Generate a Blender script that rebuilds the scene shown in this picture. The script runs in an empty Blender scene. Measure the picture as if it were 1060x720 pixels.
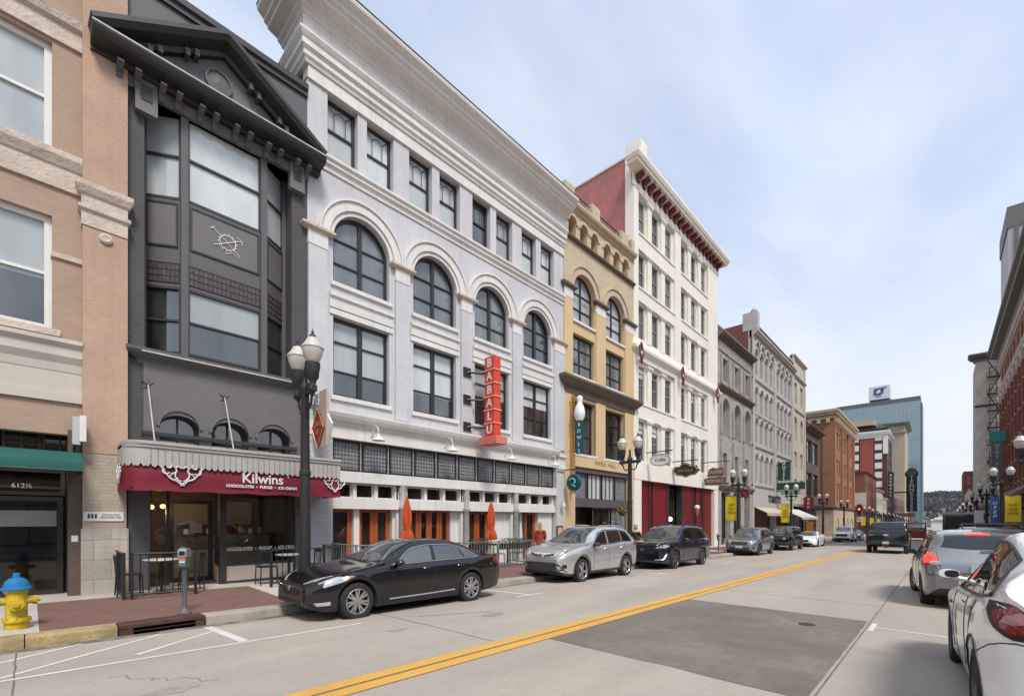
import bpy, bmesh, math, random
from mathutils import Vector, Matrix
from mathutils.geometry import tessellate_polygon
from mathutils.bvhtree import BVHTree
R = math.radians
random.seed(7)
S = bpy.context.scene
COL = S.collection
# ------------------------------------------------------------------ camera
PS, PC = math.sin(math.atan2(444, 471)), math.cos(math.atan2(444, 471))
CAMH = 1.68
cd = bpy.data.cameras.new('camera'); cam = bpy.data.objects.new('camera', cd); COL.objects.link(cam)
cam.location = (0, 0, CAMH); cam.rotation_euler = (R(90), 0, math.atan2(444, 471))
cd.sensor_width = 36; cd.lens = 16.0; cd.shift_y = (538 - 360) / 1060; cd.clip_start = .05; cd.clip_end = 6000
S.camera = cam
# ------------------------------------------------------------------ sky and sun
SUN_EL, SUN_AZ = R(54), R(112)     # azimuth measured from +Y towards +X
w = bpy.data.worlds.new('World'); S.world = w; w.use_nodes = True
nt = w.node_tree; nt.nodes.clear()
def N(nt, t, **k):
    n = nt.nodes.new(t)
    for a, b in k.items():
        if a in n.inputs: n.inputs[a].default_value = b
        else: setattr(n, a, b)
    return n
out = N(nt, 'ShaderNodeOutputWorld'); bg = N(nt, 'ShaderNodeBackground'); bg.inputs[1].default_value = .1
sky = N(nt, 'ShaderNodeTexSky'); sky.sky_type = 'NISHITA'; sky.sun_disc = False
sky.sun_elevation = SUN_EL; sky.sun_rotation = SUN_AZ; sky.air_density = 1.0; sky.dust_density = .6; sky.ozone_density = 2.0
tc = N(nt, 'ShaderNodeTexCoord'); sep = N(nt, 'ShaderNodeSeparateXYZ'); nt.links.new(tc.outputs['Generated'], sep.inputs[0])
zz = N(nt, 'ShaderNodeMath', operation='ADD'); zz.inputs[1].default_value = .22; nt.links.new(sep.outputs[2], zz.inputs[0])
dx = N(nt, 'ShaderNodeMath', operation='DIVIDE'); dy = N(nt, 'ShaderNodeMath', operation='DIVIDE')
nt.links.new(sep.outputs[0], dx.inputs[0]); nt.links.new(zz.outputs[0], dx.inputs[1])
nt.links.new(sep.outputs[1], dy.inputs[0]); nt.links.new(zz.outputs[0], dy.inputs[1])
cmb = N(nt, 'ShaderNodeCombineXYZ'); nt.links.new(dx.outputs[0], cmb.inputs[0]); nt.links.new(dy.outputs[0], cmb.inputs[1])
mp = N(nt, 'ShaderNodeMapping'); mp.inputs['Scale'].default_value = (1.25, .6, 1); mp.inputs['Location'].default_value = (.35, .9, 0); mp.inputs['Rotation'].default_value = (0, 0, R(35))
nt.links.new(cmb.outputs[0], mp.inputs[0])
n1 = N(nt, 'ShaderNodeTexNoise'); n1.inputs['Scale'].default_value = 1.5; n1.inputs['Detail'].default_value = 8; n1.inputs['Roughness'].default_value = .52; n1.inputs['Distortion'].default_value = .35
nt.links.new(mp.outputs[0], n1.inputs['Vector'])
r1 = N(nt, 'ShaderNodeMapRange'); r1.inputs[1].default_value = .36; r1.inputs[2].default_value = .70; r1.inputs[3].default_value = .36; r1.inputs[4].default_value = .84
nt.links.new(n1.outputs[0], r1.inputs[0])
# cloud cover thickens towards the horizon
hz = N(nt, 'ShaderNodeMapRange'); hz.inputs[1].default_value = .10; hz.inputs[2].default_value = .55; hz.inputs[3].default_value = 1.0; hz.inputs[4].default_value = 0.0
nt.links.new(sep.outputs[2], hz.inputs[0])
mx = N(nt, 'ShaderNodeMath', operation='MAXIMUM'); nt.links.new(r1.outputs[0], mx.inputs[0]); nt.links.new(hz.outputs[0], mx.inputs[1])
n2 = N(nt, 'ShaderNodeTexNoise'); n2.inputs['Scale'].default_value = 2.6; n2.inputs['Detail'].default_value = 7
nt.links.new(mp.outputs[0], n2.inputs['Vector'])
cr = N(nt, 'ShaderNodeMix', data_type='RGBA'); cr.inputs[6].default_value = (3.8, 4.3, 5.1, 1); cr.inputs[7].default_value = (4.75, 4.85, 5.05, 1)
r2 = N(nt, 'ShaderNodeMapRange'); r2.inputs[1].default_value = .35; r2.inputs[2].default_value = .65; nt.links.new(n2.outputs[0], r2.inputs[0]); nt.links.new(r2.outputs[0], cr.inputs[0])
sm = N(nt, 'ShaderNodeMix', data_type='RGBA'); nt.links.new(mx.outputs[0], sm.inputs[0]); nt.links.new(sky.outputs[0], sm.inputs[6]); nt.links.new(cr.outputs[2], sm.inputs[7])
hc = N(nt, 'ShaderNodeMix', data_type='RGBA'); hc.inputs[7].default_value = (3.6, 3.72, 3.95, 1); hl = N(nt, 'ShaderNodeMapRange'); hl.inputs[1].default_value = .0; hl.inputs[2].default_value = .55; hl.inputs[3].default_value = .97; hl.inputs[4].default_value = 0
nt.links.new(sep.outputs[2], hl.inputs[0]); nt.links.new(hl.outputs[0], hc.inputs[0]); nt.links.new(sm.outputs[2], hc.inputs[6]); nt.links.new(hc.outputs[2], bg.inputs[0]); nt.links.new(bg.outputs[0], out.inputs[0])
sd = bpy.data.lights.new('sun', 'SUN'); sd.energy = 1.5; sd.angle = R(16); sd.color = (1, .945, .865)
so = bpy.data.objects.new('sun', sd); COL.objects.link(so)
so.rotation_euler = (math.pi / 2 - SUN_EL, 0, math.pi - SUN_AZ)
S.view_settings.view_transform = 'Standard'; S.view_settings.look = 'None'; S.view_settings.exposure = 1.22; S.view_settings.gamma = 1
S.render.engine = 'CYCLES'
try:
    S.cycles.use_denoising = True; S.cycles.max_bounces = 6; S.cycles.diffuse_bounces = 3; S.cycles.glossy_bounces = 3
except Exception: pass
# ------------------------------------------------------------------ pixel helpers (place things where they stand)
def ray(u): a = (u - 530) / 471; return -PS + a * PC, PC + a * PS
def FY(u, X=-13.2): dx, dy = ray(u); return X / dx * dy
def FZ(u, v, X=-13.2): dx, dy = ray(u); return CAMH + X / dx * (538 - v) / 471
SL = .013
def gz(x, y):
    c = .10 if x < -4.5 else .035
    return -SL * max(min(y, 420), -60) - c * ((x + 4.5) / 4.8) ** 2
KL, KR = -9.2, 2.25
def swz(x, y):
    if x < KL: return gz(KL, y) + .15 + .015 * (KL - x)
    return gz(KR, y) + .15 + .015 * (x - KR)
# ------------------------------------------------------------------ frames and mesh builder
class Fr:
    def __init__(s, ox, oy, dx, dy): s.o = (ox, oy); s.d = (dx, dy); s.n = (dy, -dx)
    def p(s, a, d, z): return (s.o[0] + s.d[0] * a + s.n[0] * d, s.o[1] + s.d[1] * a + s.n[1] * d, z)
    def at(s, a, d): q = s.p(a, d, 0); return Fr(q[0], q[1], *s.d)
    def rot(s): return Fr(0, 0, *s.d)
    def key(s): return s.d
WID = Fr(0, 0, 1, 0)
class MB:
    def __init__(s, fr=None): s.V = []; s.F = []; s.M = []; s.fr = fr; s.mi = 0
    def v(s, a, b, c):
        s.V.append(s.fr.p(a, b, c) if s.fr else (a, b, c)); return len(s.V) - 1
    def f(s, *i): s.F.append(tuple(i)); s.M.append(s.mi)
    def poly(s, pts): s.f(*[s.v(*p) for p in pts])
    def box(s, a0, a1, b0, b1, c0, c1):
        i = [s.v(a, b, c) for c in (c0, c1) for b in (b0, b1) for a in (a0, a1)]
        for q in ((0, 1, 3, 2), (4, 6, 7, 5), (0, 4, 5, 1), (2, 3, 7, 6), (0, 2, 6, 4), (1, 5, 7, 3)): s.f(*[i[k] for k in q])
        return s
    def bbox(s, a0, a1, b0, b1, c0, c1, r=.02):     # box with chamfered long edges seen from the front
        s.prism([(a0 + r, c0), (a1 - r, c0), (a1, c0 + r), (a1, c1 - r), (a1 - r, c1), (a0 + r, c1), (a0, c1 - r), (a0, c0 + r)], b0, b1); return s
    def prism(s, pts, b0, b1):      # polygon in (a,c), extruded along b
        n = len(pts); A = [s.v(a, b0, c) for a, c in pts]; B = [s.v(a, b1, c) for a, c in pts]
        s.f(*A); s.f(*B)
        for i in range(n): s.f(A[i], A[(i + 1) % n], B[(i + 1) % n], B[i])
        return s
    def tube(s, path, r, n=8, r2=None, cap=True):
        P = [Vector(s.fr.p(*p) if s.fr else p) for p in path]; rings = []; m = len(P)
        up = None
        for i, p in enumerate(P):
            t = (P[min(i + 1, m - 1)] - P[max(i - 1, 0)]).normalized()
            if up is None: up = Vector((0, 0, 1)) if abs(t.z) < .9 else Vector((1, 0, 0))
            x = t.cross(up).normalized(); y = x.cross(t).normalized(); up = y if abs(t.dot(y)) < .9 else up
            rr = r if r2 is None else r + (r2 - r) * i / max(1, m - 1)
            if isinstance(r, (list, tuple)): rr = r[i]
            ring = []
            for k in range(n):
                q = p + (x * math.cos(2 * math.pi * k / n) + y * math.sin(2 * math.pi * k / n)) * rr
                s.V.append(tuple(q)); ring.append(len(s.V) - 1)
            rings.append(ring)
        for A, B in zip(rings, rings[1:]):
            for k in range(n): s.f(A[k], A[(k + 1) % n], B[(k + 1) % n], B[k])
        if cap: s.f(*rings[0]); s.f(*rings[-1])
        return s
    def lathe(s, prof, c=(0, 0, 0), n=16, axis='z', ang=0):  # prof: (r, h)
        rings = []
        for r, h in prof:
            ring = []
            for k in range(n):
                t = 2 * math.pi * (k + ang) / n; a, b = r * math.cos(t), r * math.sin(t)
                if axis == 'z': q = (c[0] + a, c[1] + b, c[2] + h)
                elif axis == 'x': q = (c[0] + h, c[1] + a, c[2] + b)
                else: q = (c[0] + a, c[1] + h, c[2] + b)
                ring.append(s.v(*q))
            rings.append(ring)
        for A, B in zip(rings, rings[1:]):
            for k in range(n): s.f(A[k], A[(k + 1) % n], B[(k + 1) % n], B[k])
        s.f(*rings[0]); s.f(*rings[-1]); return s
    def wall(s, outer, holes, d=0, th=.3, edge=True):
        # cut the face into upright strips at every corner, so each strip is a stack of plain quads between the openings
        xs = sorted({round(a, 5) for l in [outer] + holes for a, c in l})
        def span(l, a):
            zs = []
            for (p, q), (r, t) in zip(l, l[1:] + l[:1]):
                if abs(p - r) < 1e-7: continue
                if min(p, r) - 1e-9 <= a <= max(p, r) + 1e-9: zs.append(q + (t - q) * (a - p) / (r - p))
            return (min(zs), max(zs)) if len(zs) > 1 else None
        for x0, x1 in zip(xs, xs[1:]):
            if x1 - x0 < 1e-4: continue
            e = (x1 - x0) * 1e-4; o0, o1 = span(outer, x0 + e), span(outer, x1 - e)
            if not o0 or not o1: continue
            hs = sorted([(a, b) for a, b in ((span(h, x0 + e), span(h, x1 - e)) for h in holes) if a and b], key=lambda q: q[0][0])
            lo = (o0[0], o1[0])
            for a, b in hs + [((o0[1], 0), (o1[1], 0))]:
                if a[0] - lo[0] > 1e-4 or b[0] - lo[1] > 1e-4: s.poly([(x0, d, lo[0]), (x1, d, lo[1]), (x1, d, b[0]), (x0, d, a[0])])
                lo = (a[1], b[1])
        for li, l in enumerate([outer] + holes):
            if li or edge:
                A = [s.v(a, d, c) for a, c in l]; K = [s.v(a, d - th, c) for a, c in l]; n = len(l)
                for i in range(n): s.f(A[i], A[(i + 1) % n], K[(i + 1) % n], K[i])
        return s
    def mould(s, a0, a1, prof, r0=None, r1=None):   # prof (depth,z) swept along the wall, optional mitred returns
        L = []
        for d, c in prof:
            row = []
            if r0 is not None: row += [(a0 - d, -r0, c), (a0 - d, d, c)]
            else: row += [(a0, d, c)]
            if r1 is not None: row += [(a1 + d, d, c), (a1 + d, -r1, c)]
            else: row += [(a1, d, c)]
            L.append([s.v(*q) for q in row])
        n = len(L)
        for i in range(n):
            A, B = L[i], L[(i + 1) % n]
            for k in range(len(A) - 1): s.f(A[k], A[k + 1], B[k + 1], B[k])
        s.f(*[l[0] for l in L]); s.f(*[l[-1] for l in L]); return s
    def archring(s, ac, zs, r, Ro, d0, d1, n=20, leg=0):
        A = []
        for k in range(n + 1):
            t = math.pi * k / n; A.append((math.cos(t), math.sin(t)))
        pts = [(ac + Ro * x, zs + Ro * y) for x, y in A]; q = [(ac + r * x, zs + r * y) for x, y in A]
        if leg:
            pts = [(ac + Ro, zs - leg)] + pts + [(ac - Ro, zs - leg)]; q = [(ac + r, zs - leg)] + q + [(ac - r, zs - leg)]
        F = [[s.v(a, d, c) for a, c in l] for l in (pts, q) for d in (d1, d0)]
        for i in range(len(pts) - 1):
            s.f(F[0][i], F[0][i + 1], F[2][i + 1], F[2][i]); s.f(F[0][i], F[0][i + 1], F[1][i + 1], F[1][i]); s.f(F[2][i], F[2][i + 1], F[3][i + 1], F[3][i])
        for e in (0, -1): s.f(F[0][e], F[2][e], F[3][e], F[1][e])
        return s
    def mesh(s, name, mats, off=(0, 0, 0), smooth=0):
        me = bpy.data.meshes.new(name)
        me.from_pydata([(x - off[0], y - off[1], z - off[2]) for x, y, z in s.V], [], s.F)
        for m in (mats if isinstance(mats, (list, tuple)) else [mats]): me.materials.append(m)
        if any(s.M): me.polygons.foreach_set('material_index', s.M)
        me.validate(); 
        if smooth:
            me.polygons.foreach_set('use_smooth', [True] * len(me.polygons)); me.set_sharp_from_angle(angle=R(smooth))
        me.update(); return me
    def build(s, name, mats, parent=None, smooth=0, **tags):
        off = wloc(parent)
        o = bpy.data.objects.new(name, s.mesh(name, mats, off, smooth)); COL.objects.link(o)
        if parent: o.parent = parent
        for k, v in tags.items(): o[{'cat': 'category'}.get(k, k)] = v
        return o
def wloc(o):
    v = Vector((0, 0, 0))
    while o: v = v + o.location; o = o.parent
    return v
def thing(name, label, cat, loc=(0, 0, 0), group=None, rz=0):
    o = bpy.data.objects.new(name, None); COL.objects.link(o); o.location = loc; o.rotation_euler = (0, 0, rz); o.empty_display_size = .2
    o['label'] = label; o['category'] = cat
    if group: o['group'] = group
    return o
def copy_tree(o, loc=None, label=None, rz=None, parent=None):
    c = o.copy(); COL.objects.link(c)
    if parent: c.parent = parent
    if loc is not None: c.location = loc
    if label: c['label'] = label
    if rz is not None: c.rotation_euler = (0, 0, rz)
    for ch in list(o.children): copy_tree(ch, parent=c)
    return c
def text(body, size, fr, a, d, z, mat, parent, ext=.01, sx=1, name='lettering', bold=0, vstack=None, align='CENTER', shear=0):
    cu = bpy.data.curves.new(name, 'FONT'); cu.body = body; cu.size = size; cu.extrude = ext; cu.align_x = align; cu.align_y = 'CENTER'
    cu.offset = bold; cu.resolution_u = 3; cu.shear = shear
    if vstack: cu.space_line = vstack
    t = bpy.data.objects.new('tmp', cu); COL.objects.link(t)
    dg = bpy.context.evaluated_depsgraph_get(); me = bpy.data.meshes.new_from_object(t.evaluated_get(dg))
    bpy.data.objects.remove(t); off = wloc(parent)
    for v in me.vertices:
        x, y, e = v.co; q = fr.p(a + x * sx, d + e, z + y); v.co = (q[0] - off[0], q[1] - off[1], q[2] - off[2])
    me.name = name; me.materials.clear(); me.materials.append(mat)
    o = bpy.data.objects.new(name, me); COL.objects.link(o); o.parent = parent; return o
# ------------------------------------------------------------------ materials
MATS = {}
def base_mat(name):
    m = bpy.data.materials.new(name); m.use_nodes = True; t = m.node_tree; b = t.nodes['Principled BSDF']; MATS[name] = m; return m, t, b
def wallvec(t, sx=1, sz=1, plane='xy'):
    tc = N(t, 'ShaderNodeTexCoord'); sp = N(t, 'ShaderNodeSeparateXYZ'); t.links.new(tc.outputs['Object'], sp.inputs[0])
    ad = N(t, 'ShaderNodeMath', operation='ADD'); t.links.new(sp.outputs[0], ad.inputs[0]); t.links.new(sp.outputs[1], ad.inputs[1])
    cb = N(t, 'ShaderNodeCombineXYZ'); t.links.new(ad.outputs[0], cb.inputs[0]); t.links.new(sp.outputs[2], cb.inputs[1]); return cb.outputs[0], tc.outputs['Object']
def c4(c): return (c[0], c[1], c[2], 1)
def mul(c, k): return tuple(min(1, x * k) for x in c)
def mixnode(t, fac, a, b, blend='MIX'):
    n = N(t, 'ShaderNodeMix', data_type='RGBA', blend_type=blend)
    for s, val in ((0, fac), (6, a), (7, b)):
        if isinstance(val, tuple): n.inputs[s].default_value = c4(val)
        elif isinstance(val, (int, float)): n.inputs[s].default_value = val
        else: t.links.new(val, n.inputs[s])
    return n.outputs[2]
def noise(t, vec, scale, detail=5, rough=.6, lo=.35, hi=.65, dist=0):
    n = N(t, 'ShaderNodeTexNoise'); n.inputs['Scale'].default_value = scale; n.inputs['Detail'].default_value = detail; n.inputs['Roughness'].default_value = rough; n.inputs['Distortion'].default_value = dist
    t.links.new(vec, n.inputs['Vector'])
    r = N(t, 'ShaderNodeMapRange'); r.inputs[1].default_value = lo; r.inputs[2].default_value = hi; t.links.new(n.outputs[0], r.inputs[0]); return r.outputs[0]
def mat(name, col, rough=.6, var=.12, scale=1.3, bump=.15, bscale=25, metal=0, coat=0, streak=0, spec=.5, croughness=.03, brick=0, bw=.22, bh=.075):
    if name in MATS: return MATS[name]
    m, t, b = base_mat(name)
    wv, ov = wallvec(t)
    c = mixnode(t, noise(t, ov, scale, 6), mul(col, 1 - var), mul(col, 1 + var))
    c = mixnode(t, noise(t, ov, scale * 9, 4), c, mixnode(t, .5, c, mul(col, 1 - var * 1.3)))
    if streak:   # rain streaks, grime with its own shape
        mp = N(t, 'ShaderNodeMapping'); mp.inputs['Scale'].default_value = (5, .22, 1); t.links.new(wv, mp.inputs[0])
        c = mixnode(t, noise(t, mp.outputs[0], 1.4, 5, .65, .5, .8), c, mixnode(t, streak, c, mul(col, .45)))
    hgt = noise(t, ov, bscale, 3, .6, .2, .8)
    if brick:
        br = N(t, 'ShaderNodeTexBrick'); br.inputs['Scale'].default_value = 1; br.inputs['Brick Width'].default_value = bw; br.inputs['Row Height'].default_value = bh
        br.inputs['Mortar Size'].default_value = .006; br.inputs['Color1'].default_value = (1, 1, 1, 1); br.inputs['Color2'].default_value = (.8, .8, .8, 1); br.inputs['Mortar'].default_value = (.45, .45, .45, 1)
        t.links.new(wv, br.inputs['Vector'])
        c = mixnode(t, brick, c, mixnode(t, 1.0, c, br.outputs['Color'], 'MULTIPLY'))
        ad = N(t, 'ShaderNodeMath', operation='MULTIPLY_ADD'); ad.inputs[1].default_value = -1.2; t.links.new(br.outputs['Fac'], ad.inputs[0]); t.links.new(hgt, ad.inputs[2]); hgt = ad.outputs[0]
    t.links.new(c, b.inputs['Base Color'])
    b.inputs['Roughness'].default_value = rough; b.inputs['Metallic'].default_value = metal; b.inputs['Coat Weight'].default_value = coat; b.inputs['Coat Roughness'].default_value = croughness
    b.inputs['Specular IOR Level'].default_value = spec
    if bump:
        bp = N(t, 'ShaderNodeBump'); bp.inputs['Strength'].default_value = bump; bp.inputs['Distance'].default_value = .02; t.links.new(hgt, bp.inputs['Height']); t.links.new(bp.outputs[0], b.inputs['Normal'])
    return m
def brickmat(name, c1, c2, mortar, bw=.21, bh=.07, rough=.85, bump=.5, dirt=.25, ms=.008):
    m, t, b = base_mat(name); wv, ov = wallvec(t)
    br = N(t, 'ShaderNodeTexBrick'); br.inputs['Scale'].default_value = 1; br.inputs['Brick Width'].default_value = bw; br.inputs['Row Height'].default_value = bh; br.inputs['Mortar Size'].default_value = ms
    br.inputs['Color1'].default_value = c4(c1); br.inputs['Color2'].default_value = c4(c2); br.inputs['Mortar'].default_value = c4(mortar); t.links.new(wv, br.inputs['Vector'])
    c = mixnode(t, noise(t, ov, .8, 6), br.outputs['Color'], mixnode(t, dirt, br.outputs['Color'], mul(c2, .45)))
    c = mixnode(t, noise(t, ov, 6, 6, .7, .62, .75), c, mixnode(t, .55, c, mul(c2, .4)))
    t.links.new(c, b.inputs['Base Color']); b.inputs['Roughness'].default_value = rough
    bp = N(t, 'ShaderNodeBump'); bp.inputs['Strength'].default_value = bump; bp.inputs['Distance'].default_value = .015; bp.invert = True
    t.links.new(br.outputs['Fac'], bp.inputs['Height']); t.links.new(bp.outputs[0], b.inputs['Normal']); return m
def glassmat(name, col, rough=.04, spec=.9, wob=.02, var=.3, ior=1.6):
    m, t, b = base_mat(name); tc = N(t, 'ShaderNodeTexCoord'); oi = N(t, 'ShaderNodeObjectInfo')
    ad = N(t, 'ShaderNodeVectorMath', operation='ADD'); t.links.new(tc.outputs['Object'], ad.inputs[0])
    cb = N(t, 'ShaderNodeCombineXYZ'); ml = N(t, 'ShaderNodeMath', operation='MULTIPLY'); ml.inputs[1].default_value = 57; t.links.new(oi.outputs['Random'], ml.inputs[0])
    for i in range(3): t.links.new(ml.outputs[0], cb.inputs[i])
    t.links.new(cb.outputs[0], ad.inputs[1])
    mp = N(t, 'ShaderNodeMapping'); mp.inputs['Scale'].default_value = (1.6, 1.6, .5); t.links.new(ad.outputs[0], mp.inputs[0])
    c = mixnode(t, noise(t, mp.outputs[0], 1.1, 3, .5, .3, .7), mul(col, 1 - var), mul(col, 1 + var))
    rr = N(t, 'ShaderNodeMapRange'); rr.inputs[3].default_value = .55; rr.inputs[4].default_value = 1.25; t.links.new(oi.outputs['Random'], rr.inputs[0])
    hs = N(t, 'ShaderNodeHueSaturation'); t.links.new(rr.outputs[0], hs.inputs['Value']); t.links.new(c, hs.inputs['Color'])
    t.links.new(hs.outputs[0], b.inputs['Base Color']); b.inputs['Roughness'].default_value = rough; b.inputs['Specular IOR Level'].default_value = spec; b.inputs['IOR'].default_value = ior
    if wob:
        bp = N(t, 'ShaderNodeBump'); bp.inputs['Strength'].default_value = wob; bp.inputs['Distance'].default_value = .05
        t.links.new(noise(t, ad.outputs[0], 2.2, 1, .4, 0, 1), bp.inputs['Height']); t.links.new(bp.outputs[0], b.inputs['Normal'])
    return m
def emit(name, col, st):
    m, t, b = base_mat(name); b.inputs['Base Color'].default_value = c4(col); b.inputs['Emission Color'].default_value = c4(col); b.inputs['Emission Strength'].default_value = st; return m
M_black = mat('black_iron', (.018, .018, .02), .45, .2, 8, .1, 60)
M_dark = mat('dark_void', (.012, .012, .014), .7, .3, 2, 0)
M_white = mat('white_paint', (.74, .73, .70), .5, .05, 2, .08, 40, streak=.18)
M_glass = glassmat('window_glass_dark', (.042, .043, .043), var=.8, spec=1, ior=1.75)
M_blind = glassmat('window_glass_over_blind', (.50, .53, .53), spec=.8, var=.12)
M_sheer_sky = glassmat('window_glass_curtain_and_sky_tone', (.20, .21, .22), spec=.9, var=.35)  # curtain grey, also the sky reflection painted into arched panes
M_shop = glassmat('shop_glass', (.02, .017, .014), .03, .6, .01, var=.95, ior=1.5)
def clearglass():
    m, t, b = base_mat('clear_shop_glass'); t.nodes.remove(b); o = [n for n in t.nodes if n.type == 'OUTPUT_MATERIAL'][0]
    tr = N(t, 'ShaderNodeBsdfTransparent'); tr.inputs[0].default_value = (.80, .82, .81, 1); gl = N(t, 'ShaderNodeBsdfGlossy'); gl.inputs['Roughness'].default_value = .02; fr = N(t, 'ShaderNodeFresnel'); fr.inputs[0].default_value = 1.6; mx = N(t, 'ShaderNodeMixShader')
    t.links.new(fr.outputs[0], mx.inputs[0]); t.links.new(tr.outputs[0], mx.inputs[1]); t.links.new(gl.outputs[0], mx.inputs[2]); t.links.new(mx.outputs[0], o.inputs[0]); return m
M_clear = clearglass()
M_conc = mat('concrete', (.42, .40, .37), .85, .14, 1.2, .25, 40)
# ------------------------------------------------------------------ windows
WC = {}
def outline(w, h, arch, e=0, n=16):
    if not arch: return [(e, e), (w - e, e), (w - e, h - e), (e, h - e)]
    r = w / 2; rise = r * arch; zs = h - rise
    return [(e, e), (w - e, e)] + [(r + (r - e) * math.cos(math.pi * k / n), zs + (rise - e) * math.sin(math.pi * k / n)) for k in range(n + 1)]
def clip(poly, z, above):
    o = []
    for (a, b), (c, d) in zip(poly, poly[1:] + poly[:1]):
        ia, ic = (b >= z) == above, (d >= z) == above
        if ia: o.append((a, b))
        if ia != ic and abs(d - b) > 1e-9: t = (z - b) / (d - b); o.append((a + (c - a) * t, z))
    return o
def win(root, fr, a, z, w, h, d=-.16, fm=None, arch=0, nv=(), nh=(.5,), fw=.07, bw=.05, var=None, glass=None, name='window', rails=None):
    w, h = round(w, 2), round(h, 2); fm = fm or M_black
    if var is None: var = random.choice((0, 0, .4, .55, 1, 2))
    k = (fr.key(), w, h, arch, nv, nh, fw, bw, var, fm.name, glass.name if glass else '', rails)
    if k not in WC:
        g = fr.rot(); f = MB(g); O, I = outline(w, h, arch), outline(w, h, arch, fw); n = len(O)
        a0 = [f.v(x, 0, y) for x, y in O]; a1 = [f.v(x, 0, y) for x, y in I]; a2 = [f.v(x, -.07, y) for x, y in I]
        for i in range(n):
            j = (i + 1) % n; f.f(a0[i], a0[j], a1[j], a1[i]); f.f(a1[i], a1[j], a2[j], a2[i])
        def top(x): return h if not arch else h - w / 2 * arch + arch * math.sqrt(max(0, (w / 2) ** 2 - (x - w / 2) ** 2))
        for q in nv:
            q, b = q if isinstance(q, tuple) else (q, bw)
            x = w * q; f.box(x - b / 2, x + b / 2, -.062, -.006, fw * .9, top(x) - fw * .6)
        for q in nh: f.box(fw * .9, w - fw * .9, -.065, -.012, h * q - bw / 2, h * q + bw / 2)
        p = MB(g); P = outline(w, h, arch, fw * .7)
        zb = h * (1 - var) if var < 1 else 0
        lo, hi = ([], P) if var in (1, 2) else (P, []) if var == 0 else (clip(P, zb, False), clip(P, zb, True))
        if lo: p.poly([(x, -.06, y) for x, y in lo])
        if hi: p.mi = 1; p.poly([(x, -.06, y) for x, y in hi])
        gm = glass or M_glass
        WC[k] = (f.mesh(name + '_frame', fm), p.mesh('pane', [gm, glass if glass else (M_sheer_sky if var == 2 else M_blind)]))
    q = Vector(fr.p(a, d, z)) - wloc(root)
    o = bpy.data.objects.new(name, WC[k][0]); COL.objects.link(o); o.parent = root; o.location = q
    c = bpy.data.objects.new('pane', WC[k][1]); COL.objects.link(c); c.parent = o; c.rotation_euler = (random.uniform(-.006, .006), random.uniform(-.006, .006), random.uniform(-.006, .006))
    return o
def rect(a, z, w, h): return [(a, z), (a + w, z), (a + w, z + h), (a, z + h)]
def archp(a, z, w, h, arch=1.0, n=16): return [(a + x, z + y) for x, y in outline(w, h, arch, 0, n)]
LF = Fr(-13.2, 0, 0, 1)          # the left-hand street front
# ================================================================== SETTING: road, kerbs, pavements, terrain
def G(u, v):
    dx, dy = ray(u); k = (538 - v) / 471; t = 5
    for _ in range(60): t = (gz(t * dx, t * dy) - CAMH) / k
    return t * dx, t * dy
def road_mat():
    m, t, b = base_mat('road_concrete'); tc = N(t, 'ShaderNodeTexCoord'); ov = tc.outputs['Object']
    col = (.462, .392, .315)
    mp = N(t, 'ShaderNodeMapping'); mp.inputs['Scale'].default_value = (1, .18, 1); t.links.new(ov, mp.inputs[0])
    c = mixnode(t, noise(t, mp.outputs[0], .75, 6, .6, .32, .68), mul(col, .78), mul(col, 1.15))
    c = mixnode(t, noise(t, ov, .33, 4, .6, .4, .65), c, mixnode(t, .45, c, (.36, .33, .30)))
    c = mixnode(t, noise(t, ov, 9, 6, .75, .3, .7), c, mixnode(t, .32, c, (.27, .25, .235)))
    c = mixnode(t, noise(t, ov, 55, 4, .8, .38, .62), c, mixnode(t, .42, c, (.20, .18, .16)))
    c = mixnode(t, noise(t, ov, 2.3, 9, .78, .67, .72, 1), c, mixnode(t, .55, c, (.10, .095, .09)))
    c = mixnode(t, noise(t, ov, 1.7, 8, .7, .66, .70, .6), c, mixnode(t, .35, c, (.62, .58, .53)))
    # long tyre-worn band and oil drips down the lane centres
    sp = N(t, 'ShaderNodeSeparateXYZ'); t.links.new(ov, sp.inputs[0])
    wv = N(t, 'ShaderNodeTexNoise'); wv.inputs['Scale'].default_value = .6; cb = N(t, 'ShaderNodeCombineXYZ'); ms = N(t, 'ShaderNodeMath', operation='MULTIPLY'); ms.inputs[1].default_value = .03
    t.links.new(sp.outputs[1], ms.inputs[0]); t.links.new(sp.outputs[0], cb.inputs[0]); t.links.new(ms.outputs[0], cb.inputs[1]); t.links.new(cb.outputs[0], wv.inputs['Vector']); wv.inputs['Detail'].default_value = 3
    r = N(t, 'ShaderNodeMapRange'); r.inputs[1].default_value = .5; r.inputs[2].default_value = .7; t.links.new(wv.outputs[0], r.inputs[0])
    c = mixnode(t, r.outputs[0], c, mixnode(t, .35, c, (.33, .305, .28)))
    t.links.new(c, b.inputs['Base Color']); b.inputs['Roughness'].default_value = .82
    bp = N(t, 'ShaderNodeBump'); bp.inputs['Strength'].default_value = .35; bp.inputs['Distance'].default_value = .01
    t.links.new(noise(t, ov, 45, 5, .75, .2, .8), bp.inputs['Height']); t.links.new(bp.outputs[0], b.inputs['Normal']); return m
M_road = road_mat()
ys = [-40 + 2 * i for i in range(60)] + [80 + 10 * i for i in range(35)] + [430, 600, 900]
def sheet(name, xs, ys, zf, m, kind='structure'):
    mb = MB(); I = [[mb.v(x, y, zf(x, y)) for x in xs] for y in ys]
    for a, b in zip(I, I[1:]):
        for k in range(len(xs) - 1): mb.f(a[k], a[k + 1], b[k + 1], b[k])
    o = mb.build(name, m, smooth=60); o['kind'] = kind; return o
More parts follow.
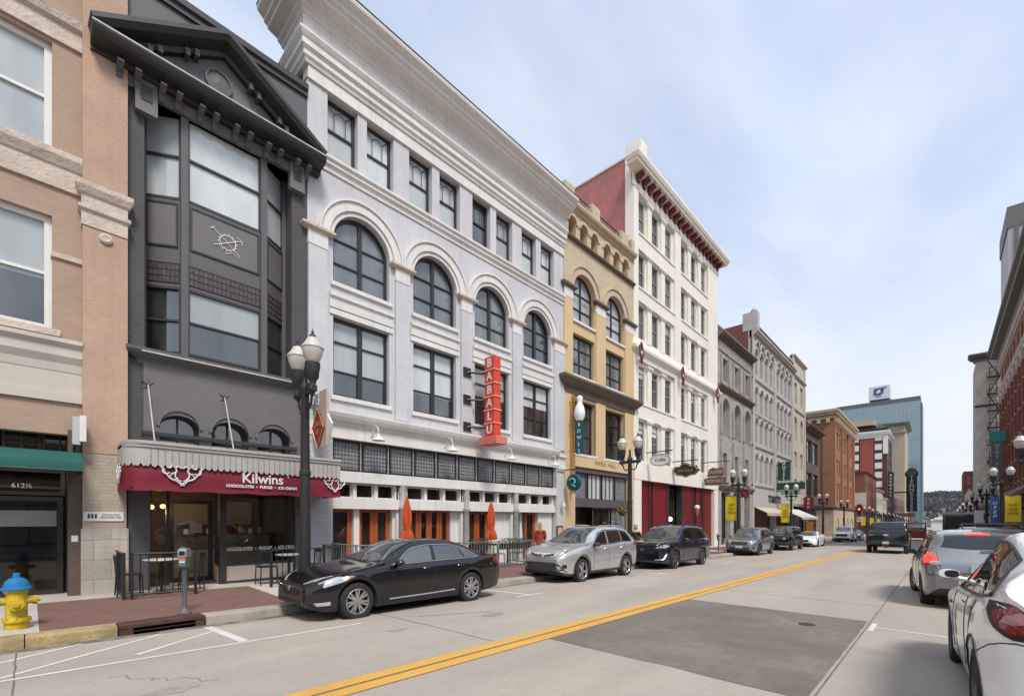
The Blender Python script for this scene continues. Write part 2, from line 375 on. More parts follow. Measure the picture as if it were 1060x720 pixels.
xr = [-9.2 + i * .5 for i in range(23)] + [2.25]
sheet('road', xr, ys, gz, M_road)
M_walk = mat('pavement_concrete', (.47, .425, .38), .85, .14, .9, .25, 40, streak=.15)
M_kerb = mat('kerb_granite', (.36, .315, .26), .85, .22, 2.2, .5, 30)
M_kerby = mat('kerb_granite_faded_yellow', (.36, .27, .13), .85, .3, 3, .5, 30)
M_pave = brickmat('brick_paving', (.20, .105, .08), (.165, .09, .07), (.14, .10, .085), .2, .1, .9, .2, .15, .004)
# brick paving reads its pattern flat on the ground
def flat_brick(m):
    t = m.node_tree
    for l in list(t.links):
        if l.to_node.type == 'TEX_BRICK' and l.to_socket.name == 'Vector': t.links.remove(l)
    tc = [n for n in t.nodes if n.type == 'TEX_COORD'][0]; br = [n for n in t.nodes if n.type == 'TEX_BRICK'][0]; t.links.new(tc.outputs['Object'], br.inputs['Vector'])
flat_brick(M_pave)
sheet('pavement', [-14.2, -13.2, -11, -9.55, -9.5], ys, swz, M_walk)
sheet('pavement', [2.55, 4, 5.5, 7], ys, swz, M_walk)
def kerb(x0, x1, y0, y1, m=None):
    mb = MB(); n = max(1, int((y1 - y0) / 1.5)); L = []
    out = x1 if x0 < -5 else x0; inn = x0 if x0 < -5 else x1; sg = 1 if x0 < -5 else -1
    for k in range(n + 1):
        y = y0 + (y1 - y0) * k / n; zt = swz(inn, y) + .003; zr = gz(out, y) - .03
        L.append([mb.v(inn, y, zt), mb.v(out - sg * .03, y, zt - .004), mb.v(out - sg * .006, y, zt - .018), mb.v(out, y, zt - .045), mb.v(out + sg * .012, y, zr), mb.v(inn, y, zr)])
    for a, b in zip(L, L[1:]):
        for k in range(5): mb.f(a[k], a[k + 1], b[k + 1], b[k])
    mb.f(*L[0]); mb.f(*L[-1]); o = mb.build('kerb', m or M_kerb, smooth=40); o['kind'] = 'structure'
y = -6.0
for seg, mm in ((-1.35, None), (-.05, M_kerby), (.93, M_kerby)): kerb(-9.52, -9.2, y + .012, seg, mm); y = seg
y = 2.08
while y < 90: kerb(-9.52, -9.2, y + .012, y + 1.6 if y < 30 else y + 9); y += 1.6 if y < 30 else 9
kerb(-9.52, -9.2, 98, 400); kerb(2.25, 2.57, -20, 400)
def strip(mb, p, q, wd, lift=.004, n=None):
    (x0, y0), (x1, y1) = p, q; L = math.hypot(x1 - x0, y1 - y0); n = n or max(1, int(L / .6)); nx, ny = -(y1 - y0) / L * wd / 2, (x1 - x0) / L * wd / 2; pr = None
    for k in range(n + 1):
        x, y = x0 + (x1 - x0) * k / n, y0 + (y1 - y0) * k / n
        c = [mb.v(x + s * nx, y + s * ny, gz(x + s * nx, y + s * ny) + lift) for s in (-1, 1)]
        if pr: mb.f(pr[0], pr[1], c[1], c[0])
        pr = c
def worn(name, col, base, thr=.55):
    m, t, b = base_mat(name); ov = N(t, 'ShaderNodeTexCoord').outputs['Object']
    c = mixnode(t, noise(t, ov, 1.1, 4), mul(col, .9), mul(col, 1.08))
    c = mixnode(t, noise(t, ov, 14, 7, .75, thr, thr + .14), c, mixnode(t, .6, c, base)); t.links.new(c, b.inputs['Base Color']); b.inputs['Roughness'].default_value = .7; return m
M_yel = worn('road_paint_yellow', (.62, .34, .06), (.42, .33, .22), .54); M_wht = worn('road_paint_white', (.62, .59, .55), (.36, .33, .3), .56)
M_seam = mat('joint_tar', (.17, .15, .13), .8, .3, 4, .2)
M_patch = mat('patch_asphalt', (.195, .168, .14), .88, .24, .6, .6, 55, streak=0)
random.seed(19); mb = MB(); X = [-4.2, -4.0, -3.6, -3.2, -2.8, -2.4, -2.0, -1.6, -1.25, -.965]; Y = [5.25 + .172 * i for i in range(31)]
I = []
for j, y in enumerate(Y):
    row = []
    for i, x in enumerate(X):
        xx = x + (random.uniform(-.006, .006) if i == len(X) - 1 else 0); yy = y + (random.uniform(-.03, .03) if j in (0, len(Y) - 1) else 0); row.append(mb.v(xx, yy, gz(xx, yy) + .004))
    I.append(row)
for a, b in zip(I, I[1:]):
    for k in range(len(X) - 1): mb.f(a[k], a[k + 1], b[k + 1], b[k])
o = mb.build('road_patch', M_patch, smooth=60); o['kind'] = 'structure'
mb = MB()
for y0, y1 in ((-30, 84), (101, 420)):
    strip(mb, (-4.53, y0), (-4.53, y1), .185, .009); strip(mb, (-4.30, y0), (-4.30, y1), .185, .009)
o = mb.build('road_marking', M_yel); o['kind'] = 'structure'
mb = MB()
strip(mb, (-7.28, -4), (-7.22, 3.9), .075); strip(mb, (-9.0, 2.05), (-7.3, 2.12), .13)
for a, b in (((0, 686), (85, 666)), ((0, 702), (167, 656)), ((141, 677.5), (221, 653))): strip(mb, G(*a), G(*b), .075)
for yy in (8.4, 15.6, 22.6, 29, 36, 43.5, 51, 58, 65, 73): strip(mb, (-8.9, yy), (-7.3, yy), .1); strip(mb, (-7.3, yy - .5), (-7.3, yy + .5), .08)
for yy in (9.9, 17.4, 25, 32, 39, 46, 53, 60): strip(mb, (-.85, yy), (.1, yy), .07); strip(mb, (-.85, yy - .4), (-.85, yy + .4), .07)
o = mb.build('road_marking', M_wht); o['kind'] = 'structure'
mb = MB()
strip(mb, (-.93, -20), (-.9, 120), .02, .004); strip(mb, (-4.415, -20), (-4.415, 120), .006, .005)
random.seed(3)
def wob(p, q, wd, k, amp):
    pts = [p] + [(p[0] + (q[0] - p[0]) * i / k + random.uniform(-amp, amp), p[1] + (q[1] - p[1]) * i / k + random.uniform(-amp, amp)) for i in range(1, k)] + [q]
    for a, b in zip(pts, pts[1:]): strip(mb, a, b, wd * random.uniform(.7, 1.2), .004)
for i, yy in enumerate((-.12, 4.55, 11.2, 15.9, 20.6, 25.4, 30, 35, 40, 46, 52)): wob((-9.15, yy), (-4.7, yy + .02), .014, 14, .008); 
for yy in (12.6, 17.1, 21.6, 26.1, 31): wob((-4.2, yy), (-.95, yy + .03), .018, 10, .012)
wob((-7.0, 4.9), (-6.35, 6.2), .022, 8, .05); wob((-3.4, 12.8), (-2.2, 15.5), .008, 14, .09); wob((-6.6, .6), (-5.6, 1.4), .007, 14, .06)
o = mb.build('road_joint', M_seam); o['kind'] = 'structure'
mb = MB()
for y0, y1 in ((.1, 3.7), (6.1, 14.0), (15.5, 22), (23.5, 30), (31.5, 38)):
    n = int((y1 - y0) / .6); pr = None
    for k in range(n + 1):
        y = y0 + (y1 - y0) * k / n; c = [mb.v(x, y, swz(x, y) + .004) for x in (-12.45, -9.56)]
        if pr: mb.f(pr[0], pr[1], c[1], c[0])
        pr = c
o = mb.build('brick_pavement', M_pave); o['kind'] = 'structure'
# grimy gutter along the kerbs, oil spots in the parking bays, rust stain on the patch: marks with their own shape
def stainmat(name, col, base, thr):
    m, t, b = base_mat(name); ov = N(t, 'ShaderNodeTexCoord').outputs['Object']; c = mixnode(t, noise(t, ov, 3.2, 7, .75, thr, thr + .2), base, col); t.links.new(c, b.inputs['Base Color']); b.inputs['Roughness'].default_value = .85; return m
mb = MB(); strip(mb, (-9.07, -8), (-9.07, 84), .22, .004); strip(mb, (2.12, -8), (2.12, 84), .22, .004)
o = mb.build('gutter', stainmat('gutter_grime', (.13, .11, .09), (.36, .31, .26), .35)); o['kind'] = 'structure'
random.seed(41); mb = MB()
def blot(x, y, r, mb):
    c = mb.v(x, y, gz(x, y) + .0035); P = []
    for k in range(22): a = 6.2832 * k / 22; q = r * random.uniform(.55, 1.15); px, py = x + q * math.cos(a) * .8, y + q * math.sin(a) * 1.3; P.append(mb.v(px, py, gz(px, py) + .0035))
    for k in range(22): mb.f(c, P[k], P[(k + 1) % 22])
for _ in range(26): blot(random.choice((-8.2, -8.2, 1.0, -6, -2.7)) + random.uniform(-.7, .7), random.uniform(-2, 34), random.uniform(.05, .24), mb)
o = mb.build('oil_stain', stainmat('oil_stain', (.27, .24, .205), (.38, .33, .275), .30)); o['kind'] = 'structure'
# terrain to the horizon
M_terr = mat('terrain_scrub', (.13, .115, .09), .95, .3, .01, .1, 1)
mb = MB(); TX = (-3000, -400, -60, -14, -9.4, 2.4, 7, 60, 400, 3000); TY = (-300, -40, 0, 100, 200, 300, 420, 700, 1500, 5000)
I = [[mb.v(x, y, gz(-4.5, y) - .8) for x in TX] for y in TY]
for a, b in zip(I, I[1:]):
    for k in range(len(TX) - 1): mb.f(a[k], a[k + 1], b[k + 1], b[k])
o = mb.build('ground', M_terr); o['kind'] = 'structure'
# wooded hill closing the street; distance haze is painted into its pale grey
M_hill = mat('hill_bare_woods_hazed', (.125, .122, .132), .95, .22, .03, .3, .08)
def hill(name, yc, xc, hw, dp, ht, z0, seed, m=M_hill):
    random.seed(seed); mb = MB(); ph = [random.uniform(0, 6.3) for _ in range(8)]; nx, ny = 160, 14; I = []
    for j in range(ny + 1):
        row = []
        for i in range(nx + 1):
            x = xc - hw + 2 * hw * i / nx; y = yc + dp * j / ny; q = math.sin(math.pi * min(1, .03 + .5 * j / ny * 1.2))
            h = ht * (.80 + .13 * math.sin(x / 140 + ph[0]) + .07 * math.sin(x / 57 + ph[1]) + .04 * math.sin(x / 23 + ph[2])) * q + random.uniform(0, 3.2)
            row.append(mb.v(x, y, z0 + h))
        I.append(row)
    for a, b in zip(I, I[1:]):
        for k in range(nx): mb.f(a[k], a[k + 1], b[k + 1], b[k])
    o = mb.build(name, m, smooth=80); o['kind'] = 'structure'; return o
HILLS = [hill('hill', 1000, -50, 900, 500, 66, -8, 4), hill('hill', 650, -60, 700, 160, 24, -8, 9)]
# bare winter woods on the hill, far off: one mass of thin crowns, haze painted into their grey
M_wood = mat('bare_twigs_hazed', (.14, .137, .148), .95, .22, .02, 0)
mb = MB()
for ho, n_t in ((HILLS[0], 9000), (HILLS[1], 2200)):
    V = [v.co for v in ho.data.vertices]; random.seed(12); ok = [k for k in range(161 * 13) if -190 < V[k].x < 260]
    for _ in range(n_t):
        k0 = random.choice(ok); q = random.random(); c = V[k0].lerp(V[k0 + 161], q); x, y, z = c.x + random.uniform(-6, 6), c.y, c.z - 1.5; h = random.uniform(4, 9); r = random.uniform(1.0, 2.4)
        for k in range(3):
            a = random.uniform(0, 3.14); dx_, dy_ = math.cos(a) * r, math.sin(a) * r
            mb.poly([(x - dx_ * .1, y - dy_ * .1, z), (x + dx_ * .1, y + dy_ * .1, z), (x + dx_, y + dy_, z + h * random.uniform(.6, .9)), (x + dx_ * .2, y, z + h), (x - dx_, y - dy_, z + h * random.uniform(.6, .85))])
o = mb.build('winter_woods', M_wood); o['kind'] = 'stuff'
# ================================================================== LEFT STREET FRONT, near buildings
def body(root, fr, s0, s1, zt, dep, m, zb=-1.5, d0=-.31, name='rear_body'):
    return MB(fr).box(s0 + .004, s0 + .07, -.63, -.20, 4.2, zt - .1).box(s1 - .07, s1 - .004, -.63, -.20, 4.2, zt - .1).box(s0 + .004, s1 - .004, -dep, min(d0, -.62), 4.2, zt).box(s0 + .005, s1 - .005, -dep, -4.5, zb, 4.21).build(name, m, root)
def B(name, label, s0, fr=LF, cat='building', z=0): return thing(name, label, cat, fr.p(s0, 0, z))
ROOF = [(0, 0)]
# ---------------------------------------------------------------- beige brick office at the left edge
M_beige = brickmat('beige_brick', (.405, .288, .215), (.375, .262, .196), (.355, .255, .19), .2, .068, .85, .35, .22, .005)
M_pink = mat('tan_painted_brick', (.46, .31, .222), .8, .10, 1.0, .3, 26, streak=.18, brick=.16)
M_lime = mat('carved_limestone', (.55, .46, .38), .8, .15, 3, .7, 14, streak=.3)
M_cream = mat('cream_stucco', (.53, .475, .41), .75, .08, .8, .08, 20, streak=.12)
M_wtrim = mat('white_window_paint', (.68, .67, .64), .5, .05, 2, .05)
M_bronze = mat('dark_bronze', (.035, .028, .022), .5, .2, 3, .1)
M_block = mat('limestone_blocks', (.46, .41, .35), .8, .14, 2, .4, 20, streak=.25, brick=.8, bw=.55, bh=.42)
M_sandb = mat('sand_brick', (.43, .365, .285), .85, .12, 1.5, .4, 26, brick=.35, streak=.2)
b = B('office_building', 'beige brick office building at the left edge with carved stone bands and tan pier', -3)
zl0, zl1 = FZ(20, 334), FZ(20, 212); zu0, zu1 = FZ(20, 141), FZ(20, 26)
sR = FY(54); w0 = 1.55
MB(LF).wall([(-8, 3.45), (.765, 3.45), (.765, 17), (-8, 17)], [rect(sR - w0 - k * 2.6, z, w0, h) for k in (0, 1, 2) for z, h in ((zl0, zl1 - zl0), (zu0, zu1 - zu0), (12.9, 2.3))], 0, .25).build('wall', M_beige, b)
for k in (0, 1, 2):
    for z, h in ((zl0, zl1 - zl0), (zu0, zu1 - zu0), (12.9, 2.3)):
        f = win(b, LF, sR - w0 - k * 2.6, z, w0, h, -.10, M_wtrim, fw=.11, nh=((.5 if k else .5),), bw=.06, var=(.55 if z == zl0 else 1) if k == 0 else None)
        MB(LF).box(sR - w0 - k * 2.6 - .12, sR - k * 2.6 + .12, -.05, .09, z - .13, z).build('sill', M_lime, b)
body(b, LF, -8, 1.49, 17.3, 16, M_beige)
# pier
MB(LF).box(.765, 1.49, -.3, .16, 3.1, zl1 - .02).build('pier', M_pink, b)
MB(LF).box(.765, 1.49, -.3, .16, 8.62, 17.2).build('pier', M_pink, b)
MB(LF).box(.765, 1.47, -.3, .15, 1.5, 3.1).build('pier', M_sandb, b)
MB(LF).box(.74, 1.5, -.3, .19, -1, 1.5).build('pier_base', M_block, b)
zc0 = zl1 - .02
p = [(-.1, zc0), (.02, zc0), (.02, zc0 + .28), (.07, zc0 + .33), (.07, zc0 + .40), (.02, zc0 + .43), (.02, zc0 + .62), (.06, zc0 + .66), (.11, zc0 + .78), (.11, zc0 + .88), (-.1, zc0 + .92)]
MB(LF.at(0, .16)).mould(.765, 1.47, p, .3, .3).build('pier_capital', M_lime, b)
MB(LF).lathe([(.0, .0), (.11, .0), (.11, .04), (.07, .06), (.04, .05), (.0, .05)], (1.13, .16, zc0 - .16), 20, 'y').build('rosette', M_lime, b)
# stone bands between the floors
zb = FZ(30, 152)
MB(LF).mould(-8, .765, [(-.1, zb - .62), (.05, zb - .62), (.07, zb - .2), (.10, zb - .18), (.18, zb - .02), (.18, zb + .1), (-.1, zb + .14)]).build('string_course', M_lime, b)
zb = FZ(30, 30) + .05
MB(LF).mould(-8, .765, [(-.1, zb), (.05, zb), (.05, zb + .35), (.12, zb + .40), (.16, zb + .55), (-.1, zb + .6)]).build('string_course', M_lime, b)
MB(LF).box(.3, .765, -.1, .045, 7.05, 7.15).build('string_course', M_lime, b)
zs = FZ(40, 355)
MB(LF).mould(-8, .765, [(-.1, zs - .5), (.03, zs - .5), (.05, zs - .34), (.12, zs - .2), (.12, zs - .02), (.2, zs + .06), (.2, zs + .14), (-.1, zs + .2)]).build('ledge', M_cream, b)
zq = FZ(50, 410)
MB(LF).wall(rect(-8, zq + .02, 8.77, zs - .48 - zq), [], .02, .2).build('signboard_panel', M_cream, b)
MB(LF).box(-8, .765, -.2, .06, zq - .08, zq + .1).build('panel_rail', M_cream, b)
# entrance front under the green awning
MB(LF).box(-8, .765, -.5, -.02, 3.55, zq - .1).build('lintel', M_bronze, b)
e0 = -.95
MB(LF).box(-8, -1.6, -.6, -.1, -1, 3.5).build('shopfront_wall', M_bronze, b)
for k, a in enumerate((-1.55, -.95, -.38, .18)):
    win(b, LF, a, 2.85, .55, .72, -.45, M_bronze, nh=(.55,), nv=(.5,), fw=.05, bw=.035, var=0, glass=M_shop, name='transom_window')
MB(LF).box(.55, .77, -.6, .05, -1, 3.55).build('door_jamb', mat('brown_metal', (.10, .07, .055), .5, .1), b)
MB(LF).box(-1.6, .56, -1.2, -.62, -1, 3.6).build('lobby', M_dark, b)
for a in (-1.55, -.62):
    dr = win(b, LF, a, .12, .9 if a < -1 else 1.12, 2.05, -.5, M_bronze, nh=(), fw=.09, var=0, glass=M_shop, name='glass_door')
MB(LF).tube([(-.68, -.42, .75), (-.68, -.42, 1.5)], .018).build('door_handle', mat('steel_satin', (.45, .45, .46), .3, .05, metal=1, bump=0), b)
win(b, LF, -1.55, 2.2, 2.08, .55, -.5, M_bronze, nh=(.3,), nv=(.45,), var=0, glass=M_shop, name='transom_window')
M_paper = mat('sun_faded_paper', (.30, .29, .28), .8, .08); M_lett = mat('white_vinyl_letters', (.62, .62, .60), .6, .03, bump=0)
MB(LF).box(-.42, .4, -.555, -.545, 1.55, 1.88).build('door_notice', M_paper, b)
text('PAF 79', .17, LF, -1.0, -.46, 2.36, M_lett, b, .003)
text('612½', .13, LF, -.1, -.46, 2.38, M_lett, b, .003)
MB(LF).box(.60, .70, .05, .065, 1.23, 1.36).build('intercom', M_wtrim, b)
M_lampg = emit('amber_lamp_bowl', (1, .5, .12), 1.2)
for a in (-.9, -.35):
    l = MB(LF).lathe([(.0, .0), (.1, .02), (.19, .1), (.22, .15), (.0, .13)], (a, -.8, 2.5), 16).build('bowl_lamp', M_lampg, None, 40, label='amber glass bowl lamp glowing inside the office entrance, ' + ('left' if a < -.5 else 'right') + ' one', cat='lamp', group='bowl lamps in the entrance')
    MB(LF).tube([(a, -.8, 2.6), (a, -.8, 3.5)], .012).build('rod', M_bronze, l)
# green awning (dome fronted)
M_teal = mat('teal_canvas', (.0, .08, .065), .75, .12, 1.5, .15, 60)
t = thing('awning', 'teal green canvas awning over the office entrance', 'awning', LF.p(-.4, 0, 2.8))
mb = MB(LF); P = [(.06, 3.07), (.35, 3.06), (.7, 3.0), (.92, 2.9), (.98, 2.80), (.98, 2.64)]
I = [[mb.v(a, d, z) for d, z in P] for a in (-8, -6, -4, -2, 0, .5, .72)]
for q, r in zip(I, I[1:]):
    for k in range(len(P) - 1): mb.f(q[k], q[k + 1], r[k + 1], r[k])
mb.f(*([I[-1][k] for k in range(len(P))] + [mb.v(.72, .06, 2.64)]))
mb.build('canvas', M_teal, t, 50)
MB(LF).tube([(-8, .97, 2.64), (.71, .97, 2.64), (.71, .06, 2.64)], .016).build('frame', M_black, t)
# small wall fixtures of the office
t = thing('loudspeaker_sign', 'grey double faced box sign on a bracket beside the tan pier', 'box sign', LF.p(.62, .2, 3.4))
MB(LF).box(.60, .72, .22, .42, 3.22, 3.78).build('case', mat('grey_plastic', (.45, .46, .48), .5, .05), t); MB(LF).box(.70, .8, .30, .52, 3.28, 3.80).build('face', M_wtrim, t)
MB(LF).tube([(.66, .2, 3.3), (.64, .1, 3.15), (.64, .05, 2.9)], .025).build('bracket', M_black, t)
t = thing('nameplate', 'small white company nameplate with blue emblem on the sand brick pier', 'nameplate', LF.p(1.1, .17, 1.7))
MB(LF).bbox(.78, 1.42, .152, .175, 1.66, 1.86, .01).build('plate', M_wtrim, t)
M_navy = mat('navy_ink', (.02, .03, .10), .5, .05, bump=0)
for k in range(3): MB(LF).box(.84 + k * .055, .875 + k * .055, .175, .179, 1.72, 1.81).build('emblem', M_navy, t)
text('Conversion\nPROPERTIES', .062, LF, 1.21, .177, 1.768, M_navy, t, .002)

# ---------------------------------------------------------------- charcoal house with the pediment
M_char = mat('charcoal_painted_brick', (.075, .07, .074), .7, .10, 1.2, .45, 30, brick=.45, streak=.1)
M_charp = mat('charcoal_paint', (.095, .088, .092), .55, .08, 1.2, .1, 30, streak=.12)
M_chard = mat('charcoal_dark_paint', (.032, .030, .032), .5, .1, 1.5, .1)
M_charl = mat('warm_grey_paint', (.135, .125, .128), .55, .08, 1, .1, 30)
c = B('charcoal_building', 'narrow charcoal building with a bracketed pediment over a two storey bay window', 1.5)
s0, s1 = 1.5, 5.45
o0, o1 = FY(149.5), FY(302); zo1 = FZ(149.5, 100); zo0 = FZ(147, 363)
za = FZ(220, 437)
ar = [(FY(165), FY(206)), (FY(219), FY(257)), (FY(266), FY(300))]; zr0 = FZ(230, 466)
def arhole(a0, a1): w_ = a1 - a0; return archp(a0, 3.35, w_, za + .05 - 3.35, .75)
MB(LF).wall([(s0, 3.3), (s1, 3.3), (s1, 11.6), (s0, 11.6)], [rect(o0, zo0, o1 - o0, zo1 - zo0)] + [arhole(*q) for q in ar], 0, .55).build('wall', M_char, c)
MB(LF).wall(rect(o0 - .02, 3.3, o1 - o0 + .5, zo0 - .25 - 3.3), [arhole(*q) for q in ar], .035, .03).build('frieze_panel', M_charl, c)
MB(LF).box(s0, s1, -.3, .10, zo1, 11.7).build('entablature', M_charl, c)
for a in (s0 + .02, s1 - .62): MB(LF).prism([(a + .10, 10.86), (a + .50, 10.86), (a + .50, 11.6), (a + .10, 11.6)], .0, .16).build('corner_block', M_charl, c); MB(LF).box(a + .2, a + .40, .16, .175, 11.12, 11.45).build('block_panel', M_chard, c)
for a0, a1 in ar:
    win(c, LF, a0, 3.35, a1 - a0, za + .05 - 3.35, -.2, M_chard, arch=.75, nh=(), nv=(.5,), fw=.04, bw=.03, var=0, name='arched_transom')
    n = 12; w_ = a1 - a0; mb = MB(LF); mb.archring((a0 + a1) / 2, za + .05 - w_ / 2 * .75, w_ / 2 + .0, w_ / 2 + .07, .03, .075); mb.build('arch_trim', M_charl, c)
MB(LF).box(o0 - .05, o1 + .1, .03, .12, 3.62, 3.70).build('rail', M_chard, c)
# bay window inside the opening: centre sash parallel to the street, splayed wings
ml, mr = FY(191), FY(273)
z_t, z_s1, z_s0, z_l1, z_b = FZ(203, 131), FZ(204, 215), FZ(204, 263.5), FZ(206, 302), FZ(206, 370)
g0 = z_s1
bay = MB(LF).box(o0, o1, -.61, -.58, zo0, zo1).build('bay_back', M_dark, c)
facets = [((o0 + .03, -.50), (ml - .05, -.06)), ((ml + .05, -.02), (mr - .04, -.02)), ((mr + .05, -.06), (o1 - .03, -.50))]
for (a0, d0), (a1, d1) in facets:
    L = math.hypot(a1 - a0, d1 - d0); q0, q1 = LF.p(a0, d0, 0), LF.p(a1, d1, 0); ff = Fr(q0[0], q0[1], (q1[0] - q0[0]) / L, (q1[1] - q0[1]) / L)
    ctr = d0 == d1
    win(c, ff, 0, z_s1 + .05, L, z_t - z_s1 + .12, 0, M_chard, fw=.06, var=1, name='sash_window')
    win(c, ff, 0, z_b, L, z_l1 - z_b, 0, M_chard, fw=.06, var=.5 if ctr else 0, name='sash_window')
    MB(ff).box(0, L, -.08, -.01, z_l1, z_s1 + .06).build('spandrel', M_charp, c)
    pn = MB(ff); a, bb, zz0, zz1 = .07, L - .07, z_s0 + .05, z_s1 - .04
    pn.box(a, bb, -.01, .02, zz0, zz0 + .04); pn.box(a, bb, -.01, .02, zz1 - .04, zz1); pn.box(a, a + .04, -.01, .02, zz0 + .04, zz1 - .04); pn.box(bb - .04, bb, -.01, .02, zz0 + .04, zz1 - .04); pn.build('panel_moulding', M_chard, c)
    MB(ff).box(a + .04, bb - .04, -.01, .004, zz0 + .04, zz1 - .04).build('spandrel_panel', M_charl, c)
    lt = MB(ff); lz0, lz1 = z_l1 + .10, z_l1 + .56
    for k in range(int(L / .1) + 1): x = .05 + k * (L - .1) / int(L / .1); lt.box(x - .007, x + .007, -.01, .012, lz0, lz1)
    for k in range(4): z = lz0 + (lz1 - lz0) * k / 3; lt.box(.04, L - .04, -.01, .010, z - .008, z + .008)
    lt.build('transom_lattice', M_chard, c)
    MB(ff).box(.05, L - .05, -.012, -.002, lz0, lz1).build('leaded_transom', mat('leaded_glass', (.10, .075, .075), .25, .4, 9, .2), c)
    if ctr:   # white painted crest on the centre spandrel
        e = MB(ff); cx, cz, r = L * .52, (zz0 + zz1) / 2, .19
        e.archring(cx, cz, r - .018, r, .004, .016, 18)
        e.tube([(cx - r * .95, .012, cz - .02), (cx - r * .7, .012, cz - r * .75), (cx, .012, cz - r), (cx + r * .75, .012, cz - r * .7), (cx + r * .95, .012, cz)], .011, 5)
        e.tube([(cx - .32, .014, cz + .25), (cx + .28, .014, cz - .25)], .009, 5); e.tube([(cx - .3, .014, cz - .17), (cx + .31, .014, cz + .17)], .011, 5); e.tube([(cx - .3, .014, cz + .28), (cx - .38, .014, cz + .2)], .011, 5)
        e.tube([(cx + .2, .014, cz + .24), (cx + .31, .014, cz + .17), (cx + .33, .014, cz + .08)], .011, 5); e.tube([(cx - .06, .014, cz - .3), (cx + .1, .014, cz - .22), (cx + .26, .014, cz - .3)], .009, 5)
        for k in range(14): aa = 2 * math.pi * k / 14; e.tube([(cx + r * math.cos(aa), .012, cz + r * math.sin(aa)), (cx + r * 1.2 * math.cos(aa + .2), .012, cz + r * 1.2 * math.sin(aa + .2))], .010, 4)
        e.build('painted_crest', M_wtrim, c)
for a, d in ((o0 + .02, -.50), (ml, -.02), (mr, -.02), (o1 - .02, -.50)): MB(LF).box(a - .075, a + .075, d - .1, d + .06, zo0, z_t + .18).build('mullion', M_charp, c)
MB(LF).box(o0, o1, -.5, -.1, z_t + .16, zo1).build('bay_head', M_chard, c)
MB(LF).mould(o0 - .1, o1 + .25, [(-.1, zo0 - .3), (.02, zo0 - .3), (.05, zo0 - .2), (.2, zo0 - .1), (.24, zo0 - .04), (.24, zo0 + .03), (-.1, zo0 + .07)], .0, .0).build('bay_shelf', M_charp, c)
MB(LF).box(o0 - .08, o1 + .24, .235, .25, zo0 - .07, zo0 - .035).build('shelf_gutter', mat('bare_zinc', (.42, .42, .40), .5, .2, 6, .1), c)
# parapet, pediment
body(c, LF, s0, s1, 13.6, 16, M_charp)
MB(LF).box(s0, s1, -.35, .0, 11.55, 13.75).build('parapet', M_charp, c)
MB(LF).mould(s0, s1, [(-.4, 13.74), (.06, 13.74), (.06, 13.86), (.12, 13.9), (.12, 14.05), (-.4, 14.08)]).build('coping', M_chard, c)
pj = .62; e0, e1 = s0 - .62, s1 + .3; zc = 11.58; apx = (FY(237, -12.6), 13.52)
MB(LF).mould(e0, e1, [(0, zc), (.22, zc), (.22, zc + .10), (pj - .10, zc + .14), (pj - .04, zc + .2), (pj, zc + .28), (pj, zc + .36), (0, zc + .36)]).build('cornice', M_chard, c)
MB(LF).box(e0, e1, pj, pj + .012, zc + .31, zc + .345).build('gutter_edge', mat('bare_zinc', (1, 1, 1)), c)
def rake(a0, z0, a1, z1, nm):
    L = math.hypot(a1 - a0, z1 - z0); ux, uz = (a1 - a0) / L, (z1 - z0) / L; nx, nz = -uz, ux
    if nz < 0: nx, nz = -nx, -nz
    prof = [(0, -.30), (.25, -.30), (.27, -.2), (pj - .08, -.14), (pj, -.04), (pj, .05), (0, .08)]
    mb = MB(LF); A = [mb.v(a0 + nx * h, d, z0 + nz * h) for d, h in prof]
    def endz(h): return (a1 + nx * h, z1 + nz * h)
    Bq = []
    for d, h in prof:   # mitre vertically at the apex
        x, z = a0 + nx * h, z0 + nz * h; tt = (a1 - x) / ux; Bq.append(mb.v(a1, d, z + uz * tt))
    for i in range(len(prof)): j = (i + 1) % len(prof); mb.f(A[i], A[j], Bq[j], Bq[i])
    mb.f(*A); mb.f(*Bq); mb.build(nm, M_chard, c)
    n = 7
    for k in range(n):
        if k % 1 == 0:
            for off in (-.11, .11):
                q = (k + .6) / n; 
                if q * L < .5 or (q * L > L - .42): continue
                x, z = a0 + ux * (L * q + off) + nx * -.3, z0 + uz * (L * q + off) + nz * -.3
                if k % 2 == 0: MB(LF).box(x - .045, x + .045, .05, pj - .26, z - .10, z + .05).build('rake_bracket', M_charp, c)
rake(e0, zc + .42, apx[0], apx[1], 'raking_cornice'); rake(e1, zc + .42, apx[0], apx[1], 'raking_cornice')
MB(LF).wall([(e0 + .5, zc + .34), (e1 - .5, zc + .34), (apx[0], apx[1] - .35)], [], .12, .1).build('tympanum', M_charl, c)
md = MB(LF); md.lathe([(0, .0), (.30, .0), (.30, .06), (.25, .07), (.23, .03), (.13, .05), (.05, .06), (0, .07)], (apx[0] - .1, .12, zc + .95), 28, 'y'); md.build('medallion', M_charl, c, 40)
n = 6
for k in range(n):
    for off in (-.15, .15):
        x = e0 + .62 + (e1 - e0 - 1.15) * k / (n - 1) + off
        MB(LF).prism([(0, 0), (.34, 0), (.40, -.06), (.30, -.14), (.16, -.17), (.12, -.3), (0, -.34)], x - .055, x + .055) if 0 else None
        mb = MB(LF); pr = [(0.05, zc), (.40, zc), (.44, zc - .07), (.32, zc - .13), (.2, zc - .16), (.16, zc - .27), (.05, zc - .3)]
        A = [mb.v(x - .055, d, z) for d, z in pr]; Bv = [mb.v(x + .055, d, z) for d, z in pr]; mb.f(*A); mb.f(*Bv)
        for i in range(len(pr)): j = (i + 1) % len(pr); mb.f(A[i], A[j], Bv[j], Bv[i])
        mb.build('bracket', M_charp, c)
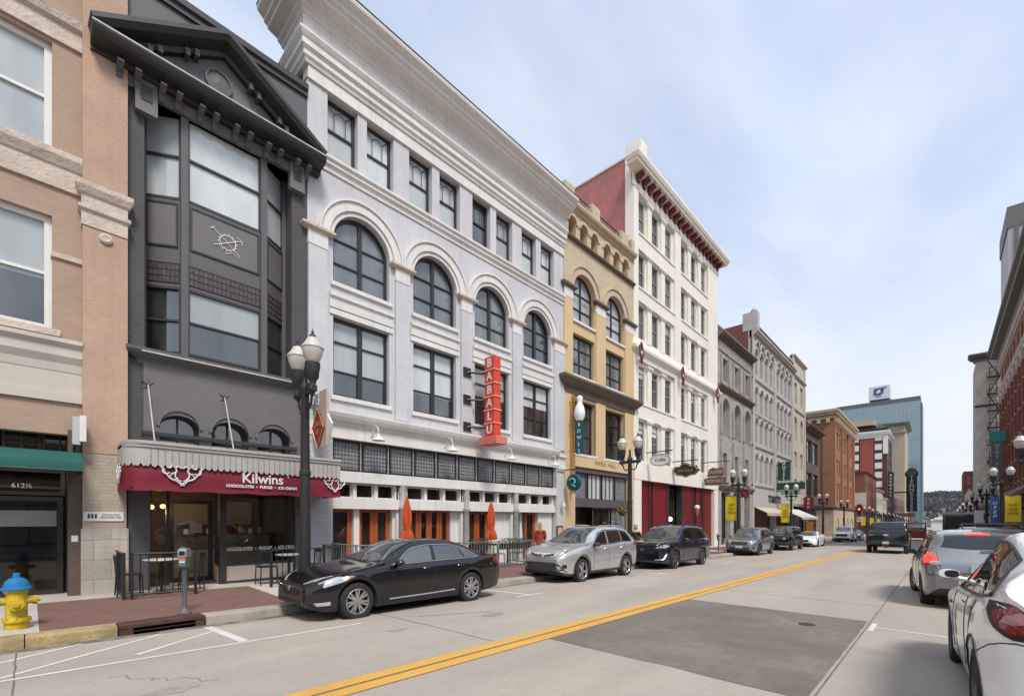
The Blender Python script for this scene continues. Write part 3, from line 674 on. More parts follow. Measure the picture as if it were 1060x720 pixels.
M_oxred = mat('oxblood_paint', (.13, .018, .014), .5, .15, 3, .1); M_tealj = mat('teal_tin', (.05, .18, .17), .4, .1); M_goldj = mat('amber_tin', (.45, .22, .05), .4, .1); M_paperj = mat('cream_board', (.45, .40, .32), .7, .1); M_gwht = mat('off_white_trim', (.68, .66, .625), .55, .07, .8, .1, 30, streak=.4)
# shop front
MB(LF).box(s0, FY(155), -.5, .06, -1, 3.3).build('shop_pier', M_charp, c)
MB(LF).box(FY(305.5), s1, -.5, .06, -1, 3.3).build('shop_pier', M_charp, c)
MB(LF).box(s0, s1, -.5, .03, 2.5, 3.31).build('fascia', M_chard, c)
MB(LF).box(FY(155), FY(305), -3.2, -3.0, -1, 3).build('shop_back_wall', mat('shop_interior', (.16, .11, .07), .8, .4, 1.5), c)
MB(LF).box(FY(155), FY(305), -3.2, -.2, -.5, .09).build('shop_floor', mat('shop_floor_tile', (.12, .10, .085), .5, .1), c)
d0, d1, d2, d3 = FY(154), FY(178), FY(219), FY(231.5)
win(c, LF, FY(232), .52, FY(304) - FY(232), 1.98, -.06, M_chard, nh=(), nv=(), fw=.05, var=0, glass=M_clear, name='display_window')
MB(LF).box(FY(232), FY(304), -.12, -.03, .12, .5).build('stall_riser', mat('cream_paint_shop', (.42, .36, .31), .6, .08), c)
MB(LF).box(FY(232), FY(304), -.14, -.01, -.4, .13).build('plinth', M_chard, c)
MB(LF).box(d3 - .09, d3 + .06, -.2, .03, -.5, 2.5).build('shop_post', M_chard, c)
# recessed door bay
win(c, LF, d0 + .02, .12, d1 - d0, 2.38, -.35, M_chard, nh=(), nv=(), var=0, glass=M_clear, name='display_window')
win(c, LF, d1 + .12, .1, .95, 2.1, -1.0, M_chard, nh=(), nv=(), fw=.1, var=0, glass=M_clear, name='shop_door')
MB(LF).tube([(d1 + .2, -.93, .8), (d1 + .2, -.93, 1.5)], .016).build('door_handle', MATS['steel_satin'], c)
q0, q1 = LF.p(d1 + 1.1, -1.0, 0), LF.p(d3 - .1, -.12, 0); L = math.hypot(q1[0] - q0[0], q1[1] - q0[1]); ff = Fr(q0[0], q0[1], (q1[0] - q0[0]) / L, (q1[1] - q0[1]) / L)
win(c, ff, 0, .52, L, 1.98, 0, M_chard, nh=(), fw=.05, var=0, glass=M_clear, name='display_window')
MB(ff).box(0, L, -.06, .0, .1, .5).build('stall_riser', MATS['cream_paint_shop'], c)
MB(LF).box(d1 + .55, d1 + .82, -.995, -.985, 1.35, 1.6).build('door_notice', M_paper, c)
text('CHOCOLATES  •  FUDGE  •  ICE CREAM', .125, LF, (FY(232) + FY(304)) / 2 + .06, -.045, .93, M_lett, c, .003, .84, bold=.004)
M_glow = emit('warm_pendant', (1, .58, .24), 1.1)
for i, (a, z) in enumerate(((FY(158) - .15, 1.98), (FY(163), 2.0), (FY(171) + .08, 2.02))):
    l = MB(LF).lathe([(0, -.055), (.04, -.045), (.06, 0), (.04, .045), (0, .055)], (a + .0, -.75, z), 14).build('globe_pendant', M_glow, None, 60, label='warm glowing globe pendant in the sweet shop window, ' + ('left', 'middle', 'right')[i] + ' of three', cat='pendant lamp', group='globe pendants in the sweet shop')
    MB(LF).tube([(a, -.75, z + .06), (a, -.75, 2.5)], .006).build('cord', M_black, l)
    ld = bpy.data.lights.new('pendant_light', 'POINT'); ld.energy = 4.5; ld.color = (1, .66, .36); ld.shadow_soft_size = .09; lo = bpy.data.objects.new('pendant_light', ld); COL.objects.link(lo); lo.location = LF.p(a, -.95, z - .12)
MB(LF).box(s0 + .05, s1 - .05, -4.4, -.55, 2.55, 2.62).build('shop_ceiling', mat('shop_ceiling_paint', (.30, .27, .24), .8, .05), c)
for a in (s0 + .06, s1 - .11): MB(LF).box(a, a + .05, -4.4, -.55, -.5, 2.6).build('shop_side_wall', MATS['shop_interior'], c)
t = thing('sweet_counter', 'pale sweet counter with a glass case inside the shop under the crimson awning', 'counter', LF.p(3.9, -2.2, .1))
MB(LF).bbox(2.6, 5.1, -2.5, -1.9, .09, .85, .02).build('base', MATS['cream_paint_shop'], t); MB(LF).bbox(2.6, 5.1, -2.45, -1.92, .86, 1.25, .02).build('glass_case', M_sheer_sky, t); MB(LF).box(2.55, 5.15, -2.52, -1.86, 1.25, 1.29).build('worktop', mat('dark_wood_top', (.09, .045, .025), .4, .2), t)
random.seed(77)
for k in range(9):
    a = 2.75 + k * .27; h = random.uniform(.12, .26); mm = random.choice((M_oxred, M_gwht, M_tealj, M_goldj))
    o = MB(LF).lathe([(.07, 0), (.075, h * .8), (.05, h * .9), (.05, h), (0, h)], (a, -2.15, 1.29), 10).build('sweet_jar', mm, None, 40, label='small coloured sweet jar on the counter inside the shop', cat='jar', group='sweet jars on the shop counter')
t = thing('wall_menu', 'pair of cream menu boards on the back wall of the sweet shop', 'menu board', LF.p(4, -2.95, 1.9))
for a in (2.7, 3.9): MB(LF).bbox(a, a + 1.0, -2.99, -2.95, 1.55, 2.25, .02).build('board', M_paperj, t)
# ---------------------------------------------------------------- marquee with red awning
M_alu = mat('grey_fluted_metal', (.40, .375, .35), .6, .10, 1.5, .1, 30, streak=.25)
M_red = mat('crimson_canvas', (.165, .003, .016), .7, .12, 1.3, .25, 12)
t = thing('awning_marquee', 'crimson shop awning with white lettering under a pale fluted metal canopy', 'awning', LF.p(3.6, .6, 2.8))
a0, a1, D = 1.32, 5.86, 1.2
def front_path(r, n=8):   # left end rounded, right end square
    P = [(a0, .05)]
    for k in range(n + 1):
        th = math.pi - math.pi / 2 * k / n; P.append((a0 + r + r * math.cos(th), D - r + r * math.sin(th)))
    m_ = 46
    P += [(a0 + r + (a1 - a0 - r) * k / m_, D) for k in range(1, m_ + 1)]; P.append((a1, .05)); return P
def skin(name, rows, mt, bl=0, cap=True):
    mb = MB(LF); L = [[mb.v(a, d, z) for a, d, z in r] for r in rows]
    for A, Bq in zip(L, L[1:]):
        for k in range(len(A) - 1): mb.f(A[k], A[k + 1], Bq[k + 1], Bq[k])
    if cap: mb.f(*L[-1])
    return mb.build(name, mt, t, 40)
P = front_path(.42)
skin('canopy_fascia', [[(a, d, 2.86) for a, d in P], [(a, d, 3.26) for a, d in P]], M_alu, cap=True)
Q = [(a, d + (.03 if d > .1 else 0)) for a, d in P]
skin('canopy_cap', [[(a, d, 3.2) for a, d in Q], [(a, d, 3.24) for a, d in Q], [(a, d + .03, 3.27) for a, d in Q], [(a, d + .03, 3.33) for a, d in Q]], M_alu)
# standing seams and scalloped valance of the fascia
sc = MB(LF); seam = MB(LF); n = 34
for k in range(n):
    x0, x1 = a0 + .42 + (a1 - a0 - .42) * k / n, a0 + .42 + (a1 - a0 - .42) * (k + 1) / n
    pts = [(x0, 2.87)] + [(x0 + (x1 - x0) * j / 8, 2.86 - .065 * math.sin(math.pi * j / 8) ** .7) for j in range(1, 8)] + [(x1, 2.87)]
    sc.prism(pts[::-1], D + .006, D + .014); seam.box(x0 - .006, x0 + .006, D, D + .012, 2.86, 3.2)
for k in range(8):
    th0, th1 = math.pi - math.pi / 2 * k / 8, math.pi - math.pi / 2 * (k + 1) / 8; r = .425
    p0, p1 = (a0 + .42 + r * math.cos(th0), D - .42 + r * math.sin(th0)), (a0 + .42 + r * math.cos(th1), D - .42 + r * math.sin(th1)); pm = ((p0[0] + p1[0]) / 2, (p0[1] + p1[1]) / 2)
    if k % 2 == 0: sc.poly([(p0[0], p0[1], 2.87), (pm[0], pm[1], 2.80), (p1[0], p1[1], 2.82), (p1[0], p1[1], 2.87)])
    else: sc.poly([(p0[0], p0[1], 2.82), (pm[0], pm[1], 2.80), (p1[0], p1[1], 2.87), (p0[0], p0[1], 2.87)])
sc.build('scalloped_valance', M_alu, t); seam.build('seams', mat('seam_grey', (.25, .235, .22), .6, .1), t)
random.seed(5)
def pad(P, e): return [(a0 + (a - a0), d + e) for a, d in P]
rows = []
for z, e in ((2.87, -.03), (2.72, .0), (2.58, .02), (2.44, .005), (2.30, .02)):
    rows.append([(a, max(.05, d - .03 + e + (random.uniform(-.012, .012) if z < 2.8 and d > .6 else 0)), z + (.012 * math.sin(i * .7) if z < 2.4 else 0)) for i, (a, d) in enumerate(P)])
skin('red_canvas', rows[::-1], M_red, cap=False)
MB(LF).box(a0 + .1, a1 - .05, .05, D - .1, 2.36, 2.40).build('soffit', M_chard, t)
text('Kilwins', .32, LF, 3.9, D + .02, 2.665, M_lett, t, .004, 1.0, bold=.006)
text("'", .2, LF, 4.48, D + .02, 2.70, M_lett, t, .004)
text('CHOCOLATES  •  FUDGE  •  ICE CREAM', .088, LF, 3.9, D + .02, 2.475, M_lett, t, .004, 1.02, bold=.004)
def scroll(fr, a, d, z, s, name='scrollwork'):
    e = MB(fr)
    def arc(cx, cz, r, t0, t1, rad=.02, n=9, k=0): e.tube([(a + (cx + r * (1 - k * i / n) * math.cos(t0 + (t1 - t0) * i / n)) * s, d, z + (cz + r * (1 - k * i / n) * math.sin(t0 + (t1 - t0) * i / n)) * s) for i in range(n + 1)], rad * s, 5)
    for m_ in (-1, 1):
        def A(cx, cz, r, t0, t1, rad=.05, k=0): arc(m_ * cx, cz, r, t0 if m_ > 0 else math.pi - t0, t1 if m_ > 0 else math.pi - t1, rad, 10, k)
        A(.0, .15, .42, -1.4, .6, .055); A(.62, .55, .30, math.pi, 4.9, .055); A(.98, .45, .26, 3.6, 7.5, .05, .5); A(.55, .05, .3, 3.4, 7.2, .045, .55); A(.2, .62, .2, -1.0, 3.0, .045, .4); A(.1, -.5, .12, .4, 5.2, .05, .5); A(.8, .8, .22, 2.0, 5.4, .045, .4)
        e.tube([(a, d, z - .5 * s), (a + m_ * .35 * s, d, z - .25 * s), (a + m_ * .75 * s, d, z - .05 * s), (a + m_ * 1.0 * s, d, z + .3 * s), (a + m_ * 1.25 * s, d, z + .75 * s)], .055 * s, 5)
    e.build(name, M_lett, t)
scroll(LF, 2.28, D + .02, 2.60, .30)
scroll(LF, a1 - .16, D + .02, 2.58, .24)
er = Fr(LF.p(a0, 0, 0)[0], LF.p(a0, 0, 0)[1], 1, 0)
scroll(er, .62, .03, 2.6, .24)
# stay rods holding the canopy
for i, u in enumerate((157, 236, 312)):
    a = FY(u - 4 if i < 2 else u); t2 = thing('stay_rod', 'pale twisted stay rod from the charcoal wall to the canopy, ' + ('left', 'middle', 'right')[i] + ' one', 'stay rod', LF.p(a, .02, 4.9), 'stay rods above the canopy')
    mb = MB(LF); mb.tube([(a, .06, 4.75), (a + .02, .75, 3.33)], .016, 8)
    mb.build('rod', mat('tarnished_rod', (.42, .40, .37), .5, .2, 8), t2); mb = MB(LF)
    for q in ((-.12, .1), (.12, .1), (-.08, -.08), (.0, .14)): mb.tube([(a, .06, 4.75), (a + q[0], .03, 4.75 + q[1])], .014, 5)
    mb.build('wall_claw', M_chard, t2)
# ---------------------------------------------------------------- pale grey four storey building with arches
M_grey = mat('pale_grey_paint', (.535, .53, .545), .6, .09, .45, .12, 30, streak=.3)
M_gwht = mat('off_white_trim', (.68, .66, .625), .55, .07, .8, .1, 30, streak=.4)
M_rough = mat('rough_brown_masonry', (.16, .11, .08), .95, .45, 5, 1.0, 9, brick=.6)
M_gbrick = mat('grey_painted_brick', (.47, .46, .48), .65, .06, 1, .5, 30, brick=.5)
M_frame = mat('black_window_paint', (.022, .022, .025), .4, .1, 2, .05)
M_orange = mat('orange_door_paint', (.36, .085, .02), .45, .10, 2, .08, 30)
M_steel = mat('weathered_cast_iron', (.36, .35, .34), .6, .3, 5, .3, 20, streak=.4)
g = B('grey_building', 'wide pale grey building with a row of arched windows and a deep white cornice', 5.46)
s0, s1 = 5.462, 17.588; fz0, fz1 = 4.17, 14.36
H = []; aw = 1.9; a_s = [6.22 + 2.835 * k for k in range(4)]
for a in a_s: H += [archp(a, 8.8, aw, 2.25), rect(a, 5.42, aw, 2.38)]
t_s = [6.05, 7.32, 8.89, 10.18, 11.77, 13.06, 14.61, 15.90]
for a in t_s: H.append(rect(a, 12.47, .96, 14.3 - 12.47))
MB(LF).wall([(s0, 4.2), (s1, 4.2), (s1, 14.4), (s0, 14.4)], H, 0, .3).build('wall', M_grey, g)
body(g, LF, s0, s1, 16.3, 17, M_rough)
vA = [1, 1, 2, 0]
for k, a in enumerate(a_s):
    win(g, LF, a, 8.8, aw, 2.25, -.16, M_frame, arch=1.0, nv=((.5, .13),), nh=(.30, .62), fw=.09, bw=.045, var=[2, 2, 2, 0][k], name='arched_window')  # first three panes carry a painted sky reflection in their grey
    win(g, LF, a, 5.42, aw, 2.38, -.16, M_frame, nv=((.5, .16),), nh=(.33, .70), fw=.09, bw=.05, var=[.68, .7, .5, .45][k], name='double_window')
    MB(LF).box(a - .08, a + aw + .08, -.1, .07, 8.68, 8.795).build('sill', M_gwht, g); MB(LF).box(a - .08, a + aw + .08, -.1, .07, 5.28, 5.41).build('sill', M_gwht, g)
    ac = a + aw / 2
    MB(LF).archring(ac, 10.1, .96, 1.08, -.05, .05, 24).build('arch_trim', M_gwht, g)
    MB(LF).archring(ac, 10.1, 1.09, 1.36, 0, .10, 24).build('arch_trim', M_gwht, g)
    MB(LF).archring(ac, 10.1, 1.36, 1.42, 0, .15, 24).build('arch_trim', M_gwht, g)
    # spandrel between second and third floors
    MB(LF).mould(a - .12, a + aw + .12, [(0, 8.02), (.05, 8.02), (.06, 8.3), (.12, 8.34), (.12, 8.42), (0, 8.46)]).build('spandrel', M_gwht, g)
    MB(LF).mould(a - .12, a + aw + .12, [(0, 7.82), (.04, 7.82), (.04, 7.98), (0, 8.0)]).build('spandrel', M_gwht, g)
piers = [(s0 + .0, 6.02)] + [(a_s[k] + aw + .2, a_s[k + 1] - .2) for k in range(3)] + [(a_s[3] + aw + .2, s1)]
for a, bb in piers:
    MB(LF).box(a, bb, -.02, .085, 5.0, 9.62).build('pilaster', M_grey, g)
    MB(LF).box(a - .01, bb + .01, -.02, .10, 9.6, 10.02).build('pilaster_neck', M_gwht, g)
    MB(LF).mould(a, bb, [(-.02, 10.0), (.11, 10.0), (.2, 10.07), (.2, 10.14), (.14, 10.16), (-.02, 10.17)], .02, .02).build('impost', M_lime, g)
# string course under the attic, attic strips
MB(LF).mould(s0, s1, [(0, 11.98), (.04, 11.98), (.05, 12.10), (.12, 12.16), (.12, 12.24), (.18, 12.3), (.18, 12.38), (0, 12.44)]).build('string_course', M_gwht, g)
for a, c2 in zip(t_s, range(8)):
    win(g, LF, a, 12.47, .96, 1.83, -.2, M_frame, nh=(.52,), fw=.09, bw=.06, var=[1, 1, 1, 1, 0, 1, 1, 1][c2], name='attic_window')
    d = MB(LF); x0, zt, zm = a, 14.3, 12.47 + .52 * 1.83     # small curved glazing bars in the upper sash
    d.tube([(x0 + .10, -.215, zt - .12), (x0 + .3, -.215, zt - .3), (x0 + .3, -.215, zm)], .013, 4); d.tube([(x0 + .86, -.215, zt - .12), (x0 + .66, -.215, zt - .3), (x0 + .66, -.215, zm)], .013, 4); d.tube([(x0 + .3, -.215, zt - .3), (x0 + .48, -.215, zt - .2), (x0 + .66, -.215, zt - .3)], .013, 4)
    d.build('glazing_bars', M_frame, g)
# entablature and deep cornice, returned at the near end
MB(LF).box(s0, s1, -.3, .06, 14.33, 14.72).build('architrave', M_gwht, g)
MB(LF).mould(s0, s1, [(-.3, 14.70), (.10, 14.70), (.12, 14.78), (.17, 14.84), (.17, 14.97), (.21, 15.02), (.24, 15.05), (.24, 15.2), (.28, 15.26), (.33, 15.36), (.33, 15.42), (.22, 15.46), (.22, 15.52), (-.3, 15.53)], 1.2, None).build('lower_mouldings', M_gwht, g)
MB(LF).mould(s0, s1, [(-.3, 15.50), (.20, 15.51), (.20, 15.93), (-.3, 15.94)], 1.2, None).build('frieze', M_gwht, g)
MB(LF).mould(s0, s1, [(-.3, 15.92), (.22, 15.92), (.26, 15.99), (.34, 16.04), (.36, 16.12), (.50, 16.16), (.62, 16.2), (.64, 16.27), (.72, 16.32), (.74, 16.4), (.82, 16.46), (.90, 16.53), (.92, 16.6), (.92, 16.66), (-.3, 16.72)], 1.3, None).build('cornice', M_gwht, g)
MB(LF).mould(s0, s1, [(.90, 16.665), (.935, 16.655), (.935, 16.69), (.88, 16.70)], 1.3, None).build('gutter_edge', M_chard, g)
# shop front cornice, glass block band, beams
MB(LF).mould(s0 + .55, s1 - .9, [(-.2, 4.52), (.06, 4.53), (.09, 4.6), (.2, 4.66), (.26, 4.76), (.30, 4.86), (.30, 4.93), (-.2, 5.0)], .0, 0).build('shop_cornice', M_gwht, g)
MB(LF).box(s0, s1, -.2, .04, 4.15, 4.54).build('fascia', M_gwht, g)
b0, b1 = 6.22, 17.0
MB(LF).box(s0, b0 - .02, -.4, .02, -1, 4.16).build('brick_pier', M_gbrick, g)
MB(LF).box(b1 + .02, s1, -.4, .05, -1, 4.16).build('end_pier', M_grey, g)
MB(LF).mould(b1 + .03, s1, [(0, 3.95), (.1, 3.98), (.16, 4.1), (.16, 4.2), (.1, 4.22), (.1, 4.6), (.2, 4.66), (.2, 4.75), (0, 4.8)]).build('end_capital', M_gwht, g)
m_, gb = MB(LF), MB(LF); n = 11; pw = (b1 - b0) / n
m_t = mat('glass_block', (.20, .20, .21), .12, .25, 5, .4, 14, spec=.7)
mb = MB(LF).box(b0, b1, -.4, -.2, 3.17, 4.17).build('panel_backing', M_frame, g)
for k in range(n):
    a = b0 + pw * k; p_ = win(g, LF, a + .06, 3.22, pw - .1, .88, -.13, M_frame, nh=(), fw=.03, var=0, glass=m_t, name='glass_block_panel')
    gr = MB(LF)
    for i in range(1, 8): x = a + .06 + (pw - .1) * i / 8; gr.box(x - .008, x + .008, -.18, -.155, 3.24, 4.08)
    for i in range(1, 7): z = 3.22 + .88 * i / 7; gr.box(a + .08, a + pw - .06, -.18, -.157, z - .008, z + .008)
    gr.build('grid', mat('block_joint', (.27, .265, .27), .6, .1), p_)
    MB(LF).box(a + pw - .05, a + pw - .02, -.15, -.09, 3.22, 4.1).build('strip', M_steel, g) if k < n - 1 else None
MB(LF).box(b0, b1, -.4, .06, 2.84, 3.17).build('beam', M_gwht, g)
MB(LF).box(b0, b1, -.5, -.02, 2.03, 2.36).build('beam', M_gwht, g)
cols = [8.64, 11.47, 14.26]
bays = [(b0, 8.45), (8.83, 11.28), (11.66, 14.07), (14.46, b1 - .1)]
for i, (a, c2) in enumerate(bays):
    n = 3; w_ = (c2 - a) / n
    for k in range(n):
        win(g, LF, a + w_ * k + .05, 2.37, w_ - .1, .46, -.2, M_gwht, nh=(), fw=.04, var=0, glass=M_shop, name='transom_window')
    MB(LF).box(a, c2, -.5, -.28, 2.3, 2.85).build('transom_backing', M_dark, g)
    MB(LF).box(a, c2, -.34, -.16, 2.35, 2.38).build('transom_sill', M_gwht, g)
    for k in range(n + 1): x = a + w_ * k; MB(LF).box(x - .06, x + .06, -.34, -.1, 2.35, 2.85).build('mullion', M_gwht, g)
for x in cols:
    MB(LF).box(x - .19, x + .19, -.5, -.1, -1, 2.86).build('post', M_gwht, g)
    t = MB(LF).lathe([(.16, -.6), (.16, .5), (.19, .55), (.19, .62), (.13, .68), (.12, 2.0), (.15, 2.04), (.15, 2.12), (.12, 2.16), (.12, 2.86)], (x, -.02, 0), 16).build('iron_column', M_steel, g, 40)
def door(root, a, w_, n, m, d=-.35, h=2.0, name='folding_door', gl=M_shop):
    for k in range(n):
        o = win(root, LF, a + w_ / n * k, .06, w_ / n - .01, h, d, m, nh=(), fw=.13 if w_ / n > .5 else .11, var=0, glass=gl, name=name)
MB(LF).box(b0, b1, -.62, -.55, -1, 2.1).build('shop_recess', M_gwht, g)
door(g, 6.24, .74, 1, M_orange); door(g, 7.2, 1.15, 2, M_orange); door(g, 9.06, 1.85, 4, M_orange); door(g, 11.72, 1.2, 2, M_orange); door(g, 15.2, .72, 1, M_orange, name='entrance_door')
MB(LF).box(12.98, 14.08, -.5, -.3, -1, 2.04).build('blank_panel', M_gwht, g); MB(LF).box(10.92, 11.3, -.5, -.3, -1, 2.04).build('blank_panel', M_gwht, g); MB(LF).box(6.99, 7.18, -.5, -.22, -1, 2.04).build('post', M_gwht, g); MB(LF).box(8.37, 8.5, -.5, -.22, -1, 2.04).build('post', M_gwht, g)
win(g, LF, 14.55, .06, .45, 2.0, -.35, M_gwht, nh=(), fw=.12, var=0, glass=M_shop, name='side_light'); MB(LF).box(15.95, 16.95, -.5, -.2, -1, 2.04).build('blank_panel', M_gwht, g)
MB(LF).box(7.1, 8.45, -.4, -.2, -.5, .10).build('threshold', M_gwht, g)
# gooseneck lamps
for i, u in enumerate((391, 465.5, 525.5, 570)):
    a = FY(u) - .25
    l = thing('wall_lamp', 'white gooseneck lamp over the restaurant front, ' + ('leftmost', 'second from the left', 'third from the left', 'rightmost')[i] + ' of four', 'wall lamp', LF.p(a, .04, 4.5), 'gooseneck lamps on the grey building')
    MB(LF).lathe([(.05, 0), (.05, .015), (.0, .02)], (a, .045, 4.35), 10, 'y').build('wall_plate', M_wtrim, l)
    MB(LF).tube([(a, .05, 4.35), (a, .12, 4.42)] + [(a, .30 - .18 * math.cos(t * .32), 4.42 + .2 * math.sin(t * .32)) for t in range(1, 10)] + [(a, .48, 4.28)], .016, 7).build('arm', M_wtrim, l, 60)
    MB(LF).lathe([(.0, .16), (.045, .15), (.06, .07), (.12, .04), (.2, -.03), (.21, -.05), (.19, -.045), (.0, .0)], (a, .48, 4.2), 18).build('shade', M_wtrim, l, 50)
t = thing('security_lamp', 'small white wall lantern on the right end pier of the grey building', 'wall lamp', LF.p(17.3, .1, 2.3))
MB(LF).tube([(17.3, .05, 2.55), (17.3, .22, 2.6), (17.3, .25, 2.5)], .018, 6).build('arm', M_wtrim, t); MB(LF).lathe([(0, .12), (.08, .1), (.09, -.06), (0, -.1)], (17.3, .25, 2.38), 12).build('lamp_body', M_wtrim, t, 50)
t = thing('menu_case', 'brown framed menu case on the grey end pier', 'menu case', LF.p(17.25, .06, 1))
MB(LF).bbox(16.98, 17.45, .05, .1, .55, 1.42, .01).build('case', mat('brown_wood', (.11, .04, .02), .5, .2), t); MB(LF).box(17.05, 17.38, .1, .104, .63, 1.34).build('menu', mat('peach_paper', (.58, .36, .25), .7, .05), t)
# BABALU blade sign
M_sign = mat('orange_red_enamel', (.60, .055, .028), .45, .06, 2, .03, 20)
t = thing('blade_sign', 'tall orange red blade sign reading BABALU on three black brackets', 'blade sign', LF.p(12.1, .6, 5))
SX = -12.25; A0 = FY(501.7, -12.7); 
zt, zbm = FZ(500, 364, SX), FZ(500, 449, SX)
sf = Fr(0, A0, 1, 0)   # the face towards us; a is world x
xl, xr_ = SX - .45, SX + .07
mb = MB().box(xl, xr_ , A0, A0 + .34, zbm, zt); mb.build('sign_box', M_sign, t)
hgt = (zt - zbm) / 6
for k in range(6):
    text('BABALU'[k], .44, sf, (xl + xr_) / 2, .012, zt - hgt * (k + .5), M_lett, t, .006, 1.0, bold=.012)
    q = Fr(xr_, A0, 0, 1); text('BABALU'[k], .36, q, .23, .012, zt - hgt * (k + .5), M_lett, t, .006, 1.0, bold=.012) if 0 else None
    if k: MB().box(xl - .03, xr_ + .03, A0 - .03, A0 + .37, zt - hgt * k - .018, zt - hgt * k + .018).build('band', mat('pale_orange_neon', (.72, .42, .30), .4, .03), t)
mb = MB().box(xl - .16, xr_ + .22, A0 - .12, A0 + .48, zbm - .30, zbm - .02); mb.build('sign_foot', M_sign, t)
for k in range(4): MB().box(xl - .165, xr_ + .225, A0 - .125, A0 + .485, zbm - .28 + k * .07, zbm - .255 + k * .07).build('band', MATS['pale_orange_neon'], t)
text('COMIDA • BAR', .10, sf, (xl + xr_) / 2, .15, zbm - .18, M_lett, t, .003) if 0 else None
for z in (zt - .95 * hgt * 1.2, zt - hgt * 3.2, zt - hgt * 5.25):
    MB().box(-13.2, -13.06, A0 - .72, A0 - .38, z - .17, z + .17).build('wall_plate', M_black, t)
    MB().tube([(-13.1, A0 - .55, z), (xl, A0 + .17, z + .02)], .045, 8).build('bracket', M_black, t)

# ---------------------------------------------------------------- tan building (Maple Hall)
M_tan = mat('tan_paint', (.60, .44, .25), .65, .06, .8, .12, 30, streak=.12)
M_tanl = mat('light_buff_brick', (.56, .46, .32), .7, .08, .9, .4, 26, brick=.55, bw=.3, bh=.1)
M_tanb = mat('brown_cornice_paint', (.125, .095, .07), .55, .12, 2, .1)
m = B('tan_building', 'narrow tan building with six tiny arches under its parapet and a brown mid cornice', 17.6)
s0, s1 = 17.592, 24.368
a_s = [(18.35, 20.3), (21.35, 23.3)]
H = []; asp = 13.05
for a, c2 in a_s:
    w_ = c2 - a; H += [archp(a, 11.6, w_, asp + w_ / 2 - 11.6), rect(a, 8.9, w_, 2.05), rect(a - .1, 5.0, w_ + .2, 2.7)]
sm = [17.98, 18.96, 19.94, 21.16, 22.14, 23.12]
for a in sm: H.append(archp(a, 15.55, .6, 1.0, n=10))
MB(LF).wall([(s0, 4.4), (s1, 4.4), (s1, 17.05), (s0, 17.05)], H, 0, .32).build('wall', M_tan, m)
MB(LF).wall([(s0, 12.6), (s1, 12.6), (s1, 17.0), (s0, 17.0)], [[(x, max(z, 12.6) - (.2 if z < 12.6 else 0)) for x, z in archp(a, 12.0, c2 - a, asp + (c2 - a) / 2 - 12.0)] for a, c2 in a_s][:0] + [archp(a, 15.55, .6, 1.0, n=10) for a in sm] + [archp(a + .0, 12.5, c2 - a, asp + (c2 - a) / 2 - 12.5) for a, c2 in a_s], .03, .03).build('buff_brick_face', M_tanl, m)
body(m, LF, s0, s1, 16.9, 15, M_tanl, d0=-.33)
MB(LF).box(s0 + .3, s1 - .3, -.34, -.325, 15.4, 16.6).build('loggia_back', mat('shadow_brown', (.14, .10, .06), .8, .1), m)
for (a, c2), vv in zip(a_s, (0, 2)):
    w_ = c2 - a; ac = (a + c2) / 2
    win(m, LF, a, 11.6, w_, asp + w_ / 2 - 11.6, -.2, M_frame, arch=1.0, nv=((.5, .1),), nh=(.3, .62), fw=.09, var=1, name='arched_window')
    win(m, LF, a, 8.9, w_, 2.05, -.2, M_frame, nv=((.45, .12),), nh=(.33, .68), fw=.09, var=2, name='double_window')
    win(m, LF, a - .1, 5.0, w_ + .2, 2.7, -.25, M_frame, nv=((.33, .12),), nh=(.36, .72), fw=.12, var=0, name='double_window')
    MB(LF).archring(ac, asp, w_ / 2 + .01, w_ / 2 + .34, .0, .09, 20).build('arch_trim', M_tanl, m)
    MB(LF).archring(ac, asp, w_ / 2 + .34, w_ / 2 + .42, .0, .15, 20).build('arch_trim', M_tanl, m)
    MB(LF).box(a - .08, c2 + .08, -.1, .08, 11.48, 11.6).build('sill', M_gwht, m); MB(LF).box(a - .08, c2 + .08, -.1, .08, 8.78, 8.9).build('sill', M_gwht, m); MB(LF).box(a - .2, c2 + .2, -.1, .08, 4.88, 5.0).build('sill', M_gwht, m)
for a, c2 in ((s0, 18.28), (20.36, 21.28), (23.38, s1)):
    MB(LF).box(a, c2, 0, .08, 8.72, 12.5).build('pilaster', M_tan, m); MB(LF).box(a, c2, 0, .09, 12.5, 12.95).build('pilaster_neck', M_gwht, m)
    MB(LF).mould(a, c2, [(0, 12.93), (.12, 12.93), (.22, 13.02), (.22, 13.12), (0, 13.15)], .02, .02).build('impost', M_tanb, m)
    MB(LF).box(a, c2, 0, .06, 4.9, 7.9).build('pilaster', M_tan, m)
for a in sm: MB(LF).archring(a + .3, 16.25, .31, .45, .03, .10, 12).build('arch_trim', M_tanl, m)
MB(LF).mould(s0, s1, [(0, 15.34), (.08, 15.36), (.2, 15.44), (.2, 15.52), (0, 15.55)]).build('string_course', M_tanb, m)
MB(LF).mould(s0, s1, [(-.3, 16.85), (.08, 16.85), (.12, 16.95), (.25, 17.0), (.3, 17.1), (.3, 17.2), (-.3, 17.24)]).build('cornice', M_tanl, m)
for a in (17.62, 19.9, 22.9, 24.0): MB(LF).box(a, a + .75 if a < 24 else s1, -.3, .12, 17.2, 18.0).build('parapet_pier', M_tanl, m)
rl = MB(LF)
for a, c2 in ((18.37, 19.9), (20.65, 22.9), (23.65, 24.0)):
    rl.tube([(a, -.05, 17.85), (c2, -.05, 17.85)], .03, 6)
    for k in range(int((c2 - a) / .14)): rl.tube([(a + .07 + k * .14, -.05, 17.22), (a + .07 + k * .14, -.05, 17.85)], .016, 4)
rl.build('roof_railing', M_black, m)
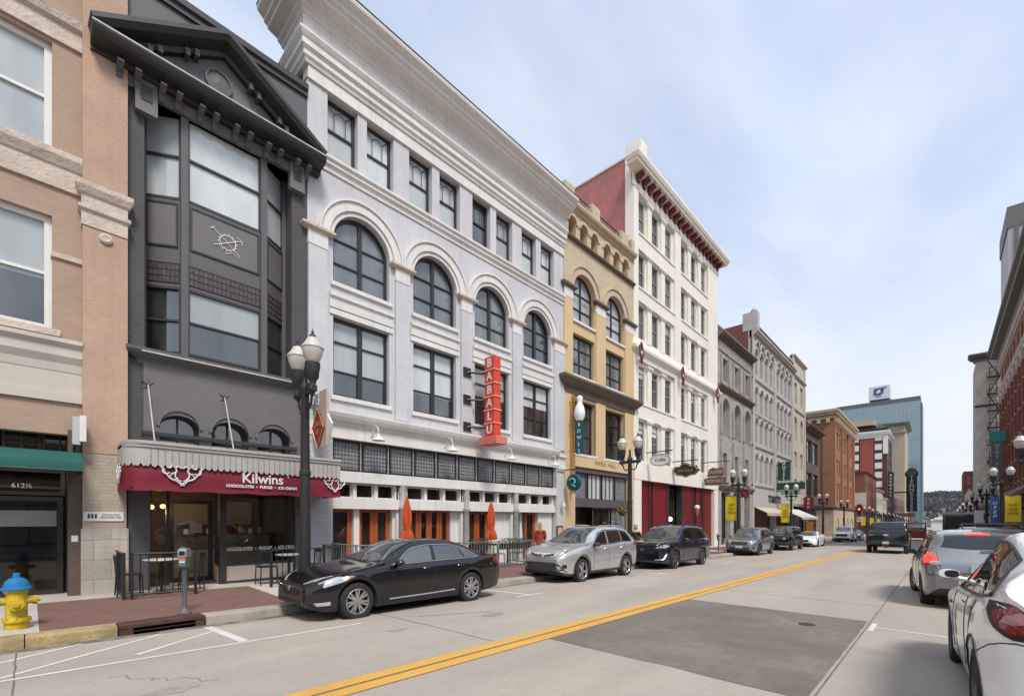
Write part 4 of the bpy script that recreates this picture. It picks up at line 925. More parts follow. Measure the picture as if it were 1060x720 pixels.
MB(LF).mould(s0, s1, [(-.1, 7.85), (.08, 7.85), (.10, 8.15), (.2, 8.2), (.32, 8.32), (.42, 8.46), (.46, 8.5), (.46, 8.6), (-.1, 8.66)], .0, .02).build('brown_cornice', M_tanb, m)
# shop front
MB(LF).box(s0, 18.5, -.5, .05, -1, 4.45).build('shop_pier', M_tan, m); MB(LF).box(23.9, s1, -.5, .05, -1, 4.45).build('shop_pier', M_tan, m)
MB(LF).box(s0, s1, -.2, .06, 4.35, 4.9).build('fascia', M_tan, m)
M_mtext = mat('bronze_letters', (.28, .17, .07), .5, .05)
text('MAPLE  HALL', .34, LF, 21.3, .065, 4.66, M_mtext, m, .01, 1.05)
M_taupe = mat('taupe_paint', (.10, .085, .085), .5, .1)
MB(LF).box(18.5, 23.9, -.4, -.02, 2.35, 2.75).build('beam', M_taupe, m); MB(LF).box(18.5, 23.9, -.4, -.02, 4.1, 4.36).build('beam', M_taupe, m)
for k in range(4):
    a = 18.5 + 1.35 * k; win(m, LF, a + .06, 2.75, 1.23, 1.36, -.15, M_taupe, nh=(), fw=.06, var=0, glass=(m_t if k in (0, 3) else None), name='shop_transom') if k in (0, 3) else win(m, LF, a + .06, 2.75, 1.23, 1.36, -.15, M_taupe, nh=(), nv=(.33, .66), fw=.06, var=1, name='shop_transom')
MB(LF).box(18.5, 23.9, -2.2, -2.0, -1, 3).build('shop_back_wall', MATS['shop_interior'], m)
win(m, LF, 18.55, .0, 1.5, 2.3, -.9, M_taupe, nh=(), var=0, glass=M_shop, name='shop_door'); win(m, LF, 20.35, .2, 1.7, 2.15, -.15, M_taupe, nh=(), var=0, glass=M_shop, name='display_window'); win(m, LF, 22.2, .2, 1.65, 2.15, -.15, M_taupe, nh=(), var=2, name='display_window')
MB(LF).box(20.1, 23.9, -.3, -.05, -1, .22).build('stall_riser', M_taupe, m)
t = thing('round_sign', 'round dark teal projecting sign hanging on the tan building', 'blade sign', LF.p(18.0, .5, 4))
q = MB(); xx, yy, zz_ = -12.55, FY(595, -12.5), FZ(595, 499, -12.5)
M_tealp = mat('dark_teal_enamel', (.0, .075, .095), .4, .08, 2, .02)
q.lathe([(.0, -.09), (.35, -.09), (.40, -.05), (.40, .05), (.35, .09), (0, .09)], (xx, yy, zz_), 30, 'y'); q.build('disc', M_tealp, t, 30)
s_ = MB(); s_.tube([(xx - .2, yy - .1, zz_ + .12), (xx - .05, yy - .1, zz_ + .2), (xx + .12, yy - .1, zz_ + .12), (xx + .12, yy - .1, zz_ - .02), (xx - .05, yy - .1, zz_ - .1), (xx + .15, yy - .1, zz_ - .2)], .03, 6); s_.build('emblem', mat('pale_teal', (.35, .55, .58), .5, .05), t)
MB().tube([(-13.2, yy, zz_ + .62), (xx + .2, yy, zz_ + .62)], .03, 6).build('bracket', M_black, t); MB().tube([(xx, yy, zz_ + .62), (xx, yy, zz_ + .48)], .02, 6).build('hanger', M_black, t)
t = thing('bowling_pin_sign', 'white bowling pin sign above a dark vertical letter board on a mustard frame', 'blade sign', LF.p(18.0, .5, 6))
yy = FY(600, -12.55); xx = -12.6
ztop = FZ(597, 409, -12.6); zbo = FZ(597, 469, -12.6); zpin = FZ(597, 435, -12.6)
hp = ztop - zpin
MB().lathe([(0, 0), (.16, .02), (.27, .22), (.30, .42), (.24, .66), (.15, .84), (.13, .93), (.17, 1.04), (.165, 1.12), (.10, 1.2), (0, 1.22)], (xx + .06, yy, zpin), 20).build('pin', M_lett, t, 50) if 0 else None
mb = MB()
mb.lathe([(r * 1.0, h * hp) for r, h in ((0, 0), (.16, .01), (.25, .18), (.26, .36), (.21, .54), (.13, .70), (.12, .78), (.155, .88), (.14, .96), (.07, 1.0), (0, 1.0))], (xx + .05, yy, zpin), 20); mb.build('pin', mat('white_enamel', (.75, .75, .74), .35, .03), t, 50)
MB().box(xx - .12, xx + .24, yy - .06, yy + .06, zbo, zpin - .03).build('letter_board', M_tealp, t)
n = 5
for k in range(n): text('BOWLS'[k], .25, Fr(0, yy, 1, 0), xx + .06, .07, zpin - .03 - (zpin - zbo) * (k + .5) / n, mat('bulb_white', (.65, .68, .7), .4, .03), t, .006)
M_must = mat('mustard_metal', (.40, .20, .03), .5, .15, 3, .1)
mb = MB()
for x in (-13.0, -12.86): mb.tube([(x, yy, zbo - 1.9), (x, yy, ztop + .1)], .035, 6)
for k in range(14): z = zbo - 1.8 + (ztop - zbo + 1.8) * k / 13; mb.tube([(-13.05, yy, z), (-12.78, yy, z)], .018, 5)
for k in (1, 7, 12): z = zbo + (ztop - zbo) * k / 13; mb.tube([(-13.2, yy, z), (xx, yy, z)], .03, 6)
mb.build('frame', M_must, t)
t = thing('flower_basket', 'hanging basket of yellow flowers under the tan shop front', 'hanging basket', LF.p(22.9, .3, 2.3))
cx_, cy_, cz_ = LF.p(22.6, .35, 2.1)
MB().lathe([(0, -.2), (.16, -.17), (.24, 0), (.25, .04), (0, .04)], (cx_, cy_, cz_), 16).build('basket', mat('coir', (.10, .06, .03), .9, .3), t, 50)
mb = MB(); [mb.tube([(cx_ + .22 * math.cos(k * 2.1), cy_ + .22 * math.sin(k * 2.1), cz_ + .03), (cx_, cy_, cz_ + .6)], .006, 4) for k in range(3)]; mb.build('chains', M_black, t)
random.seed(8); mb = MB()
for k in range(160):
    a, r, h = random.uniform(0, 6.3), random.uniform(.05, .36), random.uniform(-.12, .2); x, y, z = cx_ + r * math.cos(a), cy_ + r * math.sin(a), cz_ + h; e = .035; tx, ty = random.uniform(-1, 1) * e, random.uniform(-1, 1) * e
    mb.mi = int(random.random() < .35); mb.poly([(x - e, y - tx, z + ty), (x + tx, y + e, z - ty), (x + e, y + tx, z + e), (x - tx, y - e, z + e)])
mb.build('flowers', [mat('yellow_petals', (.55, .33, .02), .7, .2), mat('leaf_green', (.06, .11, .03), .7, .3)], t)

# ---------------------------------------------------------------- tall white building
M_ivory = mat('ivory_paint', (.78, .74, .65), .6, .05, .7, .1, 30, streak=.14)
M_redbr = brickmat('painted_red_brick', (.50, .19, .175), (.46, .17, .16), (.42, .165, .155), .21, .07, .85, .4, .5, .006)
M_oxred = mat('oxblood_paint', (.13, .018, .014), .5, .15, 3, .1)
wb = B('white_building', 'tall white building with slim columns, red cornice brackets and a red brick side wall', 24.37)
s0, s1 = 24.374, 38.168; ws = [24.98, 26.86, 28.74, 31.12, 33.0, 34.88]; rows = [(19.0, 2.1), (15.75, 2.1), (12.7, 2.05), (8.8, 2.25), (5.3, 2.4)]
H = [rect(a, z, 1.12, h) for a in ws for z, h in rows]
MB(LF).wall([(s0, 4.1), (s1, 4.1), (s1, 21.6), (s0, 21.6)], H, -.12, .25).build('wall', M_ivory, wb)
body(wb, LF, s0, s1, 22.6, 17, M_redbr, d0=-.37); MB(LF).box(s0 - .004, s0 + .3, -.5, -.13, 4.1, 22.9).build('corner_return', M_ivory, wb)
# stepped side parapet of the brick flank
for a, c2, zt in ((-17, -9, 22.6), (-9, -.4, 23.2)): MB(LF).box(s0, s0 + .35, a, c2, 22.5, zt).build('side_parapet', M_redbr, wb)
MB(LF).prism([(s0 - .04, 23.18), (s0 + .4, 23.18), (s0 + .4, 23.28), (s0 - .04, 23.28)], -9, -.4).build('side_coping', M_lime, wb)
for a in ws:
    for z, h in rows: win(wb, LF, a, z, 1.12, h, -.20, mat('sage_window_paint', (.30, .31, .28), .5, .1), nh=(.5, .82) if h > 2.2 else (.5,), fw=.08, var=random.choice((0, 0, 2, .3)))
for (z, h), (z2, _) in zip(rows, [(21.45, 0)] + rows[:-1]):
    for b0_, b1_, nxt in ((24.95, 30.1, 1), (31.05, 36.05, 1)):
        zb_ = z + h
        if z2 - zb_ < 1.6: MB(LF).mould(b0_, b1_ + .05, [(-.12, zb_ + .12), (.0, zb_ + .12), (.02, z2 - .2), (.08, z2 - .16), (.08, z2 - .06), (-.12, z2 - .02)]).build('spandrel', M_ivory, wb)
for z, h in rows:
    for a in ws[0:2] + ws[3:5]:
        x = a + 1.12 + .38; mb = MB(LF); mb.box(x - .27, x + .27, -.12, .02, z - .15, z + h + .05); mb.mould(x - .27, x + .27, [(0, z + h - .15), (.04, z + h - .15), (.12, z + h - .02), (.12, z + h + .08), (0, z + h + .1)], .02, .02); mb.build('column', M_ivory, wb)
for a, c2 in ((s0, 24.95), (30.1, 31.05), (36.1, s1)): MB(LF).box(a, c2, -.12, .06, 4.1, 21.5).build('pilaster', M_ivory, wb)
MB(LF).mould(s0, s1, [(-.1, 11.3), (.06, 11.3), (.08, 11.55), (.3, 11.8), (.32, 11.95), (.2, 12.0), (.1, 12.4), (-.1, 12.45)], .0, 0).build('belt_cornice', M_ivory, wb)
for a in (24.66, 30.58, 37.2):
    t_ = MB(LF); t_.tube([(a - .12, .38, 11.9), (a - .18, .42, 11.4), (a, .42, 10.9), (a + .18, .42, 11.4), (a + .12, .38, 11.9), (a, .40, 12.1), (a - .12, .38, 11.9)], .06, 6); t_.build('cartouche', M_oxred, wb)
    MB(LF).lathe([(0, 0), (.13, .0), (.1, .08), (0, .1)], (a, .36, 11.5), 12, 'y').build('cartouche_boss', M_gwht, wb)
for a in ws: MB(LF).box(a + .38, a + .8, -.118, .0, 8.12, 8.42).build('red_tile', mat('brick_red_tile', (.22, .05, .03), .6, .15), wb)
MB(LF).mould(s0, s1, [(-.1, 21.4), (.1, 21.4), (.12, 21.7), (.06, 21.75), (.06, 22.1), (.35, 22.18), (.62, 22.25), (.66, 22.4), (.72, 22.42), (.8, 22.6), (.8, 22.75), (-.3, 22.85)], .02, .3).build('cornice', M_ivory, wb)
for k in range(19):
    a = s0 + .35 + (s1 - s0 - .7) * k / 18; mb = MB(LF); pr = [(.06, 22.12), (.52, 22.14), (.56, 22.02), (.4, 21.92), (.26, 21.86), (.22, 21.66), (.06, 21.6)]
    A = [mb.v(a - .13, d, z) for d, z in pr]; Bv = [mb.v(a + .13, d, z) for d, z in pr]; mb.f(*A); mb.f(*Bv)
    for i in range(7): mb.f(A[i], A[(i + 1) % 7], Bv[(i + 1) % 7], Bv[i])
    mb.build('bracket', M_oxred, wb)
MB(LF).box(s0 - .02, s0 + .8, -.5, .5, 22.8, 23.9).build('parapet_block', M_ivory, wb); MB(LF).box(s0 + .8, s1, -.5, .2, 22.8, 23.0).build('blocking_course', M_ivory, wb)
# shop front: red panels between dark posts
MB(LF).box(s0, 25.25, -.4, .1, -1.5, 4.15).build('shop_pier', M_ivory, wb); MB(LF).box(37.35, s1, -.4, .1, -1.5, 4.15).build('shop_pier', M_ivory, wb)
MB(LF).box(s0, s1, -.2, .12, 4.1, 5.2).build('fascia', M_ivory, wb)
M_crim = mat('crimson_panel', (.17, .009, .014), .5, .15, 1.5, .05)
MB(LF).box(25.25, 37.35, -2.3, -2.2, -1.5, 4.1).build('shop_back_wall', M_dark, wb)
for a, c2, mm in ((25.25, 26.6, M_crim), (27.2, 29.2, M_crim), (31.9, 33.5, M_crim), (34.2, 35.4, M_crim), (35.7, 37.35, M_crim)): MB(LF).box(a, c2, -.6, -.14, -1.5, 4.1).build('red_panel', mm, wb)
for a in (26.6, 29.2, 31.55, 33.5, 35.4): MB(LF).box(a, a + .3, -.5, -.10, -1.5, 4.1).build('post', M_chard, wb)
for a, w_ in ((26.5, .9), (29.1, 1.3), (30.5, 1.0), (33.4, .9)): win(wb, LF, a, -.4, w_, 4.3, -.6, M_chard, nh=(.3,), var=0, glass=M_shop, name='shop_window')
M_pendw = emit('warm_white_lamp', (1, .85, .6), 2.5)
o = MB(LF).lathe([(0, -.16), (.12, -.1), (.16, 0), (.12, .1), (0, .16)], (30.3, -.4, 1.75), 14).build('globe_lamp', M_pendw, None, 50, label='warm white globe lamp glowing in the dark red shop front of the white building', cat='lamp')
MB(LF).tube([(30.3, -.4, 1.9), (30.3, -.4, 4.1)], .015, 5).build('cord', M_black, o)
# hanging signs
def arm(t, y, z, x1): MB().tube([(-13.1, y, z), (x1, y, z)], .035, 6).build('arm', M_black, t)
y = 25.9; X_ = -12.3; z = FZ(683, 476, X_); y = FY(682, X_)
t = thing('oval_sign', 'pale oval sign hanging from a black arm on the white building', 'hanging sign', (X_, y, z)); arm(t, y, z + .5, X_ + .85)
MB().lathe([(0, -.06), (.62, -.06), (.66, 0), (.62, .06), (0, .06)], (0, 0, 0), 30, 'y').build('x', M_wtrim) if 0 else None
mb = MB(); P = [(X_ + .1 + .68 * math.cos(k * .2094), z + .38 * math.sin(k * .2094)) for k in range(30)]; mb.prism(P, y - .05, y + .05); mb.build('board', M_wtrim, t)
mb = MB(); mb.tube([(X_ + .1 + .62 * math.cos(k * .2094), y - .055, z + .33 * math.sin(k * .2094)) for k in range(31)], .018, 5); mb.build('rim', mat('violet_grey', (.25, .22, .30), .5, .05), t)
text('Coffee', .26, Fr(0, y, 1, 0), X_ + .1, .06, z, mat('plum_ink', (.10, .05, .12), .5, .05), t, .004, shear=.3)
X_ = -12.3; y = FY(708, X_); z = FZ(708, 487, X_)
t = thing('ornate_sign', 'black ornate hanging sign with gold rim on the white building', 'hanging sign', (X_, y, z)); arm(t, y, z + .65, X_ + .9)
P = [(-.95, 0), (-.8, .12), (-.72, .3), (-.4, .3), (-.25, .45), (0, .52), (.25, .45), (.4, .3), (.72, .3), (.8, .12), (.95, 0), (.8, -.14), (.6, -.3), (.3, -.33), (0, -.45), (-.3, -.33), (-.6, -.3), (-.8, -.14)]
MB().prism([(X_ + .1 + a, z + c2) for a, c2 in P], y - .05, y + .05).build('board', M_black, t)
M_gold = mat('dull_gold', (.42, .30, .10), .4, .1, metal=.3)
MB().tube([(X_ + .1 + a * .9, y - .055, z + c2 * .88) for a, c2 in P + P[:1]], .02, 4).build('rim', M_gold, t)
text('BOUTIQUE', .2, Fr(0, y, 1, 0), X_ + .1, .06, z, M_gold, t, .004)
X_ = -12.2; y = FY(739, X_); z = FZ(739, 494, X_)
t = thing('carved_sign', 'brown two tier carved hanging sign at the right end of the white building', 'hanging sign', (X_, y, z)); arm(t, y, z + 1.15, X_ + 1.1)
MB().prism([(X_ - 0.47, z + 0.08), (X_ - 0.39, z + 0.58), (X_ - 0.08, z + 0.74), (X_ + 0.23, z + 0.66), (X_ + 0.58, z + 0.74), (X_ + 0.70, z + 0.47), (X_ + 0.62, z + 0.08)], y - .06, y + .06).build('upper_board', mat('brown_sign', (.13, .075, .05), .6, .2), t)
MB().prism([(X_ - 0.66, z - 0.55), (X_ - 0.70, z - 0.08), (X_ - 0.31, z + 0.04), (X_ + 0.39, z + 0.04), (X_ + 0.86, z - 0.04), (X_ + 0.78, z - 0.47), (X_ + 0.16, z - 0.58)], y - .07, y + .07).build('lower_board', MATS['brown_sign'], t)
text('OLIVER', .33, Fr(0, y, 1, 0), X_ + .12, .075, z + .39, M_lime, t, .006); text('ROYALE', .33, Fr(0, y, 1, 0), X_ + .1, .085, z - .27, M_lime, t, .006)
X_ = -12.6; y = FY(721.5, X_); z = FZ(721.5, 527, X_)
t = thing('ice_cream_sign', 'giant ice cream cone figure standing before the red panels', 'shop figure', (X_, y, z))
MB().lathe([(0.02, -.5), (.06, -.4), (.16, .04), (.17, .07), (0, .07)], (X_, y, z), 16).build('cone', mat('wafer_orange', (.50, .19, .04), .6, .15), t, 50); MB().lathe([(.17, .06), (.2, .14), (.17, .25), (.09, .31), (0, .33)], (X_, y, z), 16).build('scoop', M_wtrim, t, 50); MB().tube([(X_, y, -1), (X_, y, z - .45)], .03, 6).build('post', M_black, t)
# ================================================================== buildings further along the street
def facade(root, fr, s0, s1, zt, m, holes, zb=4.2, th=.3, d=0, dep=16, bm=None):
    MB(fr).wall([(s0, zb), (s1, zb), (s1, zt), (s0, zt)], holes, d, th).build('wall', m, root)
    MB(fr).box(s0 + .01, s0 + .08, d - th - .31, d - .1, zb, zt - .2).box(s1 - .08, s1 - .01, d - th - .31, d - .1, zb, zt - .2).build('end_wall', bm or m, root)
    MB(fr).box(s0 + .01, s1 - .01, -dep, d - th - .3, -6, zt - .3).build('rear_body', bm or m, root)
def rowwin(root, fr, items, fm, d=-.18, **k):
    for a, z, w_, h, ar in items:
        win(root, fr, a, z, w_, h, d, fm, arch=ar, **k)
def holes_of(items): return [archp(a, z, w_, h, ar, 10) if ar else rect(a, z, w_, h) for a, z, w_, h, ar in items]
def cornice(root, fr, s0, s1, z, p, h, m, name='cornice', r0=None, r1=None):
    MB(fr).mould(s0, s1, [(-.2, z), (p * .25, z), (p * .3, z + h * .3), (p * .75, z + h * .45), (p * .8, z + h * .6), (p, z + h * .75), (p, z + h), (-.2, z + h + .05)], r0, r1).build(name, m, root)
# ---- weathered stone building with three tall arches
M_stone = mat('weathered_grey_stone', (.36, .33, .30), .85, .16, 1.2, .5, 9, streak=.35)
M_brown = mat('brown_stone_trim', (.16, .125, .10), .8, .15, 2, .3)
b = B('stone_building', 'weathered stone building with three tall arches and brown cornices beside the white building', 38.2)
s0, s1 = 38.18, 47.46; cs = [39.2, 42.15, 45.1]
it = [(a, 13.3, 1.5, 1.9, 0) for a in cs] + [(a, 8.7, 1.6, 3.1, 1) for a in cs] + [(a, 5.0, 1.4, 2.3, 0) for a in cs]
facade(b, LF, s0, s1, 17.4, M_stone, holes_of(it), 4.0, .55, bm=brickmat('old_red_brick', (.20, .075, .05), (.17, .065, .045), (.16, .10, .08)))
rowwin(b, LF, it, mat('grey_window_paint', (.26, .25, .24), .5, .1), d=-.4, fw=.1)
for a in cs:
    MB(LF).archring(a + .8, 11.0, .82, 1.12, 0, .14, 16, leg=2.2).build('arch_trim', M_stone, b); MB(LF).box(a - .35, a - .02, 0, .16, 4.2, 8.4).build('pilaster', M_stone, b)
    MB(LF).box(a - .3, a - .02, 0, .15, 13, 15.3).build('pilaster', M_stone, b); MB(LF).box(a + 1.52, a + 1.8, 0, .15, 13, 15.3).build('pilaster', M_stone, b); MB(LF).box(a - .2, a + 1.7, -.1, .12, 4.85, 5.0).build('sill', M_stone, b)
MB(LF).box(s0 + .4, s1 - .4, 0, .08, 15.6, 16.4).build('carved_frieze', mat('carved_frieze', (.33, .30, .27), .9, .3, 4, 1.0, 7), b)
cornice(b, LF, s0, s1, 16.5, .55, .45, M_brown); cornice(b, LF, s0, s1, 12.35, .35, .4, M_brown, 'belt_cornice'); cornice(b, LF, s0, s1, 4.1, .3, .5, M_brown, 'shop_cornice'); cornice(b, LF, s0, s1, 17.2, .15, .25, M_stone, 'coping')
for a, c2 in ((s0, 39.0), (41.2, 42.0), (44.1, 45.0), (46.6, s1)): MB(LF).box(a, c2, -.5, .08, -2, 4.1).build('shop_pier', M_stone, b)
MB(LF).box(s0, s1, -.9, -.5, -2, 4.1).build('shop_back_wall', M_chard, b)
for a in (39.1, 42.1, 45.1): win(b, LF, a + .05, .1, 1.9, 3.6, -.3, M_chard, nh=(.7,), nv=(.5,), var=0, glass=M_shop, name='shop_window'); win(b, LF, a, 2.9, .5, .9, -.25, M_chard, var=0, name='shop_window') if 0 else None
# ---- long pale stone block with eight bays
M_palest = mat('pale_painted_stone', (.46, .435, .41), .8, .10, .9, .3, 14, streak=.25)
b = B('arcaded_building', 'long pale stone building with rows of narrow round headed windows and a shop sign', 47.5)
s0, s1 = 47.48, 63.78; it = []
for gq in range(2):
    for k in range(4):
        a = s0 + .9 + gq * 8.05 + k * 1.78
        it += [(a, 15.9, .95, 2.5, 1), (a, 12.3, .95, 2.4, 1), (a, 9.3, .95, 2.4, 1), (a, 5.4, 1.0, 2.8, 1)]
facade(b, LF, s0, s1, 20.6, M_palest, holes_of(it), 4.3, bm=MATS['old_red_brick'])
rowwin(b, LF, it, mat('stone_grey_paint', (.34, .33, .31), .5, .1), nh=(.5,), fw=.08)
for a, z, w_, h, ar in it:
    MB(LF).archring(a + w_ / 2, z + h - w_ / 2, w_ / 2 + .02, w_ / 2 + .2, 0, .10, 10).build('hood_mould', M_palest, b)
    if z > 15: MB(LF).archring(a + w_ / 2, z + h + .1, w_ / 2 + .1, w_ / 2 + .34, 0, .2, 10).build('hood_mould', M_palest, b)
for z in (15.2, 11.8, 8.7, 4.9): cornice(b, LF, s0, s1, z, .14, .22, M_palest, 'string_course')
cornice(b, LF, s0, s1, 19.2, .55, .7, M_palest); cornice(b, LF, s0, s1, 20.4, .2, .3, M_brown, 'coping')
for a, c2 in ((s0, s0 + .6), (s0 + 7.75, s0 + 8.55), (s1 - .6, s1)): MB(LF).box(a, c2, -.1, .13, 4.3, 19.2).build('pilaster', M_palest, b)
MB(LF).box(s0 - .01, s0 + .7, -.8, .5, 19.9, 21.6).build('parapet_block', M_palest, b); MB(LF).box(s0, s0 + .4, -14, -.8, 19, 20.7).build('side_parapet', MATS['old_red_brick'], b)
MB(LF).lathe([(0, 0), (.25, .0), (.3, .2), (.18, .35), (.1, .5), (0, .52)], (s0 + .35, .1, 21.6), 10).build('finial', M_palest, b)
MB(LF).box(s0, s1, -.3, .12, 2.95, 4.5).build('fascia', M_palest, b)
text("TORBETT'S", 1.0, LF, (FY(792) + FY(808)) / 2, .14, 3.85, M_chard, b, .02, 1.0, bold=.03)
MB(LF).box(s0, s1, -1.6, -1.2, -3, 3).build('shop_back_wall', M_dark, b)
for a in (s0, s0 + 8, s1 - .5): MB(LF).box(a, a + .5, -.4, .1, -3, 3).build('shop_pier', M_palest, b)
for k in range(5): win(b, LF, s0 + .7 + k * 3.05, -.3, 2.6, 2.7, -.6, M_chard, nh=(.75,), var=0, glass=M_shop, name='shop_window')
t = thing('shop_awning', 'low cream canvas awning over the dark shop windows of the arcaded building', 'awning', LF.p(50, .5, 2.8))
MB(LF).prism([(0, 0)] * 3, 0, 1) if 0 else None
mb = MB(LF); mb.mould(s0 + .6, s0 + 9.5, [(.13, 2.95), (.13, 2.9), (1.2, 2.35), (1.2, 2.1), (1.22, 2.1), (1.22, 2.38)]); mb.build('canvas', mat('cream_canvas', (.50, .44, .35), .8, .1), t)
t = thing('sloped_awning', 'white sloped awning reaching out over the pavement past the pale stone block', 'awning', LF.p(61, .5, 2.8))
mb = MB(LF); mb.mould(57.6, 66.5, [(.13, 3.0), (.13, 2.94), (2.2, 1.95), (2.2, 1.75), (2.23, 1.75), (2.23, 1.98)]); mb.build('canvas', mat('white_canvas', (.66, .63, .60), .8, .06), t)
# green vertical sign with bracket board
t = thing('vertical_sign', 'dark green vertical blade sign with white letters on the arcaded building', 'blade sign', (-12.3, 57, 6))
y = FY(812, -12.3); zt, zb_ = FZ(812, 478, -12.3), FZ(812, 497, -12.3); M_green = mat('bottle_green_enamel', (.012, .055, .04), .4, .1, 2, .02)
MB().box(-12.9, -11.75, y - .15, y + .15, zb_, zt).build('sign_box', M_green, t)
for k in range(5): text('HOTEL'[k], .42, Fr(0, y, 1, 0), -12.32, .16, zt - (zt - zb_) * (k + .5) / 5, M_lett, t, .01, bold=.01)
MB().box(-13.0, -10.4, y - .12, y + .12, zb_ - 1.0, zb_ - .25).build('bracket_board', M_green, t); MB().box(-12.6, -10.9, y - .14, y + .14, zb_ - 1.55, zb_ - 1.0).build('scroll_board', mat('sea_green', (.20, .30, .26), .5, .2), t)
for z in (zt - .3, zb_ + .3): MB().tube([(-13.2, y, z), (-12.9, y, z)], .06, 5).build('bracket', M_black, t)
# ---- slim cream building
b = B('slim_cream_building', 'slim cream stone building with two small arches halfway up', 63.8)
s0, s1 = 63.82, 70.8; M_cst = mat('cream_stone', (.52, .46, .39), .8, .08, .8, .2, 14, streak=.15)
it = [(a, z, 1.5, h, ar) for a in (64.9, 68.2) for z, h, ar in ((16.2, 2.6, 0), (11.6, 3.0, 1), (8.2, 2.0, 0), (4.8, 2.0, 0))]
facade(b, LF, s0, s1, 21.8, M_cst, holes_of(it), 3.6); rowwin(b, LF, it, M_cst, d=-.22, fw=.12)
cornice(b, LF, s0, s1, 19.3, .25, .35, M_cst, 'string_course'); cornice(b, LF, s0, s1, 21.5, .3, .4, M_cst, r1=.5); cornice(b, LF, s0, s1, 15.2, .15, .25, M_cst, 'string_course'); cornice(b, LF, s0, s1, 3.4, .2, .4, M_cst, 'shop_cornice')
for a in (s0, s1 - .6): MB(LF).box(a, a + .6, 0, .12, 3.6, 21.5).build('pilaster', M_cst, b)
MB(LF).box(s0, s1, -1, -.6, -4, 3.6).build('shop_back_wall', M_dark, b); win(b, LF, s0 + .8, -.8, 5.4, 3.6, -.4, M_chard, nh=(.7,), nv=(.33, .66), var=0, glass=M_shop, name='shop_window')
# ---- low dark brown building
b = B('brown_building', 'low dark brown building with two rows of broad windows and a heavy cornice', 70.85)
s0, s1 = 70.83, 80.8; M_dkbr = brickmat('dark_brown_brick', (.15, .10, .08), (.13, .085, .07), (.11, .08, .07), bump=.3)
it = [(a, z, 3.6, h, 0) for a in (71.9, 76.2) for z, h in ((9.6, 3.1), (5.0, 3.2))]
facade(b, LF, s0, s1, 14.4, M_dkbr, holes_of(it), 3.6, dep=14); rowwin(b, LF, it, M_chard, nv=(.33, .66), nh=(.7,), fw=.15, bw=.14, var=0)
cornice(b, LF, s0, s1, 13.8, .7, .7, mat('rust_cornice', (.13, .06, .045), .7, .2), r1=.4); cornice(b, LF, s0, s1, 3.4, .3, .5, M_dkbr, 'shop_cornice')
MB(LF).box(s0, s1, -1, -.5, -4, 3.6).build('shop_back_wall', M_dark, b); win(b, LF, s0 + .6, -1, 8.6, 3.8, -.3, M_chard, nh=(.7,), nv=(.25, .5, .75), var=0, glass=M_shop, name='shop_window')
t = thing('shield_sign', 'small crimson shield shaped sign on the dark brown building', 'blade sign', (-12.4, 67, 4)); y = FY(837, -12.4); z = FZ(837, 522, -12.4)
MB().prism([(-12.95, z + .9), (-12.4, z + 1.15), (-11.85, z + .9), (-11.85, z - .5), (-12.4, z - .8), (-12.95, z - .5)], y - .1, y + .1).build('board', M_crim, t)
for k in range(3): text('BAR'[k], .5, Fr(0, y, 1, 0), -12.4, .11, z + .65 - k * .5, M_lett, t, .01)
MB().tube([(-13.2, y, z + .7), (-12.9, y, z + .7)], .05, 5).build('bracket', M_black, t)
# ---- orange brick corner block beyond the side street
M_orbr = brickmat('orange_brick', (.34, .155, .08), (.31, .14, .072), (.29, .15, .09), .21, .07, bump=.25)
M_buff = mat('buff_stone', (.50, .39, .27), .8, .1, 1, .3, 12, streak=.2, brick=.7, bw=1.2, bh=.5)
b = B('orange_brick_building', 'orange brick corner block with a bracketed stone cornice beyond the side street', 92.4)
s0, s1 = 92.4, 116.6; it = []
for k in range(3):
    for j in range(3):
        a = s0 + 1.7 + k * 7.5 + j * 2.05
        it += [(a, 14.0, 1.5, 3.0, 0), (a, 9.4, 1.5, 2.8, 0), (a, 4.9, 1.5, 3.2, 0)]
facade(b, LF, s0, s1, 19.6, M_orbr, holes_of(it), 4.0, dep=26); rowwin(b, LF, it, M_buff, fw=.14, var=1)
for k in range(4): a = s0 + (0 if k == 0 else k * 7.5 + .5); MB(LF).box(a, a + 1.2, 0, .3, 4, 18.8).build('pilaster', M_orbr, b)
SF = Fr(-13.2, s0, -1, 0)
MB(SF).wall([(0, 4.0), (26, 4.0), (26, 19.6), (0, 19.6)], [], 0, .2) if 0 else None
side = Fr(-39.2, s0, 1, 0)
MB(side).box(.0, 26, .01, .02, 4, 19.5).build('side_wall', M_orbr, b)
pn = MB(side)
for a, c2 in ((0, .6), (6.3, 7.2), (12.6, 13.5), (18.6, 19.8), (24.6, 26)): pn.box(a, c2, .02, .22, 4, 18.2)
pn.box(0, 26, .02, .2, 17.4, 18.4); pn.build('side_piers', M_orbr, b)
cornice(b, side, 0, 26, 18.7, .9, 1.5, M_buff, 'side_cornice', r1=.1); cornice(b, LF, s0, s1, 18.7, .9, 1.5, M_buff, r1=.5)
for k in range(18): a = 26 - .6 - k * 1.3; MB(side).box(a - .25, a + .25, .0, .75, 18.0, 18.75).build('bracket', M_buff, b)
for k in range(18): a = s0 + .6 + k * 1.33; MB(LF).box(a - .25, a + .25, .0, .75, 18.0, 18.75).build('bracket', M_buff, b)
MB(LF).box(s0 - .15, s1, -26, .15, -5, 3.4).build('stone_base', M_buff, b); cornice(b, LF, s0, s1, 3.4, .5, .6, M_brown, 'base_cornice'); cornice(b, side, 0, 26, 3.4, .5, .6, M_brown, 'base_cornice', r1=.1)
